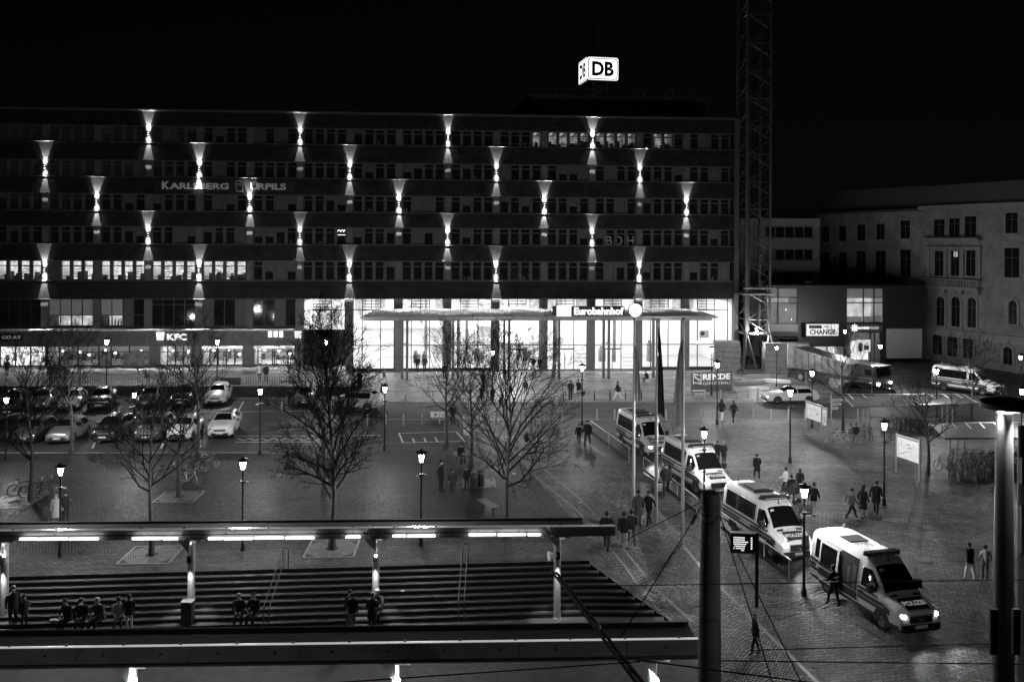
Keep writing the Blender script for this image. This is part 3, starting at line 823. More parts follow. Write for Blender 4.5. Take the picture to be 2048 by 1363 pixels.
def wallsign(name, label, words, px0, py0, px1, py1, back=None, off=1.05, letter=SIGNW, ext=.06, pad=1.0):
    u0, z1 = F(px0, py0, off); u1, z0 = F(px1, py1, off)
    root = fthing(name, label, 'sign'); b = MB()
    if back is not None: b.use(back); b.box(u0, u1, -off + .003, -off + min(.1, off - .004), z0, z1); b.obj('panel', root)
    if words:
        b = MB()
        for (w, a, c, y0, y1, m) in words:
            put_text(b, w, (u0 + (u1 - u0) * (a + c) / 2, -off - ext / 2, z0 + (z1 - z0) * (y0 + y1) / 2), (u1 - u0) * (c - a), (z1 - z0) * (y1 - y0), m, ext=ext / 2, bold=.05)
        b.obj('lettering', root)
    return root
wallsign('letter_sign', 'white glowing KFC letters on the dark shop fascia', [('KFC', 0, 1, 0, 1, SIGNW)], 334, 667, 374, 680)
t = wallsign('bucket_sign', 'small glowing bucket sign left of the KFC letters', None, 313, 664, 327, 680)
def bucket(t, px, py, h, off=1.15):
    u, z = F(px, py, off); b = MB().use(SIGNW)
    b.prism([(u - h * .38, z - h / 2), (u + h * .38, z - h / 2), (u + h * .5, z + h / 2), (u - h * .5, z + h / 2)], -off, -off + .14); b.obj('panel', t)
    b = MB().use(mat('bucket_stripe', .1, .6))
    for k in (-.2, 0, .2): b.prism([(u + h * k - .03, z - h * .48), (u + h * k + .03, z - h * .48), (u + h * k * 1.25 + .03, z + h * .1), (u + h * k * 1.25 - .03, z + h * .1)], -off - .012, -off + .01)
    b.obj('stripe', t)
bucket(t, 320, 672, .85)
t = fthing('bucket_sign', 'small glowing bucket sign on the right corner of the restaurant', 'sign'); bucket(t, 596, 669, .75)
t = fthing('stripe_sign', 'three short white glowing bars on the fascia over the restaurant doors', 'sign'); b = MB().use(SIGNW)
for x in (540, 551, 562): u, z = F(x, 668, 1.1); b.box(u - .2, u + .2, -1.12, -1.003, z - .33, z + .33)
b.obj('bar', t)
wallsign('shop_sign', 'black sign board with pale GO AY letters over the kiosk', [('GO AY', .3, .95, .25, .75, mat('pale_letter', .5, .5, emit=.1))], -15, 667, 46, 681, BLACK)
wallsign('letter_sign', 'white neon sign of the bakery at the right end of the hall', [('Backwerk', 0, 1, 0, 1, SIGNW)], 1391, 680, 1421, 687, None, off=.3)
# banner on the office front
M_BAN = mat('banner_cloth', .01, .8); M_BL = mat('banner_letter', .32, .7, emit=.05)
t = wallsign('banner', 'wide dark KARLSBERG URPILS banner hung on the office front', [('K', .05, .105, .18, .84, M_BL), ('ARLSBERG', .105, .53, .2, .72, M_BL), ('U', .685, .74, .18, .82, M_BL), ('RPILS', .74, .945, .2, .74, M_BL)], 310, 358, 587, 385, M_BAN, off=.06, ext=.01)
u0, z1 = F(310, 358, .06); u1, z0 = F(587, 385, .06); uc = u0 + (u1 - u0) * .607; zc = (z0 + z1) / 2
b = MB().use(M_BL)
for s in (1.0,):
    pr = [(-.3, -.5), (.25, -.55), (.42, -.3), (.3, -.12), (.4, .05), (.3, .25), (.2, .5), (-.05, .62), (-.35, .5), (-.45, .2), (-.35, -.15)]
    for k in range(len(pr)):
        p, q = pr[k], pr[(k + 1) % len(pr)]; b.tube([(uc + p[0], -.075, zc + p[1]), (uc + q[0], -.075, zc + q[1])], .02, 4)
    b.tube([(uc - .3, -.075, zc + .2), (uc + .25, -.075, zc + .2)], .018, 4); b.tube([(uc + .05, -.075, zc + .05), (uc + .2, -.075, zc + .05)], .018, 4); b.tube([(uc - .45, -.075, zc - .62), (uc + .45, -.075, zc - .62)], .018, 4)
b.obj('emblem', t)

# ------------------------------------------------------------------ canopy, its sign and clock
OFFC = 5.6
def FC(px, py): return F(px, py, OFFC)
can = fthing('station_canopy', 'long thin flat canopy on paired posts over the station entrance', 'canopy')
ul, zl = FC(722, 637); ur, _ = FC(1437, 640); zb = FC(1080, 638)[1]
b = MB().use(mat('canopy_metal', .28, .5, .4, var=.2, scale=3))
# plan: front edge longer on the left corner, tapered on the right; the sheet rises a little to the wall
pl = [(ul, -OFFC), (ur, -OFFC + .8), (ur - 1.5, -1.0), (ul + 1.2, -1.0)]
vs = [(x, y, zb + (.0 if k < 2 else .35)) for k, (x, y) in enumerate(pl)] + [(x, y, zb + (.28 if k < 2 else .72)) for k, (x, y) in enumerate(pl)]
b.add(vs, [(3, 2, 1, 0), (4, 5, 6, 7), (0, 1, 5, 4), (1, 2, 6, 5), (2, 3, 7, 6), (3, 0, 4, 7)])
b.obj('roof', can)
b = MB().use(mat('canopy_rib', .35, .4, .5)); n = 130
for k in range(n):
    x = ul + .3 + (ur - ul - 2) * k / n; b.tube([(x, -OFFC + .2, zb + .33), (x + .0, -1.1, zb + .76)], .045, 4)
b.obj('rib', can)
b = MB().use(mat('canopy_gutter', .2, .4, .5)); b.box(ul - .1, ur, -OFFC - .1, -OFFC + .04, zb + .1, zb + .3); b.box(ul + .3, ur - .5, -OFFC + .5, -OFFC + .7, zb - .2, zb - .003); b.obj('edge_beam', can)
for x in (809, 911, 1014, 1114, 1214, 1314):
    u = FC(x, 700)[0]; b = MB().use(mat('canopy_post', .16, .55, .2))
    for s in (-.26, .26): b.box(u + s - .13, u + s + .13, -OFFC + .45 - (s > 0) * .25, -OFFC + .75 - (s > 0) * .25, 0, zb - .2)
    b.box(u - .5, u + .5, -OFFC + .4, -OFFC + .8, zb - .2, zb - .003)
    b.obj('post', can)
    b = MB().use(STEEL); b.tube([(u - .7, -OFFC + .2, 3.75), (u + .7, -OFFC + .2, 3.75)], .03, 5); b.lathe([(.1, 3.7), (.12, 3.85)], 8, (u, -OFFC + .2, 0)); b.obj('spot_bracket', can)
for k in range(7): lamp('canopy_lamp', 'AREA', (ul + 3 + k * (ur - ul - 6) / 6, -3.0, zb - .25), CANL, can, shape=(2.5, 1.2))
t = fthing('station_sign', 'glowing white Eurobahnhof lettering with a white box standing on the canopy edge', 'sign')
ua, z1 = F(1114, 612, OFFC); ub, z0 = F(1142, 632, OFFC); b = MB().use(glow('box_white', 1.8)); b.box(ua, ub, -OFFC - .1, -OFFC + .15, z0, z1); b.obj('box', t)
b = MB(); put_text(b, 'DB', ((ua + ub) / 2, -OFFC - .115, (z0 + z1) / 2), (ub - ua) * .6, (z1 - z0) * .5, glow('box_letter', .8)); b.obj('emblem', t)
ua, z1 = F(1148, 614, OFFC); ub, z0 = F(1247, 629, OFFC); b = MB()
put_text(b, 'Eurobahnhof', ((ua + ub) / 2, -OFFC - .1, (z0 + z1) / 2), ub - ua, z1 - z0, SIGNW, ext=.05, bold=.05)
b.obj('lettering', t)
b = MB().use(DARK); b.box(ua - 1.5, ub, -OFFC + .02, -OFFC + .08, z0 - .12, z0 - .05)
b.use(mat('sign_back_band', .02, .7)); b.box(ua - 2.2, ub + .3, -OFFC + 1.0, -OFFC + 1.1, zb + .35, z1 + .05); b.use(DARK)
for k in range(8): b.box(ua + k * 1.0, ua + k * 1.0 + .05, -OFFC, -OFFC + .1, zb + .3, z0)
b.obj('rail', t)
t = fthing('station_clock', 'round white lit clock on the canopy beside the station name', 'clock')
u, z = F(1270.5, 620, OFFC); b = MB().use(DARK); b.lathe([(.76, -.1), (.76, .12)], 28, (u, -OFFC, z), 'y'); b.box(u - .06, u + .06, -OFFC - .04, -OFFC + .06, zb + .3, z - .74); b.obj('case', t)
b = MB().use(glow('clock_face', 2.2)); b.lathe([(.7, -.104), (.7, -.11)], 28, (u, -OFFC, z), 'y'); b.obj('face', t)
b = MB().use(BLACK); 
for ang, L, w in ((62, .55, .035), (180, .38, .045)):
    a = math.radians(ang); d = Vector((math.sin(a), 0, math.cos(a))); nn = Vector((d.z, 0, -d.x)) * w; c = Vector((u, -OFFC - .13, z))
    b.quad(c - nn - d * .08, c + nn - d * .08, c + nn * .6 + d * L, c - nn * .6 + d * L)
for k in range(12):
    a = k * math.pi / 6; d = Vector((math.sin(a), 0, math.cos(a))); nn = Vector((d.z, 0, -d.x)) * .02; c = Vector((u, -OFFC - .13, z)); b.quad(c - nn + d * .58, c + nn + d * .58, c + nn + d * .66, c - nn + d * .66)
b.obj('hands', t)

# ------------------------------------------------------------------ DB cube on the roof
u, zc = F(1208, 140, -7); zl, zr_ = F(1208, 163, -7)[1], F(1208, 117.5, -7)[1]
S = 3.9; hh = (zr_ - zl)
p = F0 + FDIR * (u - .5) + FNRM * -8.2
t = thing('roof_sign', 'big glowing DB cube sign on a frame on the station roof', 'sign', p + Vector((0, 0, 0)), math.radians(11))
b = MB().use(mat('sign_case', .02, .5)); b.box(-S / 2 + .12, S / 2 - .12, -S / 2 + .12, S / 2 - .12, zl - .1, zr_ + .1); b.obj('case', t)
def rrect(b, w, h, r, cz, place, n=5):
    pts = []
    for (sx, sz, a0) in ((1, 1, 0), (-1, 1, 90), (-1, -1, 180), (1, -1, 270)):
        for k in range(n + 1):
            a = math.radians(a0 + 90 * k / n); pts.append((sx * (w / 2 - r) + r * math.cos(a), cz + sz * (h / 2 - r) + r * math.sin(a)))
    b.add([place(x, z) for x, z in pts], [tuple(range(len(pts)))])
GL1, GL2 = glow('db_rim', 1.1), glow('db_white', 1.7)
M_DBL = mat('db_letter', .03, .5)
for k, (X, pf) in enumerate((((1, 0, 0), lambda o: (lambda x, z: (x, -S / 2 - o, z))), ((0, -1, 0), lambda o: (lambda x, z: (-S / 2 - o, -x, z))))):
    c = (zl + zr_) / 2; b = MB().use(GL1); rrect(b, S, hh, .3, c, pf(.0)); b.use(mat('db_ring', .02)); rrect(b, S * .93, hh * .9, .25, c, pf(.01)); b.use(GL2); rrect(b, S * .88, hh * .84, .2, c, pf(.02)); b.obj('face', t)
    b = MB(); cc = pf(.03)(0, c)
    put_text(b, 'DB', cc, S * .7, hh * .64, M_DBL, X=X, bold=.06); b.obj('lettering', t)
b = MB().use(STEEL)
for x in (-1, 1):
    for y in (-1, 1): b.tube([(x * .9, y * .9, zp + .26), (x * .9, y * .9, zl - .1)], .09, 6)
b.tube([(-.9, -.9, zp + .3), (.9, -.9, zl - .1)], .05, 5); b.tube([(.9, -.9, zp + .3), (-.9, -.9, zl - .1)], .05, 5); b.box(-.9, .9, -.9, .9, zl - .6, zl - .5)
b.tube([(0, 0, zr_), (0, 0, zr_ + 4.5)], .03, 5); b.obj('frame', t)

# ------------------------------------------------------------------ tower crane
cp = G(1505, 741); s_ = scale_at(cp); hw = 24.5 / s_
t = thing('tower_crane', 'dark lattice tower crane mast rising past the right end of the station', 'crane', cp, math.radians(8))
M_CR = mat('crane_steel', .09, .5, .3, var=.3)
zb0 = (745 - 668) / s_; topz = 46
b = MB().use(M_CR)
for x in (-hw, hw):
    for y in (-hw, hw): b.box(x - .11, x + .11, y - .11, y + .11, zb0, topz)
n = int((topz - zb0) / 1.55)
for k in range(n):
    z0 = zb0 + k * 1.55; z1 = z0 + 1.55
    for (p, q) in (((-hw, -hw), (hw, -hw)), ((hw, -hw), (hw, hw)), ((hw, hw), (-hw, hw)), ((-hw, hw), (-hw, -hw))):
        a, c = (p, q) if k % 2 else (q, p); b.tube([(a[0], a[1], z0), (c[0], c[1], z1)], .055, 4, False)
        if k % 2: b.tube([(p[0], p[1], z0), (q[0], q[1], z0)], .05, 4, False)
b.obj('mast', t)
b = MB().use(DARK)
for k in range(int(topz / .6)): b.box(.2, .75, .3, .34, zb0 + k * .6, zb0 + k * .6 + .03)
b.box(.2, .24, .3, .36, zb0, topz); b.box(.71, .75, .3, .36, zb0, topz); b.box(-.9, -.55, -.4, .2, zb0, topz); b.obj('ladder', t)
b = MB().use(mat('crane_base_steel', .06, .55, .3))
for x in (-1, 1):
    for y in (-1, 1):
        b.tube([(x * hw, y * hw, zb0 + .2), (x * 2.0, y * 2.0, .2)], .2, 4); b.tube([(x * hw, y * hw, zb0 + .2), (x * .3, y * 2.0, .2)], .14, 4)
b.box(-2.6, 2.6, -2.2, -1.8, 0, .4); b.box(-2.6, 2.6, 1.8, 2.2, 0, .4); b.box(-2.2, -1.8, -2.6, 2.6, .003, .38); b.box(1.8, 2.2, -2.6, 2.6, .003, .38); b.box(-hw - .2, hw + .2, -hw - .2, hw + .2, zb0 - .1, zb0 + .15)
b.obj('undercarriage', t)
b = MB().use(STEEL); b.box(-hw - .5, hw + .5, -hw - .4, hw + .4, (745 - 592) / s_, (745 - 589) / s_); b.box(-hw - .5, hw + .5, -hw - .42, -hw - .38, (745 - 580) / s_, (745 - 578) / s_); b.obj('platform', t)
b = MB().use(DARK); b.lathe([(.16, 0), (.2, .3)], 8, (-.2, -1.3, zb0 + .3)); b.obj('work_light', t)
b = MB().use(glow('work_glow', 60)); b.ball((-.2, -1.55, zb0 + .25), .14, 8, 5); b.obj('work_light_glow', t); lamp('work_lamp', 'POINT', (-.2, -1.8, zb0 + .25), LAMPW, t, .15)
M_CON = mat('ballast_concrete', .2, .8, var=.35, scale=1.6, bump=.4)
for (x0, x1, y0, y1, n, lab) in ((1429, 1478, 681, 744, 6, 'stack of pale concrete ballast blocks on the left foot of the crane'), (1528, 1592, 684, 745, 5, 'wider stack of concrete ballast blocks on the right foot of the crane')):
    c = G((x0 + x1) / 2, y1); s2 = scale_at(c); w = (x1 - x0) / s2 / 2; h = (y1 - y0) / s2 / n
    t = thing('ballast_stack', lab, 'ballast', c, math.radians(rnd.uniform(-7, -3)))
    for k in range(n):
        b = MB().use(M_CON); o = rnd.uniform(-.05, .05); b.box(-w + o, w + o, -.9, .9, k * h + .02, (k + 1) * h - .02); b.box(-w * .5, -w * .4, -.5, .5, (k + 1) * h - .021, (k + 1) * h + .0); b.obj('block', t)

c = G(1440, 757); t = thing('rubble_heap', 'low pale heap of rubble and sheeting behind the banner fence', 'rubble', c, .1); b = MB().use(mat('rubble', .35, .9, var=.5, scale=4, bump=1.0)); r_ = random.Random(2)
for k in range(26): x = r_.gauss(0, 1.0); y = r_.gauss(0, .5); h = max(.12, .7 - abs(x) * .3) * r_.uniform(.5, 1); b.add([(x + r_.uniform(-.5, .5), y + r_.uniform(-.4, .4), 0 if q < 5 else h + r_.uniform(-.1, .1)) for q in range(8)], [(0, 5, 6), (1, 6, 7), (2, 7, 5), (3, 5, 7), (5, 6, 7), (0, 6, 1), (1, 7, 2), (4, 5, 6)])
b.obj('rubble_heap', t, stuff=True)
c = G(1596, 752); s2 = scale_at(c); t = thing('site_cabin', 'small pale site cabin with one dark window behind the lorry tail', 'cabin', c, -.25); b = MB().use(mat('cabin_sheet', .3, .6, .2, var=.3, scale=2)); b.box(-1.1, 1.1, -.9, .9, 1.0, 66 / s2)
for k in range(9): b.box(-1.08 + k * .26, -1.02 + k * .26, -.93, -.901, 1.02, 65 / s2)
b.obj('wall', t); b = MB().use(M_DGLASS); b.box(-.1, .5, -.96, -.935, 2.4, 3.1); b.obj('window', t); b = MB().use(DARK)
for x in (-1, 1): b.box(x - .08, x + .08, -.8, .8, 0, 1.0)
b.obj('leg', t)
for k, (x, y, L, rz, lab) in enumerate(((1500, 768, 3.2, .2, 'stack of planks lying on the ground before the crane base'), (1555, 766, 2.6, -.3, 'bundle of scaffold tubes behind the wire fence'))):
    t = thing('plank_stack' if k == 0 else 'tube_bundle', lab, 'building material', G(x, y), rz); b = MB().use(mat('plank_wood', .25, .8, var=.4, scale=3) if k == 0 else STEEL)
    for i in range(12):
        yy, zz = (i % 4) * .2 - .3, .05 + (i // 4) * .12
        if k == 0: b.box(-L / 2 + rnd.uniform(-.1, .1), L / 2, yy, yy + .17, zz, zz + .1)
        else: b.tube([(-L / 2 + rnd.uniform(-.1, .1), yy, zz + .05), (L / 2, yy, zz + .05)], .05, 6)
    b.obj('planks' if k == 0 else 'tubes', t, stuff=True)
# ------------------------------------------------------------------ annex with the exchange office and the police post
class Wall:
    def __init__(s, p0, ang): s.p0 = Vector(p0); s.a = ang; s.d = Vector((math.cos(ang), math.sin(ang), 0)); s.n = Vector((math.sin(ang), -math.cos(ang), 0))
    def uv(s, px, py, off=0.0):
        p = plane_hit(px, py, s.p0 + s.n * off, s.n); return (p - s.p0).dot(s.d), p.z
WA = Wall(G(1650, 726), FA)
ann = thing('annex_building', 'low black-clad annex with two lit window bays right of the crane', 'building', WA.p0, FA)
def rect(b, W_, x0, y0, x1, y1, d0, d1):
    (u0, z1), (u1, z0) = W_.uv(x0, y0), W_.uv(x1, y1); b.box(u0, u1, d0, d1, z0, z1); return u0, u1, z0, z1
b = MB().use(mat('annex_cladding', .012, .5, var=.3)); rect(b, WA, 1596, 572, 1692, 692, -.05, 6); rect(b, WA, 1767, 572, 1845, 656, -.05, 6); rect(b, WA, 1520, 570, 1845, 575, -.25, 6); rect(b, WA, 1692, 645, 1767, 650, -.1, 6); rect(b, WA, 1520, 664, 1596, 672, -.12, 6)
rect(b, WA, 1760, 650, 1770, 724, -.1, 3); b.obj('cladding', ann)
b = MB().use(mat('annex_back', .1, .8)); rect(b, WA, 1520, 576, 1845, 724, 6.01, 6.3); b.obj('back_wall', ann)
b = MB().use(mat('annex_panel', .3, .7, var=.15)); rect(b, WA, 1773, 657, 1844, 716, .0, .4); rect(b, WA, 1530, 648, 1596, 664, -.02, .3); b.obj('panel', ann)
def litbay(x0, y0, x1, y1, lo, hi, rows, cols, blind):
    b = MB().use(M_MULL); u0, u1, z0, z1 = [*WA.uv(x0, y0)[:1], WA.uv(x1, y1)[0], WA.uv(x1, y1)[1], WA.uv(x0, y0)[1]]
    for k in cols: u = u0 + (u1 - u0) * k; b.box(u - .05, u + .05, -.05, .1, z0, z1)
    for k in rows: z = z0 + (z1 - z0) * k; b.box(u0, u1, -.06, .11, z - .06, z + .06)
    w = b.obj('window', ann)
    b = MB().use(M_GLASS); b.quad((u0, .03, z0), (u1, .03, z0), (u1, .03, z1), (u0, .03, z1)); b.obj('pane', w)
    b = MB().use(lit('annex_room_%d' % x0, lo, hi, .9, 3)); b.quad((u0, 3, z0), (u1, 3, z0), (u1, 3, z1), (u0, 3, z1))
    b.use(mat('annex_curtain', .22, .8, emit=.05)); 
    for (a, c, e, f) in blind: b.box(u0 + (u1 - u0) * a, u0 + (u1 - u0) * c, .15, .2, z0 + (z1 - z0) * e, z0 + (z1 - z0) * f)
    b.use(mat('room_white')); b.quad((u0, .2, z0), (u0, 3, z0), (u0, 3, z1), (u0, .2, z1)); b.quad((u1, .2, z0), (u1, 3, z0), (u1, 3, z1), (u1, .2, z1)); b.quad((u0, .2, z1), (u1, .2, z1), (u1, 3, z1), (u0, 3, z1)); b.quad((u0, .2, z0), (u1, .2, z0), (u1, 3, z0), (u0, 3, z0))
    b.obj('lit_room', ann)
litbay(1533, 576, 1595, 647, .25, .5, (0, .58, .74, 1), (0, .37, 1), ((0, .37, .02, .55), (.4, .97, .02, .55), (0, 1, .76, 1)))
litbay(1693, 576, 1766, 645, .35, .85, (0, .58, .73, 1), (0, .46, .75, 1), ((0, 1, .75, 1), (.02, .44, .03, .18), (.5, .95, .03, .18)))
litbay(1533, 664, 1595, 676, .8, 1.4, (0, 1), (0, .37, 1), ())
litbay(1697, 664, 1761, 726, .6, 1.5, (0, 1), (0, .05, .68, .8, 1), ((.7, 1, .75, 1), (.05, .65, .72, 1)))
litbay(1600, 692, 1690, 726, .3, 1.6, (0, 1), (0, .3, .6, 1), ())
b = MB().use(mat('poster_white', .7, .6, emit=.45)); rect(b, WA, 1712, 679, 1740, 703, -.1, -.06); b.use(mat('poster_ink', .1, .6)); rect(b, WA, 1716, 685, 1724, 702, -.115, -.104); rect(b, WA, 1727, 690, 1737, 699, -.115, -.104); b.obj('poster', ann)
def asign(name, label, x0, y0, x1, y1, off, back, words, cat='sign'):
    r = thing(name, label, cat, WA.p0, FA); (u0, z1), (u1, z0) = WA.uv(x0, y0, off), WA.uv(x1, y1, off)
    b = MB().use(mat('sign_case')); b.box(u0 - .12, u1 + .12, -off + .003, -.06, z0 - .12, z1 + .12); b.obj('case', r)
    b = MB().use(back); b.box(u0, u1, -off - .01, -off + .002, z0, z1); b.obj('panel', r)
    b = MB()
    for (w, a, c, y0, y1, m) in words: put_text(b, w, (u0 + (u1 - u0) * (a + c) / 2, -off - .02, z0 + (z1 - z0) * (y0 + y1) / 2), (u1 - u0) * (c - a), (z1 - z0) * (y1 - y0), m, bold=.06)
    b.obj('lettering', r); return r, (u0, u1, z0, z1)
INK = mat('sign_ink', .01, .5, var=0)
r, (u0, u1, z0, z1) = asign('exchange_sign', 'white lit CHANGE box sign on the black annex wall', 1613, 648, 1677, 671, .9, glow('change_white', 1.0), [('CHANGE', .1, .9, .1, .55, INK), ('Cash Western', .1, .47, .66, .88, INK), ('Union', .53, .68, .72, .9, INK)])
b = MB().use(INK); b.box(u0 + .3, u0 + .3 + (u1 - u0) * .4, -.916, -.912, z1 - .52, z1 - .12); b.obj('bar', r)
r, (u0, u1, z0, z1) = asign('police_sign', 'grey BUNDESPOLIZEI fascia sign with a round white star emblem', 1693, 649, 1764, 662, .3, mat('fascia_grey', .08, .5), [('BUNDES', .33, .63, .33, .67, mat('lit_letter', .7, .5, emit=1.2)), ('POLIZEI', .64, .9, .33, .67, mat('thin_letter', .4, .5, emit=.4))])
b = MB().use(glow('emblem_white', 2.5)); uc, zc = u0 + (u1 - u0) * .225, (z0 + z1) / 2
for k in range(8): a = k * math.pi / 4; b.box(-.06, .06, -.33, -.315, .1, .46, Matrix.Translation((uc, 0, zc)) @ Matrix.Rotation(a, 4, 'Y'))
b.lathe([(.3, -.34), (.3, -.32)], 16, (uc, 0, zc), 'y'); b.obj('emblem', r)
r = thing('air_conditioner', 'small white air conditioner box behind the right hall window', 'air conditioner', F0, FA); u, z = F(1407, 666, -.9)
b = MB().use(WHITEP); b.box(u - .55, u + .55, .6, .95, z - .38, z + .38); b.obj('housing', r); b = MB().use(DARK); b.lathe([(.26, .58), (.26, .6)], 14, (u - .2, 0, z), 'y'); b.obj('fan_grille', r); b = MB().use(DARK); b.box(u - .5, u + .5, .62, .9, z - .45, z - .383); b.obj('bracket', r)

# ------------------------------------------------------------------ buildings behind and to the right
WM = Wall(at(1580, 600, 116), FA); WM.p0.z = 0
mid = thing('office_wing', 'dark plain office wing with window bands behind the annex', 'building', WM.p0, FA)
b = MB().use(mat('wing_stone', .16, .8, var=.25)); rect(b, WM, 1480, 440, 1640, 640, .3, 8); rect(b, WM, 1480, 475, 1640, 498, 0, .29); rect(b, WM, 1480, 520, 1640, 543, 0, .29); rect(b, WM, 1480, 436, 1640, 452, -.1, .29); b.obj('wall', mid)
for (y0, y1) in ((452, 475), (498, 520), (543, 566)):
    for x in range(1532, 1626, 19):
        b = MB().use(M_FRAME); rect(b, WM, x, y0, x + 19, y1, .27, .31); w = b.obj('window', mid); b = MB().use(M_DGLASS if rnd.random() < .7 else M_BLIND); rect(b, WM, x + 3, y0 + 2, x + 18, y1 - 1, .255, .268); b.obj('pane', w)
p0 = G(1845, 716); ang = math.atan2(-1, .41)
WO = Wall(p0, ang)
M_OLD = mat('old_plaster', .19, .85, var=.45, scale=.7, bump=.15, spec=.08); M_TRIM = mat('sandstone_trim', .2, .75, var=.25, scale=2); M_OGL = mat('old_window_glass', .012, .12, spec=.25, var=.3)
zx = lambda x, y: (1440 + x / 3.245, 360 + y / 3.245)
def oldwall(b, x0, x1, ytop, ybot, d0, d1):
    u0 = WO.uv(x0, 600)[0]; u1 = WO.uv(x1, 600)[0]; b.box(u0, u1, d0, d1, ybot, ytop); return u0, u1
ztop = WO.uv(1845, 420)[1]
old = thing('arched_building', 'large old pale station building with arched windows and a stone balcony at the right edge', 'building', p0, ang)
b = MB().use(M_OLD); u0, u1 = oldwall(b, 1845, 2150, ztop, 0, 0, 12); b.obj('wall', old)
b = MB().use(M_TRIM); b.box(u0 - .3, u1, -.5, 12, ztop, ztop + .5); zc0 = WO.uv(1845, 656)[1]; b.box(u0 - .1, u1, -.45, -.003, zc0 - .3, zc0 + .3); b.box(u0 - .1, u1, -.3, -.003, zc0 - .6, zc0 - .3); b.box(u0 - .1, u1, -.12, -.003, 0, .8); b.obj('cornice', old)
b = MB().use(M_ROOF); b.prism([(u0 - .2, ztop + .5), (u1, ztop + .5), (u1, ztop + 3.0), (u0 - .2, ztop + 3.0)], .2, 12); b.obj('roof', old)
lw = thing('plaster_house', 'dim pale plaster house wing with ten sash windows above the annex', 'building', p0, ang)
b = MB().use(M_OLD); v0 = WO.uv(1627, 600)[0]; b.box(v0, u0 - .003, .35, 12, 0, ztop - .1); b.obj('wall', lw)
b = MB().use(M_ROOF); b.box(v0 - .2, u0 - .31, .0, 12, ztop - .1, ztop + .25); b.prism([(v0, ztop + .25), (u0 - .31, ztop + .25), (u0 - .31, ztop + 3.2), (v0, ztop + 3.2)], 1.2, 12); b.obj('roof', lw)
def win(root, q, off=0.0, arch=False, mm=M_OGL):
    (x0, x1, y0, y1) = q; (ua, z1), (ub, z0) = WO.uv(*zx(x0, y0)), WO.uv(*zx(x1, y1))
    z0 = WO.uv(*zx((x0 + x1) / 2, y1))[1]; z1 = WO.uv(*zx((x0 + x1) / 2, y0))[1]
    b = MB().use(M_TRIM); w = ub - ua
    if arch:
        r = w / 2; zc = z1 - r
        for k in range(10):
            a0, a1 = math.pi * k / 10, math.pi * (k + 1) / 10
            pts = [((ua + ub) / 2 + rr * math.cos(a), zc + rr * math.sin(a)) for rr, a in ((r, a0), (r + .3, a0), (r + .3, a1), (r, a1))]
            b.prism(pts, off - .14, off - .003)
        b.box(ua - .3, ua, off - .12, off - .003, z0, zc); b.box(ub, ub + .3, off - .12, off - .003, z0, zc); b.box(ua - .35, ub + .35, off - .2, off - .003, z0 - .2, z0)
    else:
        b.box(ua - .16, ua, off - .08, off - .003, z0, z1); b.box(ub, ub + .16, off - .08, off - .003, z0, z1); b.box(ua - .2, ub + .2, off - .1, off - .003, z1, z1 + .18); b.box(ua - .25, ub + .25, off - .2, off - .003, z0 - .16, z0)
    b.use(M_FRAME); b.box((ua + ub) / 2 - .04, (ua + ub) / 2 + .04, off - .03, off - .004, z0, z1 - .1); b.box(ua, ub, off - .028, off - .004, z0 + (z1 - z0) * .66, z0 + (z1 - z0) * .66 + .07)
    o = b.obj('window', root); b = MB().use(mm)
    if arch:
        pts = [(ua, z0), (ub, z0)] + [((ua + ub) / 2 + r * math.cos(math.pi * k / 12), zc + r * math.sin(math.pi * k / 12)) for k in range(13)]
        b.add([(x, off - .01, z) for x, z in pts], [tuple(range(len(pts)))])
    else: b.quad((ua, off - .01, z0), (ub, off - .01, z0), (ub, off - .01, z1), (ua, off - .01, z1))
    b.obj('pane', o); return ua, ub, z0, z1
for q in ((652, 698, 303, 400), (762, 808, 300, 396), (880, 932, 290, 392), (1005, 1058, 285, 385), (1160, 1222, 262, 380), (652, 700, 470, 610), (762, 812, 468, 608), (875, 935, 460, 612), (998, 1065, 458, 620), (1158, 1228, 452, 625)): win(lw, q, .35)
for q in ((1390, 1460, 255, 365), (1488, 1558, 248, 365), (1590, 1665, 235, 365), (1855, 1935, 212, 345), (1395, 1455, 460, 620), (1500, 1555, 460, 620), (1600, 1660, 455, 622), (1848, 1945, 440, 632)): wn = win(old, q)
for q in ((1408, 1460, 755, 945), (1505, 1560, 755, 950), (1610, 1665, 760, 955), (1878, 1930, 780, 935), (1382, 1445, 990, 1165), (1478, 1545, 1000, 1172), (1580, 1645, 1010, 1180), (1842, 1900, 1080, 1225)): win(old, q, 0, True)
b = MB().use(M_TRIM)
def uz(x, y): return WO.uv(*zx(x, y))
ua, ub = uz(1345, 400)[0], uz(1705, 400)[0]
for (y, h, d) in ((375, .35, .9), (430, .3, .35), (690, .3, .9), (640, .15, .8)): z = uz(1520, y)[1]; b.box(ua, ub, -d, -.004, z - h, z)
zlo, zhi = uz(1520, 688)[1], uz(1520, 645)[1]
for k in range(22): u = ua + (ub - ua) * (k + .5) / 22; b.box(u - .07, u + .07, -.75, -.6, zlo, zhi - .15)
for x in (1360, 1470, 1580, 1690): u = uz(x, 500)[0]; b.box(u - .2, u + .2, -.3, -.004, uz(x, 640)[1], uz(x, 432)[1]); b.box(u - .2, u + .2, -.6, -.004, zlo - .9, zlo - .31)
b.obj('balcony', old)
b = MB().use(lit('lamp_window', .2, .5)); u, z = uz(1530, 482); b.box(u - .3, u + .3, -.02, -.012, z - .3, z + .35); b.obj('lit_pane', old)
lp = glow('tiny_lamp', 12); 
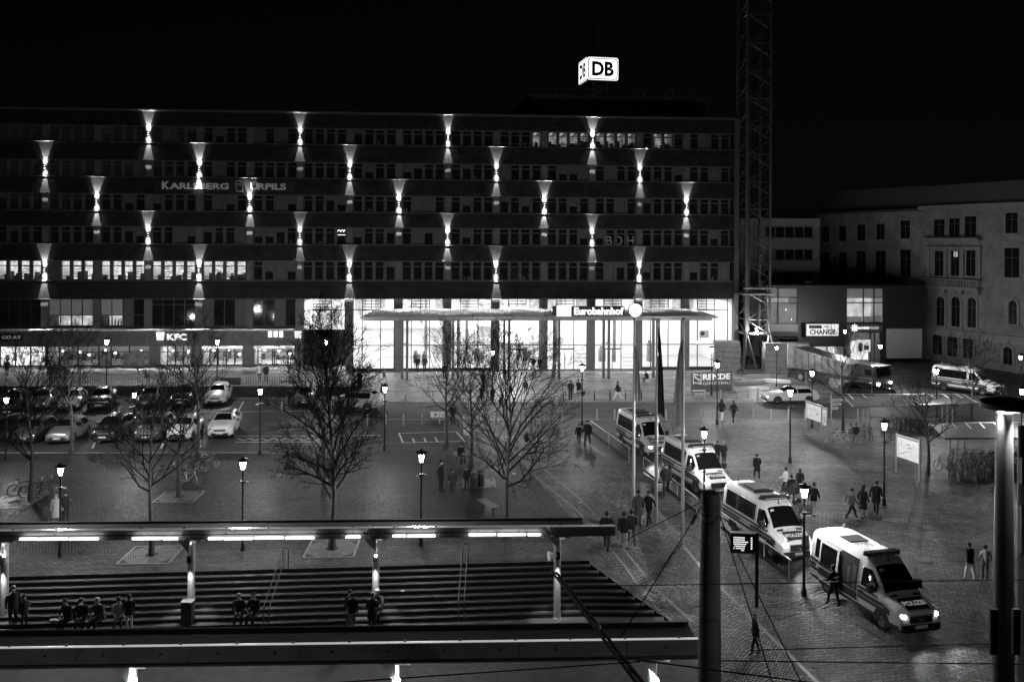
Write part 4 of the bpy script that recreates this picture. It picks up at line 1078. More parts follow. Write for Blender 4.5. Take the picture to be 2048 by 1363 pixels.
# ------------------------------------------------------------------ vehicles
class Loft:
    def __init__(s, L, st): s.L = L; s.a = np.array(st, float).T
    def g(s, k, x): return float(np.interp(x, s.a[0], s.a[k]))     # 1 zb 2 zw 3 zt 4 wb 5 ww 6 wt
    def sec(s, x):
        zb, zw, zt, wb, ww, wt = [s.g(k, x) for k in range(1, 7)]
        r = min(.12, (zt - zw) * .5)
        h = [(wb * .8, zb), (wb, zb + .1), (ww * .5 + wb * .5 + .006, (zb + .1 + zw) / 2), (ww, zw), ((ww + wt) / 2 + .012, (zw + zt - r) / 2), (wt, zt - r), (wt - .06, zt - r * .3), (wt * .75, zt), (wt * .35, zt + .025)]
        return h
    def body(s, b, n=44):
        xs = sorted(set(list(s.a[0]) + [s.L * i / n for i in range(n + 1)]))
        rings = []
        for x in xs:
            h = s.sec(x); rings.append([(s.L / 2 - x, -y, z) for y, z in h] + [(s.L / 2 - x, y, z) for y, z in reversed(h)])
        m = len(rings[0]); vs = [p for r in rings for p in r]; fs = []
        for i in range(len(rings) - 1):
            for k in range(m): fs.append((i * m + k, (i + 1) * m + k, (i + 1) * m + (k + 1) % m, i * m + (k + 1) % m))
        fs.append(tuple(range(m))); fs.append(tuple((len(rings) - 1) * m + k for k in range(m))[::-1])
        return b.add(vs, fs)
    def side_y(s, x, z):
        zb, zw, zt, wb, ww, wt = [s.g(k, x) for k in range(1, 7)]; r = min(.12, (zt - zw) * .5)
        return float(np.interp(z, [zb + .1, (zb + .1 + zw) / 2, zw, (zw + zt - r) / 2, zt - r], [wb, (ww + wb) / 2 + .006, ww, (ww + wt) / 2 + .012, wt]))
    def side(s, b, sg, poly, off=.012, n=10):
        """patch on the flank: poly = (s_start, s_end, z_low(s), z_high(s))"""
        x0, x1, lo, hi = poly
        f = lambda q, x: q(x) if callable(q) else q
        us = lin(x0, x1, n); vs = lin(0, 1, 5)
        return b.grid(lambda x, t: (s.L / 2 - x, sg * (s.side_y(x, f(lo, x) + (f(hi, x) - f(lo, x)) * t) + off), f(lo, x) + (f(hi, x) - f(lo, x)) * t), us, vs)
    def top_z(s, x, fr):
        zt, wt = s.g(3, x), s.g(6, x); zw = s.g(2, x); r = min(.12, (zt - zw) * .5); y = abs(fr) * wt
        return float(np.interp(y, [0, wt * .35, wt * .75, wt - .06, wt], [zt + .025, zt + .025, zt, zt - r * .3, zt - r]))
    def top(s, b, x0, x1, f0, f1, off=.014, n=8, m=8):
        return b.grid(lambda x, f: (s.L / 2 - x + off * .5, f * s.g(6, x), s.top_z(x, f) + off), lin(x0, x1, n), lin(f0, f1, m))
M_WHITE = mat('van_white', .88, .3, coat=.6, var=.16, scale=1.5); M_BLUE = mat('livery_dark', .035, .3, coat=.5, var=.1); M_SILV = mat('livery_silver', .55, .35, coat=.3, var=.05)
M_AUTO = mat('car_glass', .008, .05, var=0, spec=.6); M_TRIMB = mat('trim_black', .02, .55, var=.2); M_RIM = mat('wheel_rim', .4, .35, .8); M_CHR = mat('chrome', .6, .2, .9, var=0)
HEAD = glow('headlight_glow', 40.0); HEADOFF = mat('headlight_glass', .5, .1, .3, var=0)
M_TXW = mat('livery_letter', .8, .5, emit=.22, var=0)  # emission painted into the letters in place of reflected light
def wheels(root, lf, hubs, r, out, w=.2):
    for hx in hubs:
        for sg in (-1, 1):
            e = MB().use(RUB); y = sg * (out - .0); e.lathe([(r * .6, 0), (r * .92, -.005), (r, -.04), (r, -w + .04), (r * .92, -w), (r * .5, -w)], 20, (0, 0, 0), 'y')
            if sg < 0: e.v = [(x, -yy, z) for x, yy, z in e.v]
            wh = e.obj('wheel', root, 40); wh.location = (lf.L / 2 - hx, y, r)
            e = MB().use(M_RIM); e.lathe([(.05, -.01), (r * .6, -.02), (r * .62, -.0)], 16, (0, 0, 0), 'y')
            for k in range(5): e.box(-.03, .03, -.015, .012, .05, r * .58, Matrix.Rotation(k * 2 * math.pi / 5, 4, 'Y'))
            e.use(M_TRIMB); e.lathe([(.05, .008), (.05, .015)], 8, (0, 0, 0), 'y')
            if sg < 0: e.v = [(x, -yy, z) for x, yy, z in e.v]
            e.obj('rim', wh, 30)
def arches(b, lf, hubs, r, y0=0):
    for hx in hubs:
        for sg in (-1, 1):
            ring = [(lf.L / 2 - hx + r * math.cos(a), r * .78 + r * math.sin(a)) for a in lin(-.25, math.pi + .25, 18)]
            vs = [(x, sg * (lf.side_y(lf.L / 2 - x, max(z, .36)) + .016), max(.25, z)) for x, z in ring]; n = len(vs)
            b.add(vs + [(lf.L / 2 - hx, sg * (lf.side_y(hx, .5) + .016), r * .78)], [(k, k + 1, n) for k in range(n - 1)])
def anchor(nx, ny, zf, yaw, L):
    k = 1.0
    for _ in range(20): k = (CAMZ - gz(nx * k, ny * k)) / zf
    nx, ny = nx * k, ny * k; hd = Vector((math.sin(yaw), -math.cos(yaw), 0))
    c = Vector((nx, ny, 0)) - hd * (L / 2)
    return c, math.atan2(hd.y, hd.x)
VAN = Loft(5.93, [(0, .36, .74, .93, .80, .80, .66), (.05, .3, .8, 1.03, .88, .88, .74), (.3, .27, .92, 1.13, .95, .94, .80), (.7, .27, 1.02, 1.24, .97, .965, .83), (1.0, .27, 1.12, 1.34, .98, .97, .84), (1.4, .27, 1.2, 1.79, .99, .98, .77), (1.83, .27, 1.24, 2.2, .99, .985, .73), (2.12, .27, 1.26, 2.36, .995, .99, .78), (2.6, .27, 1.27, 2.43, .995, .99, .83), (5.3, .27, 1.27, 2.43, .995, .99, .84), (5.75, .3, 1.27, 2.40, .99, .98, .82), (5.88, .34, 1.27, 2.3, .96, .95, .8), (5.93, .4, 1.25, 2.1, .9, .92, .78)])
def police_van(label, loc, rz, hatch=True, opened=False, head=(1, 1), roof_text=None, lights=True):
    lf = VAN; L2 = lf.L / 2
    t = thing('police_van', label, 'police van', loc, rz, 'police vans in a row')
    b = MB().use(M_WHITE); lf.body(b); b.obj('body', t, 35)
    hubs = (1.0, 4.67)
    b = MB().use(M_BLUE)
    for sg in (-1, 1):
        lf.side(b, sg, (1.25, 5.85, 1.13, 1.235), n=24); lf.side(b, sg, (.55, 5.86, lambda s: .74, lambda s: min(1.05, .8 + .25 * s)), n=26); lf.side(b, sg, (.1, 5.86, lambda s: lf.g(1, s) + .1, .5), n=24)
    lf.top(b, .1, .74, -.66, .66); b.obj('livery', t, 30)
    b = MB().use(M_SILV)
    for sg in (-1, 1): lf.side(b, sg, (.9, 5.86, .88, .91), .02, 24)
    b.obj('stripe', t)
    b = MB().use(M_TRIMB); arches(b, lf, hubs, .47); b.obj('wheel_arch', t); b = MB().use(M_TRIMB)
    b.box(L2 - .14, L2 + .035, -.86, .86, .3, .56); b.box(L2 - .04, L2 + .05, -.7, .7, .28, .4)
    b.obj('bumper', t); b = MB().use(M_TRIMB); lf.top(b, .83, .95, -.8, -.42); lf.top(b, .83, .95, .42, .8); b.obj('vent', t)
    b = MB().use(M_AUTO); lf.top(b, 1.05, 1.8, -.93, .93, n=10, m=12); b.obj('windscreen', t, 40)
    b = MB().use(M_AUTO)
    for sg in (-1, 1): lf.side(b, sg, (1.38, 2.28, lambda s: 1.3 if s > 1.55 else 1.3 + (1.55 - s) * .1, lambda s: min(2.02, lf.g(3, s) - .2)))
    b.obj('door_window', t)
    b = MB().use(M_AUTO)
    for sg in (-1, 1): lf.side(b, sg, (2.5 if not (opened and sg < 0) else 3.75, 5.5, 1.34, lambda s: min(2.12, 2.12)), n=14)
    b.box(-L2 - .012, -L2 + .05, -.72, .72, 1.4, 1.95); b.obj('side_window', t)
    b = MB().use(M_TRIMB)
    for sg in (-1, 1):
        for s0 in (1.3, 2.42, 3.7): lf.side(b, sg, (s0, s0 + .016, .5, 2.15), .022, 1)
        lf.side(b, sg, (2.42, 5.7, 2.2, 2.22), .02, 12); lf.side(b, sg, (3.75, 5.6, 1.09, 1.105), .024, 10)
        b.box(L2 - 2.3, L2 - 2.12, sg * .99 - .03, sg * .99 + .03, 1.05, 1.09)
    b.obj('door_seam', t)
    # grille, star, plate
    b = MB().use(M_CHR); b.box(L2 - .02, L2 + .02, -.52, .52, .86, .9); b.box(L2 - .02, L2 + .02, -.46, .46, .58, .61)
    for sg in (-1, 1): b.prism([(L2 + .0, .6), (L2 + .02, .6), (L2 + .02, .88), (L2, .88)], sg * .5 - .02, sg * .5 + .02)
    b.obj('grille_frame', t)
    b = MB().use(M_TRIMB); b.box(L2 - .03, L2 + .012, -.48, .48, .605, .865); b.use(DARK)
    for z in (.66, .72, .79): b.box(L2 + .01, L2 + .022, -.47, .47, z, z + .015)
    b.use(M_CHR); 
    for k in range(3): a = k * 2 * math.pi / 3; b.box(L2 + .02, L2 + .035, -.012, .012, 0, .085, Matrix.Translation((0, 0, .735)) @ Matrix.Rotation(a, 4, 'X'))
    b.tube([(L2 + .03, .09 * math.cos(a), .735 + .09 * math.sin(a)) for a in lin(0, 2 * math.pi, 16)], .008, 4); b.obj('grille', t)
    b = MB().use(mat('number_plate', .6, .5, emit=.02)); b.box(L2 + .03, L2 + .058, -.26, .26, .41, .52); put_text(b, 'SB LR 210', (L2 + .062, 0, .465), .44, .07, INK, X=(0, 1, 0)); b.obj('number_plate', t)
    for k, sg in enumerate((-1, 1)):
        b = MB().use(HEAD if head[k] else HEADOFF); b.ball((L2 - .13, sg * .70, .86), (.16, .15, .085), 10, 6); b.obj('headlight', t, 60)
        if head[k]: lamp('headlight_beam', 'SPOT', (L2 + .12, sg * .7, .86), HEADW, t, .06, math.radians(75), .6, rot=(math.radians(90 - 12), 0, math.radians(-90)))
        b = MB().use(M_TRIMB); b.box(L2 - 1.62, L2 - 1.42, sg * 1.03 - .02, sg * 1.03 + .2 * sg if sg > 0 else sg * 1.03 + .02, 1.28, 1.6) if sg > 0 else b.box(L2 - 1.62, L2 - 1.42, -1.25, -1.01, 1.28, 1.6)
        b.obj('mirror', t)
    # light bar, aerials
    z = 2.43
    b = MB().use(mat('light_bar', .03, .15, var=.1, coat=.8)); x = L2 - 2.3
    b.prism([(x - .16, z + .02), (x + .17, z + .0), (x + .15, z + .13), (x - .12, z + .15)], -.72, .72); b.lathe([(.14, 0), (.12, .12)], 10, (x, -.72, z + .02)); b.lathe([(.14, 0), (.12, .12)], 10, (x, .72, z + .02)); b.use(M_SILV); b.box(x + .16, x + .175, -.6, .6, z + .04, z + .07); b.box(x - .1, x + .12, -.5, .5, z - .05, z + .0); b.obj('light_bar', t)
    b = MB().use(M_TRIMB); b.tube([(L2 - 1.95, .05, 2.29), (L2 - 2.0, .05, 2.5)], .016, 5); b.lathe([(.06, 2.27), (.02, 2.36)], 6, (L2 - 1.95, .05, 0)); b.tube([(L2 - 2.75, .3, 2.43), (L2 - 2.85, .3, 2.75)], .012, 4); b.tube([(-L2 + .6, -.3, 2.4), (-L2 + .55, -.3, 2.65)], .014, 4); b.obj('aerial', t)
    b = MB()
    if hatch:
        b.use(M_TRIMB); b.box(-1.9, -.35, -.55, .55, z + .02, z + .12); b.use(DARK); b.box(-1.6, -.5, -.42, .42, z + .12, z + .16); b.use(M_SILV); b.box(-1.95, -.3, -.6, -.57, z + .02, z + .1); b.box(-1.95, -.3, .57, .6, z + .02, z + .1)
        b.use(M_TRIMB); b.box(.08, .45, -.48, .48, z + .03, z + .06)
    else:
        b.use(M_TRIMB); b.box(-1.5, -.75, -.45, .45, z + .03, z + .07); b.use(M_WHITE); b.lathe([(.5, 0), (.48, .06), (.3, .1)], 18, (.35, 0, z + .02)); b.use(mat('rotating_beacon', .2, .2)); b.lathe([(.08, 0), (.08, .14), (.04, .18)], 10, (-2.6, .55, z))
    b.obj('roof_hatch', t)
    b = MB()
    put_text(b, 'POLIZEI', (L2 - .40, 0, lf.top_z(.40, 0) + .024), .98, .26, M_TXW, X=(0, 1, 0), Y=(-.93, 0, .25), bold=.03)
    for sg in (-1, 1): put_text(b, 'POLIZEI', (-1.9, sg * (lf.side_y(4.87 - .03, .97) + .024), .97), .95, .13, M_TXW, X=(-sg, 0, 0), bold=.01) if sg > 0 else put_text(b, 'POLIZEI', (-.4 if not opened else -1.9, -(1.0 + .022), .97), .95, .13, M_TXW, X=(1, 0, 0), bold=.01)
    if roof_text:
        put_text(b, roof_text[0], (-.55, .0, z + .04), .8, .2, INK, X=(0, -1, 0), Y=(1, 0, 0)); put_text(b, roof_text[1], (-.28, .1, z + .045), .45, .2, INK, X=(0, -1, 0), Y=(1, 0, 0))
    else: put_text(b, '5102', (-2.25, 0, z + .035), .7, .22, INK, X=(0, -1, 0), Y=(1, 0, 0))
    b.obj('lettering', t)
    b = MB().use(mat('windscreen_sticker', .6, .6)); lf.top(b, 1.62, 1.7, -.8, -.55, .025, 2, 2); b.box(L2 - 1.16, L2 - 1.1, -.5, -.2, 1.36 + .06, 1.36 + .1); b.obj('sticker', t)
    if opened:
        b = MB().use(mat('van_interior', .02, .8)); lf.side(b, -1, (2.5, 3.7, .55, 2.2), .016); b.use(mat('van_seat', .08, .8)); lf.side(b, -1, (2.62, 2.85, .9, 1.9), .022); lf.side(b, -1, (3.0, 3.2, 1.0, 1.75), .022); b.obj('door_opening', t)
        b = MB().use(M_SILV); lf.side(b, -1, (2.5, 3.7, .5, .56), .03); lf.side(b, -1, (2.46, 2.5, .5, 2.2), .03); b.obj('door_sill', t)
        b = MB().use(M_WHITE); lf.side(b, -1, (3.72, 5.05, .5, 1.13), .1); lf.side(b, -1, (3.72, 3.85, 1.13, 2.2), .1); lf.side(b, -1, (3.72, 5.05, 2.1, 2.2), .1); lf.side(b, -1, (4.95, 5.05, 1.13, 2.2), .1); d = b.obj('sliding_door', t)
        b = MB().use(M_AUTO); lf.side(b, -1, (3.85, 4.95, 1.25, 2.1), .1); b.obj('pane', d); b = MB().use(M_BLUE); lf.side(b, -1, (3.72, 5.05, .72, 1.05), .108); lf.side(b, -1, (3.72, 5.05, 1.12, 1.24), .108); b.obj('livery', d)
    wheels(t, lf, hubs, .35, .985)
    return t
VANS = [(14.942, 31.826, 14.397), (13.881, 42.003, 15.267), (11.986, 50.328, 15.047), (10.003, 58.328, 14.587)]
labs = ['nearest police van, its side door slid open with an officer standing at it', 'second police van in the row, beside the departure display post', 'third police van in the row, partly behind the two right-hand flagpoles', 'farthest police van at the back of the row, behind the left-hand flagpole']
for k, (nx, ny, zf) in enumerate(VANS):
    c, rz = anchor(nx, ny, zf, .25, VAN.L); zz = gz(c.x, c.y)
    v = police_van(labs[k], (c.x, c.y, zz + .0), rz, hatch=k > 0, opened=k == 0, head=(1, 1) if k == 0 else (1, 1) if k < 3 else (1, 0), roof_text=('0510', 'SL') if k == 0 else None)
c = G(1932, 783); pv = police_van('police van with a dark bonnet parked before the arched building at the right', (c.x, c.y, 0), math.radians(-52), hatch=False, head=(0, 0)); del pv['group']
CARS = {
 'hatch': Loft(4.1, [(0, .3, .5, .62, .7, .7, .6), (.08, .22, .6, .76, .8, .8, .68), (.4, .2, .74, .88, .86, .86, .74), (.95, .2, .86, .99, .88, .89, .76), (1.15, .2, .88, 1.04, .88, .9, .74), (1.85, .2, .92, 1.43, .88, .9, .6), (2.5, .2, .94, 1.49, .88, .9, .58), (3.3, .2, .95, 1.46, .88, .9, .58), (3.75, .22, .95, 1.32, .87, .88, .6), (4.02, .28, .85, 1.05, .84, .85, .66), (4.1, .36, .7, .9, .78, .8, .66)]),
 'suv': Loft(4.4, [(0, .36, .66, .82, .74, .74, .62), (.08, .28, .76, .96, .84, .84, .72), (.4, .26, .9, 1.06, .9, .9, .78), (1.0, .26, 1.0, 1.14, .92, .93, .79), (1.2, .26, 1.02, 1.2, .92, .93, .77), (1.85, .26, 1.06, 1.58, .92, .93, .64), (2.5, .26, 1.08, 1.65, .92, .93, .62), (3.6, .26, 1.1, 1.62, .92, .93, .62), (4.1, .28, 1.1, 1.45, .91, .92, .66), (4.33, .34, 1.0, 1.2, .88, .89, .7), (4.4, .42, .8, 1.0, .82, .84, .7)]),
 'estate': Loft(4.9, [(0, .3, .5, .62, .7, .7, .6), (.1, .2, .62, .76, .82, .82, .7), (.5, .18, .76, .88, .89, .88, .76), (1.25, .18, .86, .99, .91, .91, .78), (1.5, .18, .88, 1.04, .91, .92, .76), (2.3, .18, .92, 1.42, .91, .92, .6), (3.0, .18, .94, 1.46, .91, .92, .58), (4.0, .18, .95, 1.42, .91, .92, .58), (4.5, .2, .95, 1.25, .9, .9, .62), (4.8, .26, .86, 1.02, .86, .87, .68), (4.9, .36, .7, .9, .8, .82, .68)]),
}
PAINT = {'black': mat('paint_black', .015, .25, coat=.8, var=.1), 'white': mat('paint_white', .62, .3, coat=.7, var=.05), 'silver': mat('paint_silver', .3, .3, .5, coat=.7, var=.05), 'grey': mat('paint_grey', .1, .3, .4, coat=.7, var=.08)}
def car(kind, paint, label, loc, rz, head=False, group='cars in the car park', rails=False, face=False, name='parked_car'):
    lf = CARS[kind]; L2 = lf.L / 2; suv = kind == 'suv'; k = 1 if not suv else 1.1
    w0, w1 = (1.2, 1.82) if kind != 'estate' else (1.55, 2.27); r0 = {'hatch': 3.35, 'suv': 3.65, 'estate': 4.05}[kind]; r1 = {'hatch': 3.72, 'suv': 4.08, 'estate': 4.47}[kind]
    hubs = {'hatch': (.78, 3.3), 'suv': (.85, 3.5), 'estate': (.9, 3.85)}[kind]
    t = thing(name, label, 'car', loc, rz, group)
    b = MB().use(PAINT[paint]); lf.body(b, 36); b.obj('body', t, 35)
    b = MB().use(M_AUTO); lf.top(b, w0, w1, -.95, .95); b.obj('windscreen', t, 40)
    b = MB().use(M_AUTO); lf.top(b, r0, r1, -.9, .9); b.obj('rear_window', t, 40)
    b = MB().use(M_AUTO); zlo = lf.g(2, 2.2) + .02; zhi = lf.g(3, 2.4) - .14
    for sg in (-1, 1):
        for a, c in ((w0 + .35, 2.3 if kind != 'estate' else 2.75), (2.38 if kind != 'estate' else 2.83, r0 + .05)): lf.side(b, sg, (a, c, zlo, lambda s: max(zlo + .02, min(zhi, lf.g(3, s) - .13))))
    b.obj('side_window', t)
    b = MB().use(M_TRIMB); arches(b, lf, hubs, .4 * k); b.obj('wheel_arch', t); b = MB().use(M_TRIMB); z = lf.g(3, .0)
    b.box(L2 - .05, L2 + .03, -.62, .62, lf.g(1, 0) - .06, lf.g(1, 0) + .14); b.box(L2 - .06, L2 + .012, -.42, .42, z - .2, z - .07)
    for sg in (-1, 1): b.box(L2 - w0 - .55, L2 - w0 - .38, sg * (lf.g(5, 1.6) + .1) - .09, sg * (lf.g(5, 1.6) + .1) + .09, zlo - .02, zlo + .13)
    if face: b.prism([(L2 + .03, .32), (L2 + .035, .32), (L2 + .035, .6), (L2 + .03, .6)], -.55, .55); b.box(L2 - .01, L2 + .045, -.3, .3, .28, .5)
    b.obj('trim', t)
    if rails:
        b = MB().use(M_TRIMB); lf.top(b, w1 + .1, r0 - .1, -.8, .8, .02)
        b.obj('roof_panel', t)
    b = MB().use(M_SILV); b.tube([(L2 - .25, -.4, z + .0), (L2 + .015, -.42, z - .06), (L2 + .02, .42, z - .06), (L2 - .25, .4, z)], .012, 4); b.obj('grille_bar', t)
    b = MB().use(mat('number_plate')); b.box(L2 + .02, L2 + .04, -.26, .26, lf.g(1, 0) + .08, lf.g(1, 0) + .19); b.obj('number_plate', t)
    for sg in (-1, 1):
        b = MB().use(HEAD if head else HEADOFF); b.ball((L2 - .16, sg * .62 * (1 if kind == 'hatch' else 1.06), z - .03), (.17, .14, .07), 10, 5); b.obj('headlight', t, 60)
        b = MB().use(mat('tail_light', .12, .2)); b.ball((-L2 + .07, sg * .68, lf.g(2, lf.L - .1) + .0), (.05, .12, .1), 8, 5); b.obj('tail_light', t, 60)
    wheels(t, lf, hubs, .31 * k, lf.g(5, 1) - .005, .19)
    return t
def pcar(px, py, kind, paint, label, yaw=8, **k):
    c = G(px, py); a = math.radians(-90 + yaw)
    return car(kind, paint, label, c, a, **k)
# front row, noses to the camera
pcar(22, 872, 'hatch', 'black', 'black hatchback at the left end of the front parking row', 4)
pcar(72, 876, 'hatch', 'grey', 'dark grey hatchback, second from the left in the front parking row', 4)
pcar(138, 876, 'hatch', 'silver', 'silver hatchback with a pale number plate behind the birch-like trunk, front parking row', 4)
pcar(228, 874, 'suv', 'black', 'black tall car with shining roof in the middle of the front parking row', 4)
pcar(312, 874, 'suv', 'grey', 'dark car hidden behind the branching tree in the front parking row', 4)
pcar(372, 872, 'hatch', 'white', 'white hatchback with a black wedge on its nose in the front parking row', 4, face=True)
pcar(450, 866, 'suv', 'white', 'white car with a black roof alone at the right end of the front parking row', 8, rails=True)
# back row
pcar(28, 815, 'hatch', 'black', 'dark hatchback by the terrace steps at the left end of the back parking row', 14)
pcar(88, 812, 'hatch', 'silver', 'silver hatchback, second from the left in the back parking row', 14)
pcar(146, 812, 'hatch', 'white', 'pale hatchback, third from the left in the back parking row', 16)
pcar(205, 812, 'suv', 'black', 'black estate-like car, fourth from the left in the back parking row', 16)
pcar(303, 807, 'hatch', 'grey', 'grey hatchback behind the thick tree in the back parking row', 8)
pcar(372, 806, 'suv', 'black', 'black car left of the white van-like car in the back parking row', 8)
pcar(437, 803, 'suv', 'white', 'white tall car against the terrace wall in the back parking row', 10)
pcar(612, 805, 'hatch', 'silver', 'silver hatchback near the kerb at the right end of the back parking row', 8)
c = G(715, 817); car('suv', 'white', 'white car with dark windows seen side-on behind the bare dark tree', c, math.radians(180 - 14), rails=True, group=None)
c = G(1580, 803); t = car('estate', 'white', 'white taxi-like estate car with lights on, crossing in front of the fence', c, math.radians(186), head=False, group=None, name='estate_car')
lamp('car_beam', 'SPOT', (CARS['estate'].L / 2 + .2, 0, .65), HEADW * .6, t, .1, math.radians(80), .6, rot=(math.radians(78), 0, math.radians(-90)))
b = MB().use(glow('headlight_low', 6)); b.ball((CARS['estate'].L / 2 - .1, .66, .6), (.15, .14, .07)); b.obj('headlight', t)
c = G(1735, 794); car('estate', 'black', 'low black car behind the roof of the bicycle shelter', c, math.radians(-12), group=None, name='parked_car')

# ------------------------------------------------------------------ tipper lorry
a_, c_ = G(1600, 758), G(1768, 786); hd = (c_ - a_); Lt = hd.length; ang = math.atan2(hd.y, hd.x)
t = thing('tipper_lorry', 'lorry with a long pale ribbed tipping body and lit headlights behind the fence', 'lorry', (a_ + c_) / 2, ang)
X0, X1 = -Lt / 2, Lt / 2
M_TIP = mat('tipper_metal', .2, .4, .6, var=.6, scale=2); 
b = MB().use(M_TIP); xb0, xb1 = X0, X1 - 3.0
b.prism([(xb0, 1.5), (xb1, 1.35), (xb1 + .1, 2.55), (xb0 + .2, 3.5)], -1.2, 1.2)
for k in range(9): x = xb0 + .4 + (xb1 - xb0 - .6) * k / 8; b.box(x - .05, x + .05, -1.28, -1.2, 1.45, 2.5 + .09 * (8 - k)); b.box(x - .05, x + .05, 1.2, 1.28, 1.45, 2.5 + .09 * (8 - k))
b.box(xb0, xb1, -1.32, -1.203, 1.36, 1.5); b.obj('tipping_body', t)
b = MB().use(DARK); b.box(X0 + .3, X1 - .4, -.5, .5, .8, 1.3); b.box(X0 + 1.5, X0 + 4.5, -1.22, -1.1, .45, .95); b.obj('chassis', t)
b = MB().use(mat('cab_paint', .025, .35, coat=.5)); b.prism([(X1 - 2.4, .7), (X1, .7), (X1, 1.6), (X1 - .2, 2.5), (X1 - .6, 2.7), (X1 - 2.4, 2.7)], -1.2, 1.2); b.obj('cab', t)
b = MB().use(M_AUTO); b.add([(X1 + .012, -1.05, 1.63), (X1 + .012, 1.05, 1.63), (X1 - .17, 1.0, 2.45), (X1 - .17, -1.0, 2.45)], [(0, 1, 2, 3)]); b.box(X1 - 1.3, X1 - .55, -1.215, -1.203, 1.7, 2.3); b.box(X1 - 1.3, X1 - .55, 1.203, 1.215, 1.7, 2.3); b.obj('windscreen', t)
b = MB().use(M_TRIMB); b.box(X1 - .1, X1 + .12, -1.22, 1.22, .45, .9); b.box(X1, X1 + .03, -.8, .8, 1.0, 1.5); b.box(X1 - .4, X1 + .1, -1.05, 1.05, 2.6, 2.68); b.obj('bumper', t)
for sg in (-1, 1):
    b = MB().use(HEAD); b.ball((X1 + .1, sg * .95, 1.0), (.08, .14, .1)); b.obj('headlight', t); lamp('headlight_beam', 'SPOT', (X1 + .35, sg * .95, 1.0), HEADW, t, .06, math.radians(75), .6, rot=(math.radians(78), 0, math.radians(-90)))
    b = MB().use(M_TRIMB); b.box(X1 - .2, X1 - .05, sg * 1.45 - .1, sg * 1.45 + .1, 1.7, 2.3); b.obj('mirror', t)
    for x in (X1 - 1.2, X0 + 1.0, X0 + 2.3):
        b = MB().use(RUB); b.lathe([(.3, 0), (.48, 0), (.5, .05), (.5, .28), (.3, .3)], 18, (0, -.15, 0), 'y'); w = b.obj('wheel', t, 40); w.location = (x, sg * 1.05, .5); b = MB().use(STEEL); b.lathe([(.05, sg * .14), (.28, sg * .14), (.3, sg * .155)], 12, (0, 0, 0), 'y'); b.obj('rim', w)
# ------------------------------------------------------------------ people
SKIN = mat('skin', .38, .5, var=.05)
HAIRS = {'d': mat('hair_dark', .02, .6), 'l': mat('hair_light', .4, .6), 'g': mat('hair_grey', .25, .6)}
CL = {v: mat('cloth_%s' % n, v, .85, var=.25, scale=9, bump=.2) for v, n in ((.012, 'black'), (.03, 'charcoal'), (.07, 'dark'), (.14, 'mid'), (.38, 'pale'), (.85, 'white'))}
def cl(v): return CL[min(CL, key=lambda k: abs(k - v))]
def skeleton(pose, r):
    J = {}; lean = .0
    hipz = .93
    P = lambda n, x, y, z, rr, par: J.__setitem__(n, (Vector((x, y, z)), rr, par))
    if pose == 'sit':
        P('pel', 0, .1, .52, .15, None); P('spi', 0, .08, .72, .13, 'pel'); P('che', 0, .0, .95, .15, 'spi'); P('nec', 0, -.05, 1.12, .06, 'che')
        P('hd1', 0, -.09, 1.2, .085, 'nec'); P('hd2', 0, -.1, 1.32, .09, 'hd1')
        for s, n in ((-1, 'l'), (1, 'r')):
            P('sh' + n, s * .19, .0, 1.04, .075, 'che'); P('el' + n, s * .25, -.1, .78, .055, 'sh' + n); P('wr' + n, s * .1, -.32, .72, .036, 'el' + n)
            P('hip' + n, s * .1, .06, .5, .1, 'pel'); P('kn' + n, s * .13, -.36, .5, .072, 'hip' + n); P('an' + n, s * .13, -.38, .1, .048, 'kn' + n); P('to' + n, s * .14, -.52, .045, .04, 'an' + n)
        return J
    f = {'stand': 0.0, 'walk': .28, 'walk2': -.28, 'phone': .03, 'pockets': .02, 'slow': .14, 'push': .2}.get(pose, 0)
    lean = -.03 if abs(f) > .1 else 0
    P('pel', 0, 0, .96, .14, None); P('spi', 0, lean * .5, 1.16, .125, 'pel'); P('che', 0, lean, 1.36, .15, 'spi'); P('nec', 0, lean - .0, 1.5, .058, 'che')
    P('hd1', 0, lean - .02, 1.57, .082, 'nec'); P('hd2', 0, lean - .035, 1.68, .088, 'hd1')
    for s, n in ((-1, 'l'), (1, 'r')):
        P('sh' + n, s * .19, lean, 1.42, .075, 'che')
        a = s * f
        if pose == 'phone' and s > 0: P('el' + n, s * .25, -.08, 1.16, .055, 'sh' + n); P('wr' + n, s * .12, -.28, 1.3, .036, 'el' + n)
        elif pose == 'pockets': P('el' + n, s * .3, .06, 1.14, .055, 'sh' + n); P('wr' + n, s * .2, -.06, .95, .036, 'el' + n)
        elif pose == 'push': P('el' + n, s * .24, -.1, 1.14, .055, 'sh' + n); P('wr' + n, s * .2, -.38, 1.06, .036, 'el' + n)
        else: P('el' + n, s * .25, .03 + a * .5, 1.15, .055, 'sh' + n); P('wr' + n, s * .25, -.06 + a * .85, .9, .036, 'el' + n)
        P('hip' + n, s * .095, 0, .9, .095, 'pel'); P('kn' + n, s * .1, -a * .7 - abs(f) * .22, .5, .068, 'hip' + n)
        bend = abs(f) * .25 if a < 0 else 0
        P('an' + n, s * .1, -a * 1.25 + bend * .4, .09 + bend, .047, 'kn' + n); P('to' + n, s * .12, -a * 1.25 - .15 + bend * .2, .045 + bend * .5, .038, 'an' + n)
    return J
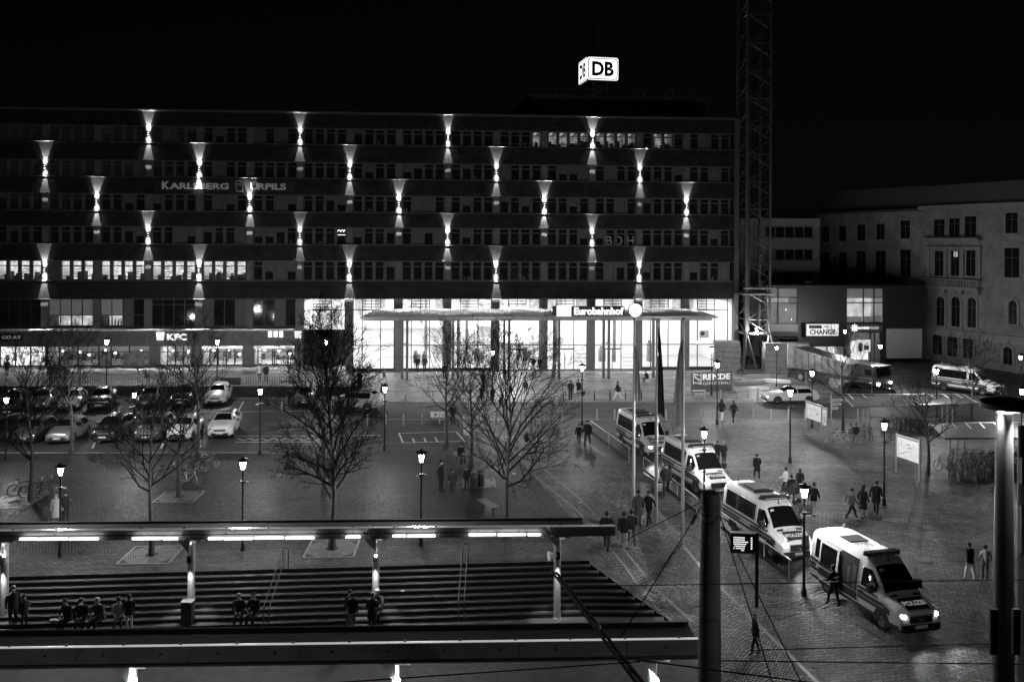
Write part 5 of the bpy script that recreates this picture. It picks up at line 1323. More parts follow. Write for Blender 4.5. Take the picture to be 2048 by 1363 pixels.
def hand(b, w, e, s):
    d = (w - e).normalized(); side = Vector((0, 1, 0)).cross(d).normalized() if abs(d.y) < .9 else Vector((1, 0, 0)); nn = d.cross(side)
    b.tube([w, w + d * .05, w + d * .09], [.03, .04, .034], 6)
    for k, (L, o) in enumerate(((.062, -.03), (.075, -.01), (.07, .01), (.055, .03))):
        p = w + d * .085 + side * o; b.tube([p, p + d * L * .55 + nn * .004, p + d * L * .9 + nn * .022], [.0095, .009, .006], 4)
    p = w + d * .03 + side * .035 * -s; b.tube([p, p + d * .04 - side * .025 * s, p + d * .07 - side * .02 * s + nn * .015], [.011, .01, .007], 4)
BODY = {}
pr_ = random.Random(21)
def body_mesh(pose, build):
    k = (pose, build)
    if k in BODY: return BODY[k]
    J = skeleton(pose, 1); names = list(J); me = bpy.data.meshes.new('tmp')
    me.from_pydata([tuple(J[n][0]) for n in names], [(names.index(n), names.index(J[n][2])) for n in names if J[n][2]], [])
    o = bpy.data.objects.new('tmp', me); COL.objects.link(o); o.modifiers.new('s', 'SKIN')
    sv = me.skin_vertices[0].data
    for i, n in enumerate(names):
        r = J[n][1]; w = r
        if n in ('pel', 'spi', 'che'): sv[i].radius = (r * (1.12 if build == 'm' else 1.0), r * .8)
        else: sv[i].radius = (r, r)
        sv[i].use_root = (n == 'pel')
    sub = o.modifiers.new('d', 'SUBSURF'); sub.levels = 1; sub.render_levels = 1
    bpy.context.view_layer.update(); dg = bpy.context.evaluated_depsgraph_get()
    m2 = bpy.data.meshes.new_from_object(o.evaluated_get(dg)); bpy.data.objects.remove(o)
    vs = [v.co.copy() for v in m2.vertices]; fs = [tuple(p.vertices) for p in m2.polygons]
    # region of every face: nearest bone
    reg = []
    for f in fs:
        c = sum((vs[i] for i in f), Vector()) / len(f); best = None
        for n in names:
            p = J[n][2]
            if not p: continue
            a, e = J[p][0], J[n][0]; d = e - a; t = max(0, min(1, (c - a).dot(d) / max(1e-9, d.length_squared))); q = (c - (a + d * t)).length - J[n][1] * .6
            if best is None or q < best[0]: best = (q, n)
        n = best[1]
        reg.append('head' if n in ('nec', 'hd1', 'hd2') and c.z > J['nec'][0].z - .0 else 'leg' if n[:3] == 'hip' or n[:2] == 'kn' or n[:2] == 'an' and c.z > J[n][0].z + .04 else 'shoe' if n[:2] in ('to', 'an') else 'top')
    BODY[k] = (vs, fs, reg, J); return BODY[k]
def person(label, loc, h, yaw, pose='stand', top=.03, leg=.02, hair='d', build='m', coat=0.0, shoe=.012, hood=False, cap=False, long_hair=False, group=None, band=False):
    vs, fs, reg, J = body_mesh(pose, build)
    s = h / (1.76 if pose != 'sit' else 1.76)
    t = tag(bpy.data.objects.new('person', None), label, 'person', group); COL.objects.link(t); t.location = loc; t.rotation_euler = (0, 0, math.radians(yaw)); wv = pr_.uniform(.94, 1.12); t.scale = (s * wv, s * wv, s)
    b = MB(); mm = {'head': SKIN, 'leg': cl(leg), 'shoe': cl(shoe), 'top': cl(top)}
    b.v = [tuple(v) for v in vs]
    for f, r in zip(fs, reg): b.use(mm[r]); b.f.append(f); b.mi.append(b.cur)
    b.use(SKIN); hd = J['hd2'][0]
    b.ball(hd + Vector((0, -.09, -.035)), (.014, .022, .02), 6, 4)
    for sg in (-1, 1): b.ball(hd + Vector((sg * .088, .005, -.03)), (.012, .024, .034), 6, 4)
    b.use(HAIRS['d'])
    for sg in (-1, 1): b.ball(hd + Vector((sg * .034, -.084, .0)), (.014, .008, .009), 6, 4)
    b.use(mat('lips', .2, .5)); b.ball(hd + Vector((0, -.082, -.085)), (.024, .009, .008), 6, 4)
    b.use(SKIN)
    if pose != 'pockets':
        for sg, n in ((-1, 'l'), (1, 'r')): hand(b, J['wr' + n][0], J['el' + n][0], sg)
    o = b.obj('body', t); o.data.polygons.foreach_set('use_smooth', [True] * len(o.data.polygons))
    b = MB().use(HAIRS[hair] if not (hood or cap) else cl(top) if hood else cl(.02))
    c = hd + Vector((0, .02, .025)); o0 = len(b.v); b.ball(c, (.101, .108, .1), 12, 8)
    b.v = [(x * .9, hd.y - .03, max(z, hd.z + .03)) if (y < hd.y - .045 and z < hd.z + .045) else (x * .82, y + .004, z - .05) if (z < hd.z - .01 and y > hd.y) else (x, y, z) for x, y, z in b.v]
    if hood: b.ball(hd + Vector((0, .03, -.09)), (.13, .12, .09), 10, 6)
    if long_hair: b.tube([hd + Vector((0, .06, .0)), hd + Vector((0, .1, -.12)), hd + Vector((0, .11, -.28))], [.09, .1, .06], 8)
    if cap: b.lathe([(.1, .05), (.105, .055)], 12, (hd.x, hd.y - .05, hd.z))
    b.obj('hair' if not (hood or cap) else 'hood' if hood else 'cap', t, 80)
    b = MB().use(cl(top))            # jacket: hem, collar
    if pose == 'sit': b.tube([J['pel'][0] + Vector((0, 0, -.06)), J['spi'][0], J['che'][0] + Vector((0, 0, .02))], [.205, .19, .18], 10)
    else:
        zb = .84 - coat; n = 14
        prof = [(1.43, .17, .11), (1.3, .205, .145), (1.12, .185, .14), (.98, .19, .15), (zb, .2 + coat * .1, .165 + coat * .12)]
        yo = J['che'][0].y
        b.grid(lambda i, a: (prof[i][1] * math.cos(a) * (1 if build == 'm' else .93), prof[i][2] * math.sin(a) + yo * (prof[i][0] - .9) * 2, prof[i][0]), range(len(prof)), lin(0, 2 * math.pi, n))
    c = J['nec'][0]; b.lathe([(.085, -.06), (.078, .03), (.07, .035)], 10, tuple(c), cap=False)
    b.obj('jacket', t, 70)
    if band: b = MB().use(mat('reflective_band', .7, .3, emit=.06)); b.grid(lambda z, a: (.2 * math.cos(a), .152 * math.sin(a), z), [1.1, 1.15], lin(0, 2 * math.pi, 14)); put_text(b, 'POLIZEI', (0, .16, 1.32), .24, .05, M_TXW, X=(-1, 0, 0)); b.obj('reflective_vest_band', t)
    return t
def P(label, px, py, top_py, yaw, pose='stand', z=None, **k):
    g = G(px, py, z); h = (py - top_py) / scale_at(g)
    if pose == 'sit': h = h * 1.76 / 1.42
    # seen from above the head also moves back; keep to believable sizes
    h = max(1.5, min(1.9, h))
    return person(label, g, h, yaw, pose, **k)
AW, TO = 180, 0        # walking away / towards the camera
# in front of the hall
P('person in dark clothes leaving the hall through the open doors, left of a pair', 835, 744, 712, 0, 'walk', top=.02, leg=.02)
P('person in a dark jacket leaving the hall doors, right of a pair', 849, 745, 709, 10, 'walk2', top=.03, leg=.03)
P('person in dark jacket and pale trousers standing at the glass, left of two', 1066, 745, 710, 150, 'pockets', top=.03, leg=.38)
P('person in black standing at the hall glass, right of two', 1080, 745, 712, 200, 'stand', top=.012, leg=.02)
P('person in pale baggy trousers walking by the terrace corner', 768, 767, 739, 90, 'walk', top=.14, leg=.38)
P('person walking just behind the lantern near the terrace corner', 763, 800, 766, 80, 'slow', top=.07, leg=.07)
P('dark figure standing before the hall behind the small leaning tree', 889, 759, 726, 20, 'stand', top=.012, leg=.012)
P('tall dark figure standing on the bright forecourt between two slim trees', 966, 774, 744, 0, 'pockets', top=.012, leg=.012)
P('person in a black coat standing left of the middle of the forecourt', 963, 804, 771, 160, 'slow', top=.012, leg=.012, coat=.2)
P('person in black standing next to the black coat on the forecourt', 985, 806, 775, 200, 'stand', top=.02, leg=.03)
P('stocky figure in a black jacket walking across the forecourt', 1021, 799, 765, -90, 'walk', top=.012, leg=.012)
P('person in a dark top carrying something before the hall', 1051, 791, 766, 180, 'walk', top=.04, leg=.14)
P('shaded walker between the trees on the road', 1001, 823, 793, 90, 'walk2', top=.03, leg=.03)
P('person with long arms hanging beside the thin tree trunk', 906, 849, 808, 0, 'stand', top=.02, leg=.02)
P('person in a pale jacket with a white bag under the small tree', 927, 874, 842, 180, 'slow', top=.38, leg=.14, hair='l')
P('person with a cap and white shoes walking right of the big middle tree', 1053, 905, 857, 90, 'walk', top=.02, leg=.38, shoe=.6, hair='l')
P('person in dark clothes standing left of the lantern before the bollards', 1141, 800, 760, 180, 'stand', top=.05, leg=.02)
P('person in pale trousers holding a bag right of the lantern before the bollards', 1157, 799, 755, 150, 'phone', top=.02, leg=.38, shoe=.6)
P('person in wide white trousers hurrying along the bollards', 1236, 802, 762, -90, 'walk', top=.02, leg=.85, shoe=.6)
P('smaller person walking towards the camera, left of a pair by the railing', 1158, 890, 847, -10, 'walk', top=.02, leg=.02, long_hair=True)
P('tall person in a black jacket walking towards the camera by the railing', 1175, 893, 838, -15, 'walk2', top=.012, leg=.012)
P('person sitting on the ground against a canopy post', 1293, 764, 740, -60, 'sit', top=.012, leg=.03)
P('person in white trousers and a hooded black jacket beside the lantern post', 1443, 845, 797, 150, 'walk', top=.012, leg=.85, hood=True)
P('person in all black with long hair walking away from the lantern', 1467, 845, 801, 185, 'walk2', top=.012, leg=.012, long_hair=True)
P('heavy dark figure standing behind the second last van', 1435, 926, 889, 180, 'stand', top=.03, leg=.02)
P('light-haired figure in a dark coat standing behind the second last van', 1448, 928, 888, 200, 'stand', top=.05, leg=.02, hair='l', coat=.2)
P('person in a black coat walking away behind the third van', 1514, 956, 919, 175, 'walk', top=.012, leg=.012, coat=.25)
P('person in a white padded jacket pushing a pram behind the vans', 1572, 986, 941, -140, 'push', top=.85, leg=.02)
P('person with long dark hair and a black coat beside the pram', 1600, 988, 944, 160, 'slow', top=.012, leg=.02, long_hair=True, coat=.2)
P('child in dark clothes next to the pram', 1583, 1002, 968, 180, 'slow', top=.02, leg=.02)
P('person in pale trousers and a black jacket right of the glaring lantern', 1627, 1032, 965, 150, 'walk', top=.012, leg=.38)
P('person in a grey jacket, left of three walking past the lantern post', 1702, 1037, 976, 100, 'walk', top=.14, leg=.02, build='f')
P('person in a long black coat and pale boots, middle of three walkers', 1726, 1037, 969, 110, 'slow', top=.012, leg=.38, coat=.3, long_hair=True)
P('person in a black coat, right of three walkers beside the lantern post', 1752, 1028, 961, 150, 'walk', top=.012, leg=.012, coat=.2)
P('person in a black top and white trousers at the right edge of the square', 1940, 1160, 1085, 200, 'slow', top=.012, leg=.85, shoe=.6)
P('person in a white hooded top and pale trousers at the right edge of the square', 1970, 1160, 1090, 180, 'pockets', top=.85, leg=.38, shoe=.6)
P('police officer in a vest leaning into the open van door', 1667, 1212, 1131, 205, 'push', top=.02, leg=.02, band=True)
P('grey-haired person in a dark jacket crossing the setts at the bottom', 1511, 1310, 1226, -100, 'slow', top=.02, leg=.02, hair='g')
P('dark figure standing on the road above the round lamp head', 2006, 803, 768, 0, 'stand', top=.012, leg=.012)
P('person in a black coat walking past the white bicycle', 1712, 888, 856, 160, 'walk', top=.012, leg=.14)
P('person in a long pale coat with a bag beside the left flagpole', 1276, 1050, 979, 10, 'stand', top=.14, leg=.14, coat=.3)
P('person in a black jacket striding beside the pale coat', 1298, 1050, 981, -40, 'walk', top=.012, leg=.012)
P('person with a patterned bag walking along the van railing', 1332, 990, 927, -10, 'walk2', top=.02, leg=.02)
P('tall person in black walking away past the end of the shelter beam', 1213, 1101, 1023, 165, 'walk', top=.012, leg=.03)
P('person in a black jacket and pale trousers walking away on the walkway', 1248, 1098, 1024, 175, 'slow', top=.012, leg=.38)
P('person with a rucksack beside the pale trousers on the walkway', 1263, 1090, 1020, 180, 'walk', top=.03, leg=.07)
P('person in a cap standing left of the group at the benches', 882, 984, 920, 70, 'pockets', top=.012, leg=.012, cap=True)
P('person in a dark jacket standing in the middle of the bench group', 905, 989, 938, 170, 'stand', top=.03, leg=.03)
P('person in black standing right in the bench group', 934, 982, 938, 200, 'stand', top=.012, leg=.03)
P('person sitting on the far bench under the tree', 921, 925, 885, 30, 'sit', top=.012, leg=.03)
P('person in a long pale coat beside the lantern at the left', 112, 1046, 991, 10, 'stand', top=.38, leg=.14, coat=.45, hair='g')
P('person in a black jacket over a white shirt right of the pale coat', 131, 1043, 983, 60, 'phone', top=.02, leg=.012)
P('person in a dark coat beside the hedge corner of the back parking row', 580, 812, 777, 0, 'stand', top=.012, leg=.012)
for lab, px, py, tp, kw in (('person leaning on the terrace railing, left of two by the restaurant', 519, 764, 727, dict(top=.38, leg=.012)), ('person in black bending at the terrace railing, right of two by the restaurant', 532, 764, 727, dict(top=.012, leg=.012)),
    ('dark figure before the glaring kiosk', 14, 752, 718, dict(top=.02, leg=.02)), ('person in black on the terrace, left of three', 101, 764, 727, dict(top=.012, leg=.012)),
    ('person in black on the terrace, middle of three', 117, 764, 729, dict(top=.02, leg=.012)), ('person in black on the terrace, right of three', 131, 762, 727, dict(top=.012, leg=.02))):
    P(lab, px, py, tp, 170 if '519' in str(px) else 20, 'slow', z=TZ, **kw)
# on and below the steps, lit by the shelter
ST = lambda k: -RIS * k
P('person with pale hair and a dark jacket standing by the left shelter post', 26, 1258, 1171, 30, 'stand', z=LOW, top=.03, leg=.012, hair='g')
P('smaller person in black standing right of the left shelter post', 48, 1262, 1202, 60, 'phone', z=LOW, top=.012, leg=.012)
def sit(label, px, py, tp, yaw, **k):
    g = G(px, py, LOW + .3); y = (YB + TRD * 1.15 - SH * XE0) / (1 - SH * g.x / g.y); g = Vector((g.x * y / g.y, y, LOW + .08)); return person(label, g, 1.7, yaw, 'sit', **k)
sit('person in black sitting on the steps next to a shiny bag', 133, 1252, 1205, -10, top=.012, leg=.012)
sit('person with a scarf sitting on the steps, second of the left group', 163, 1252, 1203, 10, top=.02, leg=.02)
sit('person in a patterned dark jacket sitting right in the left group on the steps', 197, 1252, 1197, -15, top=.07, leg=.02, hair='l')
sit('person in a pale patterned jacket sitting on the steps beside a standing man', 238, 1248, 1199, 15, top=.38, leg=.07, long_hair=True)
P('person in black with pale trousers standing before the seated group', 258, 1262, 1189, 190, 'stand', z=LOW, top=.012, leg=.85)
sit('person in a dark coat with white headphones sitting on the steps, left of two', 478, 1252, 1190, 8, top=.05, leg=.05, hair='l')
sit('person in a black coat with a hat sitting on the steps, right of two', 508, 1252, 1190, -12, top=.012, leg=.012, cap=True)
sit('person sitting facing out on the steps between the shelter posts', 700, 1225, 1170, 10, top=.03, leg=.07)
P('person in black with pale boots standing before the seated one', 704, 1258, 1192, 185, 'stand', z=LOW, top=.012, leg=.14)
sit('pale-haired person in a dark jacket sitting at the lit shelter post', 755, 1225, 1165, -5, top=.07, leg=.02, hair='l')
P('person in a long black coat standing at the lit shelter post', 744, 1258, 1198, 170, 'stand', z=LOW, top=.012, leg=.012, coat=.3)
g = G(1581, 1004); t = thing('pram', 'dark pram pushed by the white padded jacket behind the vans', 'pram', g, math.radians(130)); b = MB().use(mat('pram_cloth', .03, .8)); b.prism([(-.4, .55), (.4, .6), (.42, .85), (.1, .8), (-.1, 1.1), (-.42, .95)], -.2, .2); b.obj('seat', t)
b = MB().use(DARK); b.tube([(-.4, -.18, .2), (.3, -.18, .6), (.65, -.18, 1.05)], .018, 5); b.tube([(-.4, .18, .2), (.3, .18, .6), (.65, .18, 1.05)], .018, 5); b.tube([(.65, -.18, 1.05), (.65, .18, 1.05)], .018, 5); b.tube([(.4, -.18, .15), (-.2, -.18, .6)], .018, 5); b.tube([(.4, .18, .15), (-.2, .18, .6)], .018, 5); b.obj('frame', t)
for x in (-.4, .4):
    for y in (-.22, .22): b = MB().use(RUB); b.lathe([(.05, -.02), (.15, -.02), (.15, .02), (.05, .02)], 12, (x, y, .15), 'y'); b.obj('wheel', t)
def bag(label, loc, w, h, v, rz=0):
    t = thing('shopping_bag', label, 'bag', loc, rz); b = MB().use(mat('bag_%d' % int(v * 100), v, .7, var=.7, scale=8)); b.prism([(-w / 2, 0), (w / 2, 0), (w * .56, h), (-w * .56, h)], -w * .22, w * .22); b.obj('bag', t); b = MB().use(DARK); b.tube([(-w * .25, 0, h), (-w * .15, 0, h + .16), (w * .15, 0, h + .16), (w * .25, 0, h)], .012, 5); b.obj('handle', t)
g = G(1321, 990); bag('patterned bag carried beside the van railing', g + Vector((0, -.1, .28)), .42, .42, .3)
g = G(1166, 800); bag('small dark bag hanging from the hand right of the bollard lantern', g + Vector((0, 0, .45)), .34, .36, .04)
g = G(112, 1253, LOW + .1); bag('shiny pale bag standing on the bottom step', Vector((g.x, g.y, LOW + .01)), .45, .4, .35)
g = G(930, 876); bag('white carrier bag below the pale jacket under the small tree', g + Vector((.1, -.1, .3)), .36, .42, .6)
# inside the hall
def inside(label, px, d, z, yaw, **k):
    u = F(px, 700)[0]; p = F0 + FDIR * u - FNRM * d; person(label, Vector((p.x, p.y, z)), 1.72, yaw, 'slow', **k)
inside('person in a dark coat inside the hall behind the open doors, lower left', 829, 3.2, .03, 0, top=.07, leg=.03)
inside('person in a grey top inside the hall right of the doors', 846, 4.0, .03, 10, top=.14, leg=.07)
inside('person on the upper gallery inside the hall', 838, 9.2, 4.25, 0, top=.14, leg=.07)
inside('blurred person inside the hall beside the ticket machines', 929, 2.2, .03, 90, top=.07, leg=.03)
# ------------------------------------------------------------------ bare trees
BARK = mat('bark', .06, .85, var=.4, scale=5, bump=.5); TWIG = mat('twig_bark', .02, .9, var=.3, scale=3, spec=.05)
def tree(label, px, py, top, hw, fork_=.3, seed=1, dens=1.0, lean=0.0, rt=None, grp='bare trees on the square'):
    g = G(px, py); s = scale_at(g); Hh = (py - top) / s; R = hw / s; r = random.Random(seed); fork = fork_ * .78
    t = thing('bare_tree', label, 'tree', g, r.uniform(0, 6), grp)
    rt = rt or max(.11, Hh * .016)
    zf = Hh * fork
    pts = []; rs = []
    n = 8; ph = r.uniform(0, 6)
    for i in range(n + 1):
        f = i / n; z = Hh * .86 * f; pts.append((lean * z + .12 * math.sin(f * 5 + ph) * f * 2, .12 * math.cos(f * 4 + ph) * f * 2, z)); rs.append(rt * (1.35 if i == 0 else 1) * (1 - f * .88))
    b = MB().use(BARK); b.tube(pts, rs, 9); b.obj('trunk', t, 60)
    tb = MB().use(TWIG)
    def axis(z):
        f = min(.999, z / (Hh * .86)) * n; i = int(f); a, c = Vector(pts[i]), Vector(pts[i + 1]); return a.lerp(c, f - i), rs[i] + (rs[i + 1] - rs[i]) * (f - i)
    def limb(p, d, L, r0, lvl):
        k = 4 if lvl < 2 else 3 if lvl < 3 else 2; q = p.copy(); P_ = [q.copy()]; D_ = [d.copy()]
        for i in range(k):
            d = (d + Vector((r.gauss(0, .13), r.gauss(0, .13), r.gauss(.09 if lvl < 2 else .05, .1)))).normalized(); q = q + d * (L / k); P_.append(q.copy()); D_.append(d.copy())
        e = max(.006, r0 * .28); tb.tube(P_, [r0 + (e - r0) * i / k for i in range(k + 1)], 5 if lvl == 1 else 4 if lvl == 2 else 3, False)
        if lvl >= 4: return
        m = max(2, int({1: 8, 2: 6, 3: 3}[lvl] * dens + r.random()))
        for j in range(m):
            f = .22 + .78 * (j + r.random()) / m; f = min(.98, f); i = int(f * k); pp = P_[i].lerp(P_[i + 1], f * k - i); dd = D_[i]
            o = dd.orthogonal().normalized(); o.rotate(Matrix.Rotation(r.uniform(0, 2 * math.pi), 3, dd)); a = r.uniform(.45, .95)
            nd = (dd * math.cos(a) + o * math.sin(a)); nd.z += .08; nd.normalize()
            limb(pp, nd, L * r.uniform(.34, .55) * (1.15 - f * .45), max(.007, (r0 + (e - r0) * f) * .6), lvl + 1)
    m = int(18 * dens) + 3
    for j in range(m):
        f = (j + r.random() * .7) / m; z = zf + (Hh * .84 - zf) * f; p, rr = axis(z); a = j * 2.4 + r.uniform(-.4, .4)
        up = .5 + .75 * f + r.uniform(-.1, .15); d = Vector((math.cos(a) * math.cos(up), math.sin(a) * math.cos(up), math.sin(up)))
        prof = math.sin(math.pi * min(1, .3 + .62 * f)) ** .8
        L = R * (.45 + .95 * prof) * r.uniform(.8, 1.1) / max(.5, math.cos(up * .6)); L = min(L, (Hh - z) * 1.15 + .5)
        limb(p, d, L, max(.02, min(rr * .62, .016 * L + .014)), 1)
    tb.obj('crown', t)
    return t
tree('bare tree with bicycles leaning round its foot at the far left', 62, 1000, 690, 72, .3, 11, .95)
tree('slim bare tree behind the parked cars at the left', 143, 906, 662, 66, .42, 12, .8)
tree('bare tree with spreading low limbs rising from a round iron grate', 303, 1110, 775, 84, .42, 13, .75)
tree('bare tree with bicycles round it left of the middle', 358, 992, 735, 60, .36, 14, .8)
tree('bare slender tree behind the white cars of the car park', 395, 905, 655, 66, .4, 15, .85)
tree('tall dense dark bare tree in the middle left, in front of the hall corner', 664, 1097, 652, 96, .26, 16, 1.35)
tree('bare tree half hidden behind the tall dense tree', 648, 985, 700, 55, .35, 17, .8)
tree('small leaning bare tree with a thin straight trunk before the hall', 893, 889, 668, 66, .35, 18, .8, .01)
tree('thin bare tree close behind the bench group', 942, 930, 695, 58, .32, 19, .85)
tree('wide bare tree with many fine branches, right of the bench group', 1013, 1064, 698, 125, .3, 20, 1.1, -.01)
tree('bare tree beside the finger post and lorry', 1686, 864, 668, 50, .4, 21, .7)
tree('bare tree between the two bicycle shelters', 1856, 950, 778, 78, .5, 22, .7)
tree('bare tree before the arched building', 1942, 842, 690, 62, .4, 23, .7)

# ------------------------------------------------------------------ street lamps
def street_lamp(label, loc):
    t = thing('street_lamp', label, 'street lamp', loc, 0, 'lantern street lamps of the square')
    b = MB().use(mat('lamp_post_black', .008, .6)); b.lathe([(.11, 0), (.1, .25), (.06, .35), (.052, 1.2), (.06, 1.22), (.045, 1.3), (.036, 3.85), (.07, 3.9), (.08, 3.99)], 10); b.obj('post', t, 40)
    b = MB().use(LENS); b.lathe([(.09, 4.02), (.145, 4.34)], 6); b.obj('lantern', t)
    b = MB().use(BLACK); b.lathe([(.16, 4.34), (.17, 4.37), (.09, 4.48), (.03, 4.62)], 8); b.lathe([(.28, 4.45), (.29, 4.47), (.1, 4.52)], 14)
    for k in range(6): a = k * math.pi / 3; b.tube([(.09 * math.cos(a), .09 * math.sin(a), 4.02), (.145 * math.cos(a), .145 * math.sin(a), 4.34)], .012, 4)
    b.obj('cap', t)
    b = MB().use(DARK); b.lathe([(.11, 3.3), (.11, 3.42)], 8, (0, 0, 0)); b.tube([(-.3, 0, 3.36), (.3, 0, 3.36)], .02, 5); b.obj('cross_arm', t)
    lamp('lantern_light', 'POINT', (0, 0, 4.18), LAMPW, t, .14)
    return t
LP = [(120, 942, 1112, 'beside the pale coat at the left, nearest lantern on that side'), (485, 930, 1099, 'left of the tall dense tree, seen behind the shelter beam'), (842, 915, 1090, 'left of the bench group'), (1408, 868, 1026, 'between the third van and the camera, just above the wide mast'),
 (1608, 985, 1191, 'glaring over the gap between the two nearest vans'), (1768, 852, 1010, 'beside the three walkers at the right'), (1580, 785, 925, 'in front of the white crossing car'), (268, 790, 905, 'between the parking rows left of the white cars'),
 (520, 783, 908, 'right of the white car alone in the front row'), (769, 778, 900, 'beside the white side-on car'), (213, 684, 790, 'on the far side of the car park, left'), (434, 684, 790, 'before the restaurant windows'), (652, 684, 790, 'above the crown of the tall dense tree'),
 (985, 706, 798, 'behind the crown of the wide tree before the hall'), (1164, 737, 850, 'between the bollards and the two people in front of the hall'), (1434, 730, 848, 'beside the white trousers in front of the banner'), (1423, 700, 790, 'left behind the banner fence'),
 (1553, 696, 772, 'between the ballast stacks and the lorry'), (1624, 747, 855, 'behind the white crossing car'), (1689, 663, 745, 'under the exchange sign'), (1760, 693, 778, 'before the police post shop'), (1873, 743, 849, 'left of the police van by the arched building'),
 (2041, 715, 811, 'high at the right edge before the arched building'), (2043, 783, 907, 'lower at the right edge behind the round lamp head'), (12, 800, 920, 'at the left edge before the parked cars')]
proto = None
for (x, y, by, where) in LP:
    g = G(x, by); h = (by - y) / scale_at(g); k = h / 4.18; lab = 'lit lantern street lamp ' + where
    if proto is None: proto = street_lamp(lab, g); proto.scale = (k, k, k)
    else: dup(proto, g, rnd.uniform(0, 1), lab, k)

# ------------------------------------------------------------------ bollards
def place_row(name, cat, grp, mk, pts, lab):
    p0 = None
    for i, (x, y) in enumerate(pts):
        g = G(x, y)
        if p0 is None: p0 = mk(lab(i, x, y), g)
        else: dup(p0, g, 0, lab(i, x, y))
def mk_bollard(m, grp):
    def f(lab, g):
        t = thing('bollard', lab, 'bollard', g, 0, grp); b = MB().use(m); b.lathe([(.06, 0), (.055, .78), (.07, .8), (.07, .84), (.03, .87)], 10); b.obj('post', t, 40); b = MB().use(mat('bollard_band', .6, .5)); b.lathe([(.063, .68), (.063, .74)], 10); b.obj('band', t); return t
    return f
OR2 = ['first', 'second', 'third', 'fourth', 'fifth', 'sixth', 'seventh', 'eighth', 'ninth', 'tenth', 'eleventh', 'twelfth']
M_BD, M_BW = mat('bollard_dark', .05, .5), mat('bollard_pale', .5, .5)
place_row('bollard', '', '', mk_bollard(M_BD, 'dark bollards on the far kerb'), [(1127, 801), (1189, 800), (1220, 799), (1251, 799), (1283, 799)], lambda i, x, y: 'dark bollard on the far kerb, %s from the left of the dark ones' % OR2[i])
place_row('bollard', '', '', mk_bollard(M_BW, 'pale bollards on the far kerb'), [(1347, 798), (1379, 798), (1410, 798), (1441, 798), (1473, 798), (1496, 795), (1515, 793)], lambda i, x, y: 'pale bollard on the far kerb by the banner fence, %s from the left' % OR2[i])
place_row('bollard', '', '', mk_bollard(M_BW, 'pale bollards on the near kerb'), [(1124, 842), (1194, 839), (1229, 839), (1332, 839), (1367, 839), (1403, 839), (1507, 839), (1542, 839), (1577, 839), (1610, 839)], lambda i, x, y: 'pale bollard on the near kerb behind the farthest van, %s from the left' % OR2[i])
place_row('bollard', '', '', mk_bollard(mat('bollard_grey', .3, .5), 'grey bollards by the car park'), [(735, 850), (772, 850), (807, 850), (844, 849), (879, 847), (812, 808)], lambda i, x, y: 'grey bollard between car park and trees, ' + (('%s from the left of the near ones' % OR2[i]) if i < 5 else 'lone one on the far side of the road'))

# ------------------------------------------------------------------ flag poles
for (x, by, top, f0, f1, v, w, sg, lab) in ((1267, 1005, 640, 690, 802, .3, .34, 1, 'left flagpole with a folded grey flag'), (1312, 1045, 645, 652, 830, .02, .36, 1, 'middle flagpole with a limp black flag'), (1365, 1085, 640, 680, 858, .3, .55, -1, 'right flagpole with a long pale hanging flag')):
    g = G(x, by); s = scale_at(g); t = thing('flagpole', 'tall white ' + lab, 'flagpole', g, 0, 'flagpoles on the walkway')
    Hh = (by - top) / s; b = MB().use(mat('flagpole_paint', .5, .4, .2)); b.lathe([(.11, 0), (.1, .1), (.085, Hh * .5), (.06, Hh), (.09, Hh + .05), (.02, Hh + .15)], 12); b.obj('pole', t, 40)
    z1, z0 = (by - f0) / s, (by - f1) / s
    b = MB().use(mat('flag_cloth_%d' % x, v, .9, var=.3, scale=3))
    r = random.Random(x)
    def fl(i, j):
        f = i / 16; a = j / 8; ww = w * (.25 + .75 * f ** .7) ; x_ = sg * (.07 + ww * a); y_ = .07 * math.sin(a * 9 + f * 3) * (1 - .3 * f) - .06
        return (x_, y_, z1 + (z0 - z1) * f - a * .35 * (1 - f) + .12 * math.sin(a * 5) * f)
    b.grid(fl, range(17), range(9)); b.obj('flag', t, 80)
# ------------------------------------------------------------------ railings along the vans, steps rails, terrace railing
M_RAIL = mat('rail_steel', .6, .4, .4)
def railing(label, p0, p1, n, h=1.0, board=True):
    a, c = G(*p0), G(*p1); L = (c - a).to_2d().length; t = thing('railing', label, 'railing', a, math.atan2(c.y - a.y, c.x - a.x), 'railings beside the vans')
    dz = c.z - a.z; b = MB().use(M_RAIL); b.tube([(0, 0, h), (L, 0, h + dz)], .03, 6); b.tube([(0, .12, h - .08), (L, .12, h - .08 + dz)], .025, 6); b.obj('handrail', t)
    for k in range(n): b = MB().use(M_RAIL); f = k / (n - 1); b.tube([(L * f, 0, dz * f), (L * f, 0, h + dz * f)], .025, 6); b.obj('post', t)
    b = MB().use(DARK); b.box(0, L, -.02, .02, .1, .28, Matrix(((1, 0, 0, 0), (0, 1, 0, 0), (dz / L, 0, 1, 0), (0, 0, 0, 1)))); b.obj('kick_board', t)
railing('metal railing along the farthest van', (1182, 868), (1258, 925), 3); railing('metal railing beside the third van behind the flagpoles', (1287, 944), (1393, 1030), 4); railing('metal railing along the second van behind the display', (1442, 1060), (1578, 1160), 4)
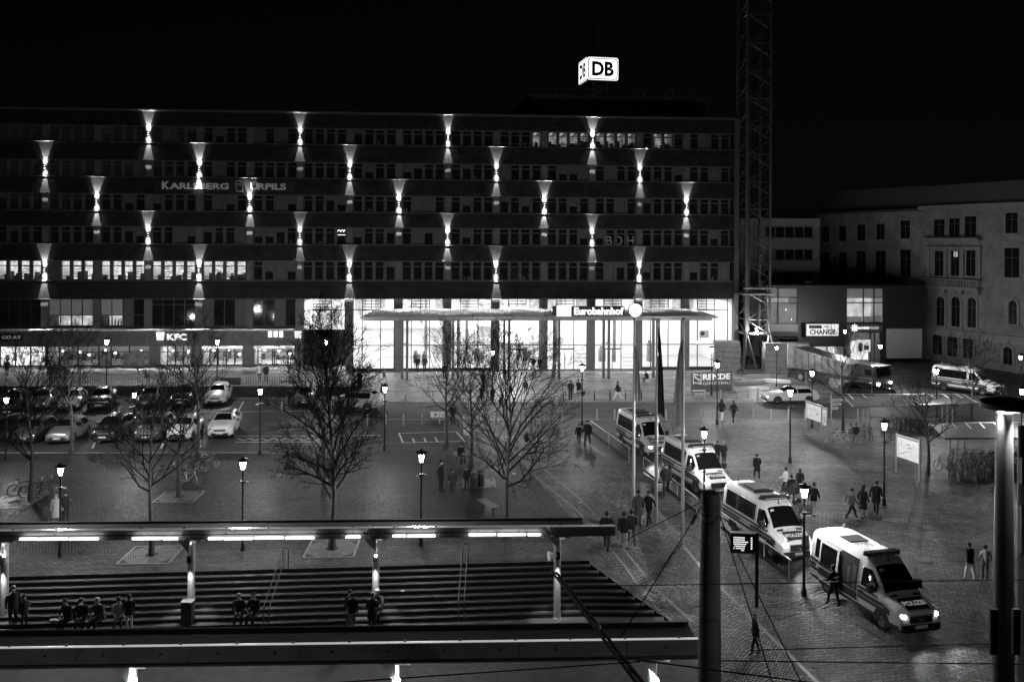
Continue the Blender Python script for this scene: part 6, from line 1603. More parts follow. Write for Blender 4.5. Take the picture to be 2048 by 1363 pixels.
for (x, lab) in ((576, 'thin steel handrail down the steps, left one'), (930, 'thin steel handrail down the steps, right one')):
    a = G(x, 1142); a.y += .1; t = thing('step_handrail', lab, 'handrail', (a.x, YT + sh(a.x) - .1, 0), 0, 'handrails on the steps'); b = MB().use(mat('dull_rail', .18, .4, .7)); D = -NST * TRD + .3
    for s_ in (-.12, .12): b.tube([(s_, .2, 0), (s_, .2, .9), (s_, D, .9 + LOW), (s_, D, LOW)], .022, 5)
    b.tube([(-.12, .2, .9), (.12, .2, .9)], .022, 5); b.tube([(-.12, D, .9 + LOW), (.12, D, .9 + LOW)], .022, 5); b.tube([(-.12, D / 2, .9 + LOW / 2), (.12, D / 2, .9 + LOW / 2)], .022, 5); b.obj('rail', t)
a, c = G(62, 771.5, TZ), G(640, 771.5, TZ); L = (c - a).length; t = thing('terrace_railing', 'long pale bar railing along the edge of the shop terrace', 'railing', a, math.atan2(c.y - a.y, c.x - a.x))
b = MB().use(M_RAIL); b.box(0, L, .05, .1, .96, 1.0); b.box(0, L, .05, .09, .1, .13); b.obj('handrail', t)
b = MB().use(M_RAIL); n = int(L / .22)
for k in range(n): x = L * k / n; b.box(x, x + .035, .06, .09, 0 if k % 9 == 0 else .1, .97)
b.obj('bars', t)
for (x0, x1, v, lab) in ((430, 482, .05, 'dark banner tied to the terrace railing below the restaurant'), (424, 441, .3, 'small pale notice tied to the terrace railing'), (484, 492, .4, 'narrow pale notice at the right end of the dark railing banner')):
    p, q = G(x0, 771.4, TZ), G(x1, 771.4, TZ); w = (q - p).length; o = MB().use(mat('rail_banner_%d' % x0, v, .7, var=.5, scale=2)).box(0, w, -.04 - (x0 == 424) * .03, -.02 - (x0 == 424) * .03, .12, .8).obj('railing_banner', loc=p); tag(o, lab, 'banner')
# ------------------------------------------------------------------ tree grates, benches, bins
M_GRATE = mat('iron_grate', .22, .5, .4, var=.3)
for (x, y, w, lab, hole) in ((303, 1109, 1.15, 'square iron tree grate with round rings in front of the steps', 1), (28, 1004, 1.1, 'square iron tree grate at the left edge', 1), (358, 993, 1.1, 'square iron tree grate under the bicycles', 1), (664, 1097, 1.15, 'dim square iron tree grate round the tall dense tree', 1), (958, 966, .95, 'square iron tree grate beside the bins', 0)):
    g = G(x, y); t = thing('tree_grate', lab, 'tree grate', (g.x, g.y, g.z), .05, 'tree grates')
    b = MB().use(M_GRATE); z = .022
    for k in range(9):
        r = .3 + (w - .32) * k / 8; n = 36
        b.add([(rr * math.cos(2 * math.pi * i / n), rr * math.sin(2 * math.pi * i / n), z) for rr in (r, r + .055) for i in range(n)], [(i, (i + 1) % n, n + (i + 1) % n, n + i) for i in range(n)])
    for a in (0, 1, 2, 3): M_ = Matrix.Rotation(a * math.pi / 4, 4, 'Z'); b.box(.3, w, -.03, .03, .02, .026, M_); b.box(-w, -.3, -.03, .03, .02, .026, M_)
    for s_ in (-1, 1): b.box(-w, w, s_ * w - .05, s_ * w + .05, .0, .024); b.box(s_ * w - .05, s_ * w + .05, -w + .051, w - .051, .0, .0235)
    b.obj('rings', t)
    b = MB().use(mat('grate_soil', .035, .9)); b.quad((-w, -w, .012), (w, -w, .012), (w, w, .012), (-w, w, .012)); b.obj('plate', t)
def bench(label, x, y, rz):
    g = G(x, y); t = thing('bench', label, 'bench', g, math.radians(rz), 'slatted benches'); b = MB().use(mat('bench_slat', .16, .6, var=.3))
    for k in range(6): b.box(-.9, .9, -.27 + k * .095, -.2 + k * .095, .43, .46)
    b.obj('seat', t)
    for s_ in (-.6, .6): b = MB().use(DARK); b.box(s_ - .04, s_ + .04, -.22, .24, .38, .429); b.box(s_ - .04, s_ + .04, -.04, .04, .0, .38); b.obj('leg', t)
bench('slatted bench nearest the camera, empty', 976, 1022, 118); bench('slatted bench farther back with someone sitting on it', 918, 922, 110)
for (x, y, lab, h) in ((948, 978, 'dark round litter bin left of two by the tree grate', .95), (961, 972, 'dark round litter bin right of two by the tree grate', .95)):
    t = thing('litter_bin', lab, 'litter bin', G(x, y), 0, 'litter bins'); b = MB().use(mat('bin_metal', .03, .5)); b.lathe([(.2, 0), (.23, .1), (.23, h - .1), (.19, h), (.14, h), (.14, h - .2)], 14); b.obj('bin', t, 40); b = MB().use(STEEL); b.lathe([(.235, h - .16), (.235, h - .12)], 14); b.obj('ring', t)
# ------------------------------------------------------------------ bicycles
def bike(label, loc, rz, v=.05):
    t = thing('bicycle', label, 'bicycle', loc, rz, None); m = mat('bike_paint_%d' % int(v * 100), v, .35, .3)
    b = MB().use(m)
    P1, P2, P3, P4 = Vector((-.12, 0, .29)), Vector((-.25, 0, .85)), Vector((.38, 0, .86)), Vector((-.52, 0, .34)); Fk = Vector((.55, 0, .34))
    for a, c in ((P1, P2), (P1, P3 - Vector((0, 0, .1))), (P2 - Vector((0, 0, .1)), P3), (P1, P4), (P2 - Vector((0, 0, .08)), P4), (P3 + Vector((0, 0, .08)), Fk)): b.tube([a, c], .02, 5)
    b.obj('frame', t)
    for x in (-.52, .55):
        b = MB().use(RUB); b.tube([(x + .33 * math.cos(a), 0, .34 + .33 * math.sin(a)) for a in lin(0, 2 * math.pi, 20)], .02, 5, False); w = b.obj('wheel', t)
        b = MB().use(STEEL)
        for k in range(8): a = k * math.pi / 8; b.tube([(x + .31 * math.cos(a), 0, .34 + .31 * math.sin(a)), (x - .31 * math.cos(a), 0, .34 - .31 * math.sin(a))], .005, 3, False)
        b.tube([(x + .305 * math.cos(a), 0, .34 + .305 * math.sin(a)) for a in lin(0, 2 * math.pi, 20)], .009, 4, False); b.obj('rim', w)
    b = MB().use(RUB); b.tube([(-.28, 0, .85), (-.29, 0, .96)], .015, 5); b.prism([(-.44, .96), (-.42, 1.0), (-.2, .99), (-.14, .97), (-.3, .95)], -.07, .07); b.obj('saddle', t)
    b = MB().use(STEEL); b.tube([(.36, 0, .92), (.35, 0, 1.05)], .015, 5); b.tube([(.25, -.28, 1.04), (.36, -.2, 1.06), (.36, .2, 1.06), (.25, .28, 1.04)], .014, 5); b.obj('handlebar', t)
    b = MB().use(DARK); b.tube([(-.75, 0, .7), (-.3, 0, .7)], .012, 4); b.box(-.75, -.35, -.06, .06, .7, .72); b.tube([(-.12, -.1, .16), (-.12, -.08, .29), (-.12, .08, .29), (-.12, .1, .42)], .015, 4); b.obj('carrier', t)
    return t
bk = bike('white bicycle standing side-on beside the finger post', G(1682, 884), math.radians(-12), .65)
bp = bike('dark bicycle with a basket, right of the white bicycle', G(1702, 872), math.radians(60), .05)
BK = [(1728, 874, 70, 'dark bicycle at the left end of the far bicycle rack'), (1740, 880, 80, 'dark bicycle with a pale box, second in the far rack'), (1786, 888, -80, 'bicycle with a pale front wheel left of the glaring map lamp'), (1765, 878, 75, 'dark bicycle in the middle of the far rack')]
for x, y, a, l in BK: dup(bp, G(x, y), math.radians(a), l)
rb = random.Random(5); OR3 = OR2 + ['thirteenth', 'fourteenth', 'fifteenth', 'sixteenth', 'seventeenth']
def bunch(pts, lab, grp, a0, a1):
    for n_, (x, y) in enumerate(pts): o = dup(bp, G(x, y), math.radians(rb.uniform(a0, a1)), '%s bicycle from the left in the %s' % (OR3[n_], lab)); o['group'] = grp
bunch([(x, 858 + (x - 1790) * .12) for x in range(1790, 1872, 9)], 'packed right part of the far bicycle shelter', 'bicycles packed in the far shelter', 60, 110)
bunch([(x, 945 + (k % 3) * 7) for k, x in enumerate(range(1890, 2050, 10))], 'packed row before the near bicycle shelter', 'bicycles packed at the near shelter', 50, 120)
bunch([(x, 930 + (k % 2) * 4) for k, x in enumerate(range(1905, 2050, 13))], 'rear row under the near bicycle shelter', 'bicycles in the rear row of the near shelter', 60, 120)
for x, y, a, l in ((48, 990, 30, 'dark bicycle leaning at the far left tree, left one'), (70, 994, 15, 'dark bicycle leaning at the far left tree, middle one'), (90, 990, 40, 'dark bicycle leaning at the far left tree, right one'), (335, 962, 10, 'dark bicycle leaning behind the middle left tree'), (378, 972, -15, 'bicycle with a pale frame in front of the middle left tree'), (392, 945, 10, 'dark bicycle right of the middle left tree'), (416, 940, 30, 'dark bicycle at the right end of the tree group')):
    dup(bp if 'pale' not in l else bk, G(x, y), math.radians(a), l)
# ------------------------------------------------------------------ bicycle shelters
def cycle_shelter(label, corners, posts, z, nsl):
    c = [G(x, y, z) for x, y in corners]; t = thing('bicycle_shelter', label, 'bicycle shelter', (c[0].x, c[0].y, 0), 0, 'bicycle shelters'); o = Vector((c[0].x, c[0].y, 0))
    q = [p - o for p in c]; b = MB().use(mat('shelter_roof', .05, .6, .0, var=.4, scale=.8)); dz = (0, 0, -.12, -.12)
    vs = [(p.x, p.y, p.z + d) for p, d in zip(q, dz)] + [(p.x, p.y, p.z + d + .08) for p, d in zip(q, dz)]
    b.add(vs, [(3, 2, 1, 0), (4, 5, 6, 7), (0, 1, 5, 4), (1, 2, 6, 5), (2, 3, 7, 6), (3, 0, 4, 7)]); b.obj('roof', t)
    b = MB().use(STEEL); e = .05
    for i in range(4):
        p, r = Vector(vs[4 + i]), Vector(vs[4 + (i + 1) % 4]); b.tube([p, r], .05, 5)
    b.obj('edge_rail', t)
    b = MB().use(mat('roof_slat', .5, .4, .3))
    for k in range(nsl):
        f = (k + .5) / nsl; p = Vector(vs[4]).lerp(Vector(vs[5]), f); r = Vector(vs[7]).lerp(Vector(vs[6]), f); b.tube([p + Vector((0, 0, .02)), p.lerp(r, .42) + Vector((0, 0, .02))], .045, 4)
    b.obj('roof_slat', t)
    for x, y in posts: g = G(x, y) - o; b = MB().use(mat('post_steel', .4, .4, .5)); b.tube([(g.x, g.y, 0), (g.x, g.y, z - .06)], .07, 7); b.obj('post', t)
    b = MB().use(STEEL); p0, p1 = G(*posts[0]) - o, G(*posts[-1]) - o; b.tube([(p0.x, p0.y + .1, .5), (p1.x, p1.y + .1, .5)], .03, 5); b.obj('rack', t)
cycle_shelter('bicycle shelter with a flat slatted roof behind the map boards', [(1683, 790), (1925, 790), (1957, 805), (1707, 812)], [(1716, 846), (1727, 847), (1737, 848), (1884, 848), (1894, 849), (1905, 850)], 2.05, 9)
cycle_shelter('nearer bicycle shelter with a flat slatted roof at the right edge', [(1860, 848), (2085, 846), (2110, 872), (1890, 875)], [(1900, 912), (1914, 918), (1928, 921), (2060, 918), (2075, 920)], 2.05, 8)
# ------------------------------------------------------------------ boards and signs
M_BOARD = mat('map_paper', .62, .5, var=.3, scale=6, emit=.2); M_PRINT = mat('map_print', .2, .6, var=.3)  # slight emission put into the paper to brighten the boards
def board(label, p0, p1, zlo, zhi, extra=None):
    a, c = G(*p0), G(*p1); L = (c - a).length; t = thing('map_board', label, 'map board', a, math.atan2(c.y - a.y, c.x - a.x)); m = mat('post_steel')
    for x in (0, L): b = MB().use(m); b.box(x - .05, x + .05, -.04, .04, 0, zhi + .08); b.obj('post', t)
    b = MB().use(M_BOARD); b.box(.06, L - .06, -.03, .03, zlo, zhi); b.obj('panel', t)
    b = MB().use(M_PRINT); b.box(.1, L - .1, -.036, -.032, zhi - .14, zhi - .04); w = L - .3; r = random.Random(int(p0[0]))
    for k in range(26): x = .35 + r.random() * (L - .8); z = zlo + .15 + r.random() * (zhi - zlo - .5); b.box(x, x + .04 + r.random() * .3, -.036, -.032, z, z + .012 + .02 * r.random())
    for k in range(10): z = zlo + .15 + k * (zhi - zlo - .45) / 10; b.box(.12, .28, -.036, -.032, z, z + .02)
    b.obj('print', t); return t
board('map board on two posts with a narrow second panel, left one', (1612, 865), (1643, 877), 1.2, 2.48); board('narrow pale notice panel right of the left map board', (1645, 879), (1654, 883), 1.15, 2.45); board('large pale map board on two posts beside the right lantern', (1793, 945), (1839, 963), 1.08, 2.5)
g = G(1662, 887); s = scale_at(g); t = thing('finger_post', 'finger post with several small direction arms', 'signpost', g, .2); b = MB().use(mat('post_steel')); b.lathe([(.05, 0), (.045, 100 / s)], 8); b.obj('pole', t)
for k, (y, L) in enumerate(((800, .95), (808, .85), (816, .6))): b = MB().use(mat('sign_arm', .5, .5)); z = (887 - y) / s; b.prism([(.05, z - .1), (L - .12, z - .1), (L, z), (L - .12, z + .1), (.05, z + .1)], -.02, .02); b.use(M_PRINT); b.box(.12, L - .2, -.025, -.021, z - .03, z + .03); b.obj('sign_arm', t)
g = G(1513, 1213); s = scale_at(g); t = thing('departure_display', 'departure display screen with lit rows of text on a dark post', 'display', g, -.1); b = MB().use(BLACK); b.box(-.07, .07, -.06, .06, 0, (1213 - 1064) / s); b.obj('post', t)
x0, x1, z0, z1 = -50 / s, -4 / s, (1213 - 1103) / s, (1213 - 1066) / s
b = MB().use(mat('display_case', .03, .4)); b.box(x0 - .06, x1 + .03, -.16, .14, z0 - .03, z1 + .03); b.obj('case', t)
b = MB().use(mat('display_screen', .01, .2)); b.box(x0, x1 - .02, -.166, -.161, z0 + .02, z1 - .02); b.obj('screen', t)
b = MB().use(glow('display_text', 1.1)); r = random.Random(4); hh_ = (z1 - z0 - .16) / 7
for k in range(6):
    z = z1 - .13 - hh_ * k; x = x0 + .07; e = x0 + .07 + r.uniform(.4, .65)
    while x < e: w = r.uniform(.02, .05); b.box(x, x + w, -.172, -.168, z - hh_ * .55, z); x += w + .012
    b.box(x1 - .2, x1 - .13, -.172, -.168, z - hh_ * .55, z)
b.box(x0 + .4, x0 + .52, -.172, -.168, z1 - .13 - hh_ * 6.4, z1 - .13 - hh_ * 6); b.obj('text_rows', t)
g = G(1607, 1183); s = scale_at(g); t = thing('stop_sign', 'bus stop pole with a black square sign and a small timetable', 'bus stop sign', g, 0); b = MB().use(BLACK); b.tube([(0, 0, 0), (0, 0, 178 / s)], .045, 8); b.obj('pole', t)
b = MB().use(mat('stop_sign_black', .004, .8, var=0, spec=.1)); b.box(-9 / s, 16 / s, -.03, .03, (1183 - 1032) / s, (1183 - 1007) / s); b.obj('sign_panel', t); b = MB().use(M_PRINT); b.box(-7 / s, 14 / s, -.036, -.032, (1183 - 1031) / s, (1183 - 1028.5) / s); b.obj('print', t)
b = MB().use(mat('timetable', .3, .5)); b.box(-5 / s, 9 / s, -.09, -.05, (1183 - 1090) / s, (1183 - 1067) / s); b.use(M_PRINT)
for k in range(5): b.box(-4 / s, 8 / s, -.096, -.092, (1183 - 1088 + k * 4) / s, (1183 - 1086 + k * 4) / s)
b.obj('timetable', t)
g = G(738, 790); s = scale_at(g); t = thing('road_sign', 'round road sign on a thin pole near the terrace corner', 'road sign', g, 0); b = MB().use(STEEL); b.tube([(0, 0, 0), (0, 0, 55 / s)], .035, 6); b.obj('pole', t); b = MB().use(mat('sign_grey', .2, .5)); b.lathe([(.3, -.05), (.3, -.02)], 18, (0, 0, 53 / s), 'y'); b.obj('disc', t)
g = G(719, 793); s = scale_at(g); t = thing('info_pillar', 'slim dark upright information pillar at the terrace corner', 'pillar', g, .2); b = MB().use(BLACK); b.box(-.22, .22, -.1, .1, .1, 46 / s); b.obj('panel', t); b = MB().use(DARK); b.box(-.26, .26, -.14, .14, 0, .1); b.obj('foot', t)
g = G(876, 838); t = thing('parking_board', 'low wide white board with two symbols beside the small leaning tree', 'sign', g, .05); b = MB().use(WHITEP); b.box(-.62, .62, -.03, .03, .18, .62); b.obj('panel', t); b = MB().use(M_PRINT); b.lathe([(.13, -.04), (.13, -.034)], 12, (-.2, 0, .4), 'y'); b.box(.15, .2, -.04, -.034, .25, .55); b.box(.28, .5, -.04, -.034, .3, .36); b.box(.28, .5, -.04, -.034, .42, .48); b.obj('symbol', t); b = MB().use(STEEL); b.box(-.5, -.44, -.02, .02, 0, .18); b.box(.44, .5, -.02, .02, 0, .18); b.obj('leg', t)
# ------------------------------------------------------------------ building-site fence
def fence(label, p0, p1, h=2.0, banner=False):
    a, c = G(*p0), G(*p1); L = (c - a).length - .06; t = thing('fence_panel', label, 'fence', a, math.atan2(c.y - a.y, c.x - a.x), 'site fence panels'); b = MB().use(STEEL)
    for x in (0, L): b.tube([(x, 0, 0), (x, 0, h)], .03, 6)
    b.tube([(0, 0, h), (L, 0, h)], .03, 6); b.tube([(0, 0, .2), (L, 0, .2)], .025, 6); b.obj('frame', t)
    b = MB().use(mat('fence_wire', .3, .4, .7)); n = int(L / .16)
    for k in range(1, n): b.tube([(L * k / n, 0, .2), (L * k / n, 0, h)], .007, 3, False)
    for k in range(5): z = .5 + k * .35; b.tube([(0, 0, z), (L, 0, z)], .007, 3, False)
    b.obj('mesh', t); b = MB().use(M_CON); b.box(-.35, .35, -.12, .12, -.0, .13); b.box(L - .35, L + .3, -.12, .12, 0, .125); b.obj('foot', t)
    if banner:
        b = MB().use(mat('banner_grey', .1, .7)); b.box(.05, L - .02, -.05, -.04, .22, h + .1); bb = b.obj('banner', t); b = MB(); z0, z1 = .22, h + .1; w = L - .1
        put_text(b, 'RENDE', (.05 + w * .62, -.056, z0 + (z1 - z0) * .75), w * .68, (z1 - z0) * .3, M_TXW, bold=.06); put_text(b, 'GERÜSTBAU', (.05 + w * .62, -.056, z0 + (z1 - z0) * .44), w * .68, (z1 - z0) * .15, mat('thin_letter'))
        b.use(M_TXW); x0, x1, za, zb_ = .05 + w * .05, .05 + w * .24, z0 + (z1 - z0) * .4, z0 + (z1 - z0) * .92
        for p, q in (((x0, za), (x0, zb_)), ((x1, za), (x1, zb_)), ((x0, zb_), (x1, za)), ((x0, zb_), (x1, zb_ - .2)), ((x0, za + .2), (x1, za)), ((x0, (za + zb_) / 2 + .2), (x1, (za + zb_) / 2 - .1))): b.tube([(p[0], -.06, p[1]), (q[0], -.06, q[1])], .03, 4)
        b.box(.05 + w * .03, .05 + w * .35, -.056, -.052, z0 + .12, z0 + .2); b.obj('lettering', bb)
fence('site fence panel covered by the grey RENDE GERÜSTBAU banner', (1381, 789), (1465, 786), 2.05, True)
fence('bare wire fence panel right of the banner', (1466, 786), (1540, 784)); fence('wire fence panel behind the white crossing car, left', (1541, 784), (1612, 784)); fence('wire fence panel behind the white crossing car, right', (1613, 785), (1682, 790)); fence('wire fence panel in front of the lorry cab', (1683, 791), (1745, 800))
# ------------------------------------------------------------------ tram shelters
M_BEAM = mat('shelter_beam', .2, .5, .2, var=.25, scale=2); M_COLS = mat('shelter_column', .5, .45, .3, var=.15); M_FELT = mat('shelter_felt', .02, .9, var=.3)
TUBE = glow('tube_glow', 9.0)
def shelter(label, p0, cols, xl, xr, yedge, hb, tubes, boxes, xfelt, back, grp, panel=False):
    W_ = Wall(p0, .04); t = thing('tram_shelter', label, 'shelter', W_.p0, .04, 'tram stop shelters')
    xm = cols[len(cols) // 2]; ze = W_.uv(xm, yedge)[1] - LOW; ul, ur = W_.uv(xl, yedge)[0], W_.uv(xr, yedge)[0]; uf = W_.uv(xfelt, yedge)[0]
    b = MB().use(M_BEAM); b.box(ul, ur, -.14, -.05, ze - hb, ze - .03); b.box(ul, ur, -.2, .04, ze - hb - .04, ze - hb - .003); b.use(mat('painted_rail_sheen', .75, .25, .9, emit=.12) if not panel else mat('painted_edge_sheen', .75, .3, .6, emit=.4)); b.box(ul, ur, -.16 if not panel else -.1, .02 if not panel else -.01, ze - .027, ze); b.obj('beam', t)  # top strip is no lamp: its bright highlight is painted in as emission
    if panel:
        b = MB().use(mat('shelter_panel', .2, .55, .1, var=.3, scale=1.2)); b.add([(ul, -.17, ze - .01), (ur, -.17, ze - .01), (ur, -.6, ze - .3), (ul, -.6, ze - .3)], [(0, 1, 2, 3)]); b.obj('front_panel', t)
        b = MB().use(mat('panel_lip', .1, .5, .2)); b.box(ul, ur, -.66, -.603, ze - .4, ze - .29); b.obj('panel_lip', t)
        b = MB().use(mat('seam_steel', .5, .3, .8)); q = lambda f: (-.175 - .43 * f, ze - .002 - .29 * f); k_ = 0
        for x0, x1, f in ((ul + 12.6, ul + 14.4, .4), (ul + 12.2, ul + 14.0, .85), (ur - 4.4, ur - 3.2, .45), (ur - 3.4, ur - 2.2, .85)): y_, z_ = q(f); b.tube([(x0, y_, z_), (x1, y_, z_)], .018, 4)
        b.obj('seam_strip', t)
    b = MB().use(DARK)
    if panel:
        for k in range(int((ur - ul) / 1.75)): x = ur - 1.1 - k * 1.75; b.ball((x, -.38, ze - .135), (.05, .04, .04), 8, 4)
        for k in range(int((ur - ul) / 3.4)): x = ur - 2.3 - k * 3.4; b.tube([(x, -.2, ze - .02), (x - .1, -.59, ze - .29)], .012, 4)
    for k in range(int((ur - ul) / 1.75)): x = ur - .6 - k * 1.75; b.lathe([(.05, ze), (.05, ze + .05)], 8, (x, -.02, 0)); b.lathe([(.04, -.145), (.04, -.142)], 8, (x, 0, ze - hb * .55), 'y')
    b.obj('bolt', t)
    b = MB().use(M_FELT); b.box(ul, uf, .03, back, ze - .06, ze + .0); b.box(ul, uf, back - .08, back, ze + .0, ze + .05); b.obj('roof', t)
    for i, x in enumerate(cols):
        u = W_.uv(x, yedge)[0]; b = MB().use(M_COLS); b.lathe([(.17, 0), (.17, .05), (.15, .06), (.15, ze - hb - .05)], 14, (u, 0, 0)); b.obj('column', t, 40)
        b = MB().use(M_COLS); b.prism([(u - .45, ze - hb), (u + .05, ze - hb), (u + .05, ze - hb - .55)], -.42, -.34); b.box(u - .2, u + .5, -.3, .25, ze - hb - .12, ze - hb - .045); b.obj('bracket', t)
        b = MB().use(DARK); b.box(u - .09, u + .09, -.32, -.151, boxes - .15, boxes + .15); b.obj('spot_housing', t)
        for sg in (-1, 1): lamp('column_spot', 'SPOT', (u, -.36, boxes + .19 * sg), COLW * (4 if panel else 1), t, .04, math.radians(60 if not panel else 84), .5, rot=(math.radians(180 if sg > 0 else 0), 0, 0))
    if tubes:
        b = MB().use(TUBE)
        for x0, x1, y in tubes: ua, ub = W_.uv(x0, y, .35)[0], W_.uv(x1, y, .35)[0]; z = W_.uv((x0 + x1) / 2, y, .35)[1] - LOW; b.tube([(ua, -.35, z), (ub, -.35, z)], .045, 6)
        b.obj('light_tube', t)
        b = MB().use(DARK); z = W_.uv(600, 1073, .35)[1] - LOW; b.box(ul, W_.uv(1085, 1073, .35)[0], -.32, -.28, z + .09, z + .13); b.obj('tube_rail', t)
    return t, W_, ze
p0 = G(752, 1240, LOW)
t1, W1, ze1 = shelter('tram shelter with a row of glowing tubes under its beam, in front of the steps', p0, (10, 383, 752, 1115), -150, 1230, 1052, .38, [(40, 74, 1077), (76, 135, 1077), (139, 196, 1077), (265, 322, 1076), (326, 355, 1076), (417, 445, 1076), (448, 505, 1076), (509, 566, 1075), (571, 628, 1075), (692, 720, 1073), (786, 811, 1071), (815, 870, 1071), (938, 991, 1068), (996, 1051, 1068), (1056, 1081, 1068)], 2.75, 1168, .8, '')
p0 = at(790, 1330, 27.7); p0.z = LOW
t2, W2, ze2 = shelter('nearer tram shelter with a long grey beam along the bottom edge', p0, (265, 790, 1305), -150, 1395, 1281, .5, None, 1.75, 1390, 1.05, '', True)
for x in (265, 790, 1305):
    u, z = W2.uv(x + 4, 1357, .3); b = MB().use(glow('spot_glow', 30)); b.ball((u, -.4, z - LOW), .12, 8, 5); b.obj('spot_lens', t2)
for x in (10, 752):
    u, z = W1.uv(x, 1109, .3); b = MB().use(glow('spot_glow', 30)); b.ball((u, -.38, z - LOW), .06, 8, 5); b.obj('spot_lens', t1)
g = G(383, 1243, LOW); t = thing('litter_bin', 'tall dark litter bin at the foot of the second shelter post', 'litter bin', (g.x, g.y - .45, LOW), 0, 'litter bins'); b = MB().use(mat('bin_metal')); b.box(-.22, .22, -.18, .18, .12, 1.05); b.box(-.1, .1, -.1, .1, 0, .12); b.obj('bin', t); b = MB().use(STEEL); b.box(-.24, .24, -.2, .2, 1.05, 1.09); b.obj('lid', t)
g = W1.p0 + W1.d * W1.uv(1108, 1108, .2)[0] + W1.n * .3; t = thing('loudspeaker_horn', 'white horn loudspeaker on the right-hand shelter post', 'loudspeaker', (g.x, g.y, W1.uv(1108, 1108, .2)[1]), .3); b = MB().use(WHITEP); b.lathe([(.06, .1), (.08, .0), (.2, -.25), (.19, -.25)], 12, (0, 0, 0), 'x'); b.obj('horn', t); b = MB().use(STEEL); b.box(-.03, .1, .0, .2, -.03, .03); b.obj('bracket', t)
# ------------------------------------------------------------------ masts, overhead line
M_MAST = mat('mast_steel', .13, .6, .0, var=.5, scale=1.2, bump=.2)
p = at(1421, 985, 21.0); t = thing('line_mast', 'thick dark tapered overhead-line mast in front of the vans', 'mast', (p.x, p.y, LOW), 0); h = p.z - LOW; b = MB().use(M_MAST); b.lathe([(.36, 0), (.3, 4), (.222, h - .29), (.233, h - .29), (.233, h - .05), (.2, h)], 20); b.obj('pole', t, 40); b = MB().use(STEEL); b.lathe([(.25, h - .62), (.25, h - .54)], 16); b.lathe([(.25, h - .46), (.25, h - .42)], 16); b.obj('clamp', t)
MAST = Vector((p.x, p.y, p.z))
p = at(2009, 815, 17.0); t = thing('lamp_mast', 'tall lamp mast with a flat round head at the right edge', 'street lamp', (p.x, p.y, LOW), 0); h = p.z - LOW; b = MB().use(mat('lamp_mast_steel', .16, .5, .4, var=.35, scale=1.5)); b.lathe([(.25, 0), (.22, 5), (.15, h - .1)], 16); b.obj('pole', t, 40); b = MB().use(M_MAST); b.lathe([(.3, h - .03), (.5, h), (.52, h + .1), (.45, h + .14), (.1, h + .2)], 24, (.08, 0, 0)); b.obj('lamp_head', t, 40); b = MB().use(glow('mast_lens', 8)); b.lathe([(.28, h - .032), (.22, h - .06)], 20, (.08, 0, 0)); b.obj('lens', t)
t_lm0 = t
lamp('mast_flood', 'SPOT', (.08, 0, h - .12), FLOODW, t, .2, math.radians(150), .5, rot=(0, 0, 0))
for a in (-1.2, .2, 1.6, 3.0): lamp('mast_spot', 'SPOT', (.08 + .24 * math.sin(a), -.24 * math.cos(a), h - .1), MASTW, t, .05, math.radians(50), .6, rot=(0, 0, 0))
for x in (1987, 2032): q = at(x, 1262, 16.6); o = MB().use(mat('sign_back', .015, .5)); o.box(-.07, .07, -.03, .03, -.43, .43); o = o.obj('sign_plate', t); o.location = (q.x - p.x, q.y - p.y, q.z - LOW)
p = at(2044, 850, 24.0); t = thing('dark_mast', 'thin dark mast cut by the right edge of the picture', 'mast', (p.x, p.y, LOW), 0); b = MB().use(M_MAST); b.lathe([(.13, 0), (.1, p.z - LOW)], 10); b.obj('pole', t); b = MB().use(DARK); b.box(-.14, .14, -.25, -.1, 9.5, 10.2); b.box(-.14, .14, -.25, -.1, 7.6, 8.9); b.obj('signal_box', t)
t_lm = t_lm0
M_WIRE = mat('wire_black', .006, .9, spec=.05)
def wire(label, pts, r=.012, name='overhead_wire', sag=0.0):
    q = [at(*p) for p in pts]; b = MB().use(M_WIRE); o = q[0]
    if len(q) == 2 and sag: q = [q[0].lerp(q[1], i / 12) - Vector((0, 0, sag * 4 * (i / 12) * (1 - i / 12))) for i in range(13)]
    b.tube([p - o for p in q], r, 5); tag(b.obj(name, loc=o), label, 'cable', 'overhead line cables')
wire('thin level overhead wire across the head of the nearest van', [(1170, 1171, 20), (2060, 1158, 20)], .01)
wire('thin level overhead wire below the nearest van', [(1500, 1299, 19), (2060, 1284, 19)], .01); wire('lower level overhead wire over the setts at the right', [(1440, 1320, 17), (2060, 1327, 17)], .011)
wire('long overhead wire below the grey shelter beam', [(-10, 1331, 18), (1280, 1314, 18)], .012); wire('rising overhead wire at the bottom middle', [(640, 1366, 16), (1280, 1322, 16)], .012); wire('slack lower wire running from the bracket to the right', [(1270, 1318, 16), (1640, 1366, 16)], .014)
wire('steep stay wire from the mast down to the bottom edge, left', [(1440, 1030, 20.8), (1546, 1366, 14)], .012); wire('steep stay wire from the mast past the display to the bottom edge', [(1440, 1034, 20.8), (1604, 1366, 14)], .012)
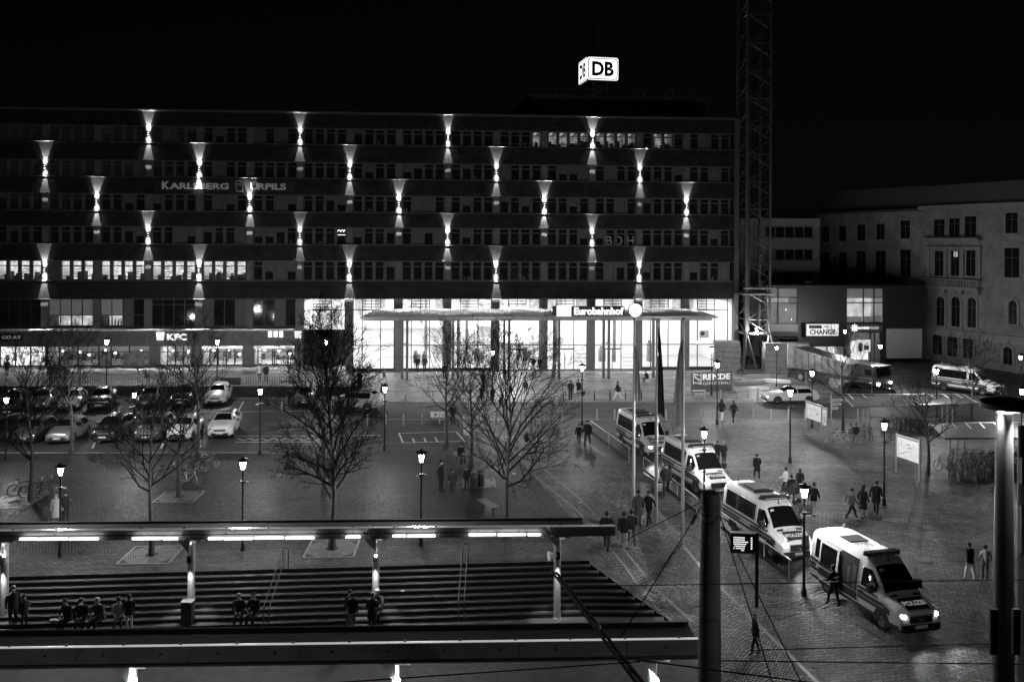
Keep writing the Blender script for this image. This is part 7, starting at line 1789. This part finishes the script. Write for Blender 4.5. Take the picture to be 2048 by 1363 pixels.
wire('stay cable with an insulator from the mast down to the bracket', [(1403, 1012, 20.8), (1240, 1275, 16)], .012); wire('thin cable from the mast towards the shelter end', [(1403, 1003, 20.8), (1240, 1085, 24)], .009)
a, c = at(1391, 1032, 20.4), at(1384, 1044, 20.2); b = MB().use(mat('insulator', .05, .4)); d = (c - a)
for k in range(5): q = d * (k / 4); b.ball(q, .045, 8, 5)
tag(b.obj('insulator', loc=a), 'small ribbed insulator on the cable left of the mast top', 'insulator')
a, c = at(1108, 1142, 26), at(1300, 1390, 14.5); t = thing('line_bracket', 'twin-tube overhead line bracket slanting across the bottom middle', 'bracket', a, 0); d = c - a; L = d.length; n_ = d.cross(Vector((0, 1, 0))).normalized() * .09
b = MB().use(M_WIRE); b.tube([n_, d + n_], .04, 6); b.tube([-n_, d - n_], .04, 6); b.obj('tube', t); b = MB().use(M_WIRE)
for k in range(14): f = k / 14; b.tube([d * f + n_, d * (f + .04) - n_], .018, 4)
b.obj('lacing', t, stuff=True); b = MB().use(STEEL); b.lathe([(.05, -.1), (.09, 0), (.05, .1)], 8, tuple(d * .6)); b.obj('clamp', t)
p = Vector((-13.2, 15.0, LOW)); o = dup(t_lm, p, 0, 'unseen lamp mast with a flat round head, added to light the near shelter and platform')  # out-of-view copy of the mast, added to brighten the near shelter beam
# litter on the pavement
bl = MB().use(mat('paper_white', .6, .8)); bl.add([(-.12, -.06, .01), (.1, -.08, .02), (.13, .07, .012), (-.06, .1, .03)], [(0, 1, 2, 3)]); me = bl.mesh('litter')
for k, (x, y, w) in enumerate(((1028, 947, 'right of the wide tree'), (1118, 990, 'left of the walkers'), (1160, 1005, 'by the walkway edge'), (882, 1156, 'on the upper steps'), (604, 1160, 'at the left handrail'), (805, 1182, 'on the steps right of the lit post'))):
    o = bpy.data.objects.new('litter', me); COL.objects.link(o); g = G(x, y); o.location = g if k < 3 else Vector((G(x, y, -.45).x, G(x, y, -.45).y, -.43)); o.rotation_euler = (0, 0, k); tag(o, 'scrap of white paper lying ' + w, 'litter', 'paper scraps')
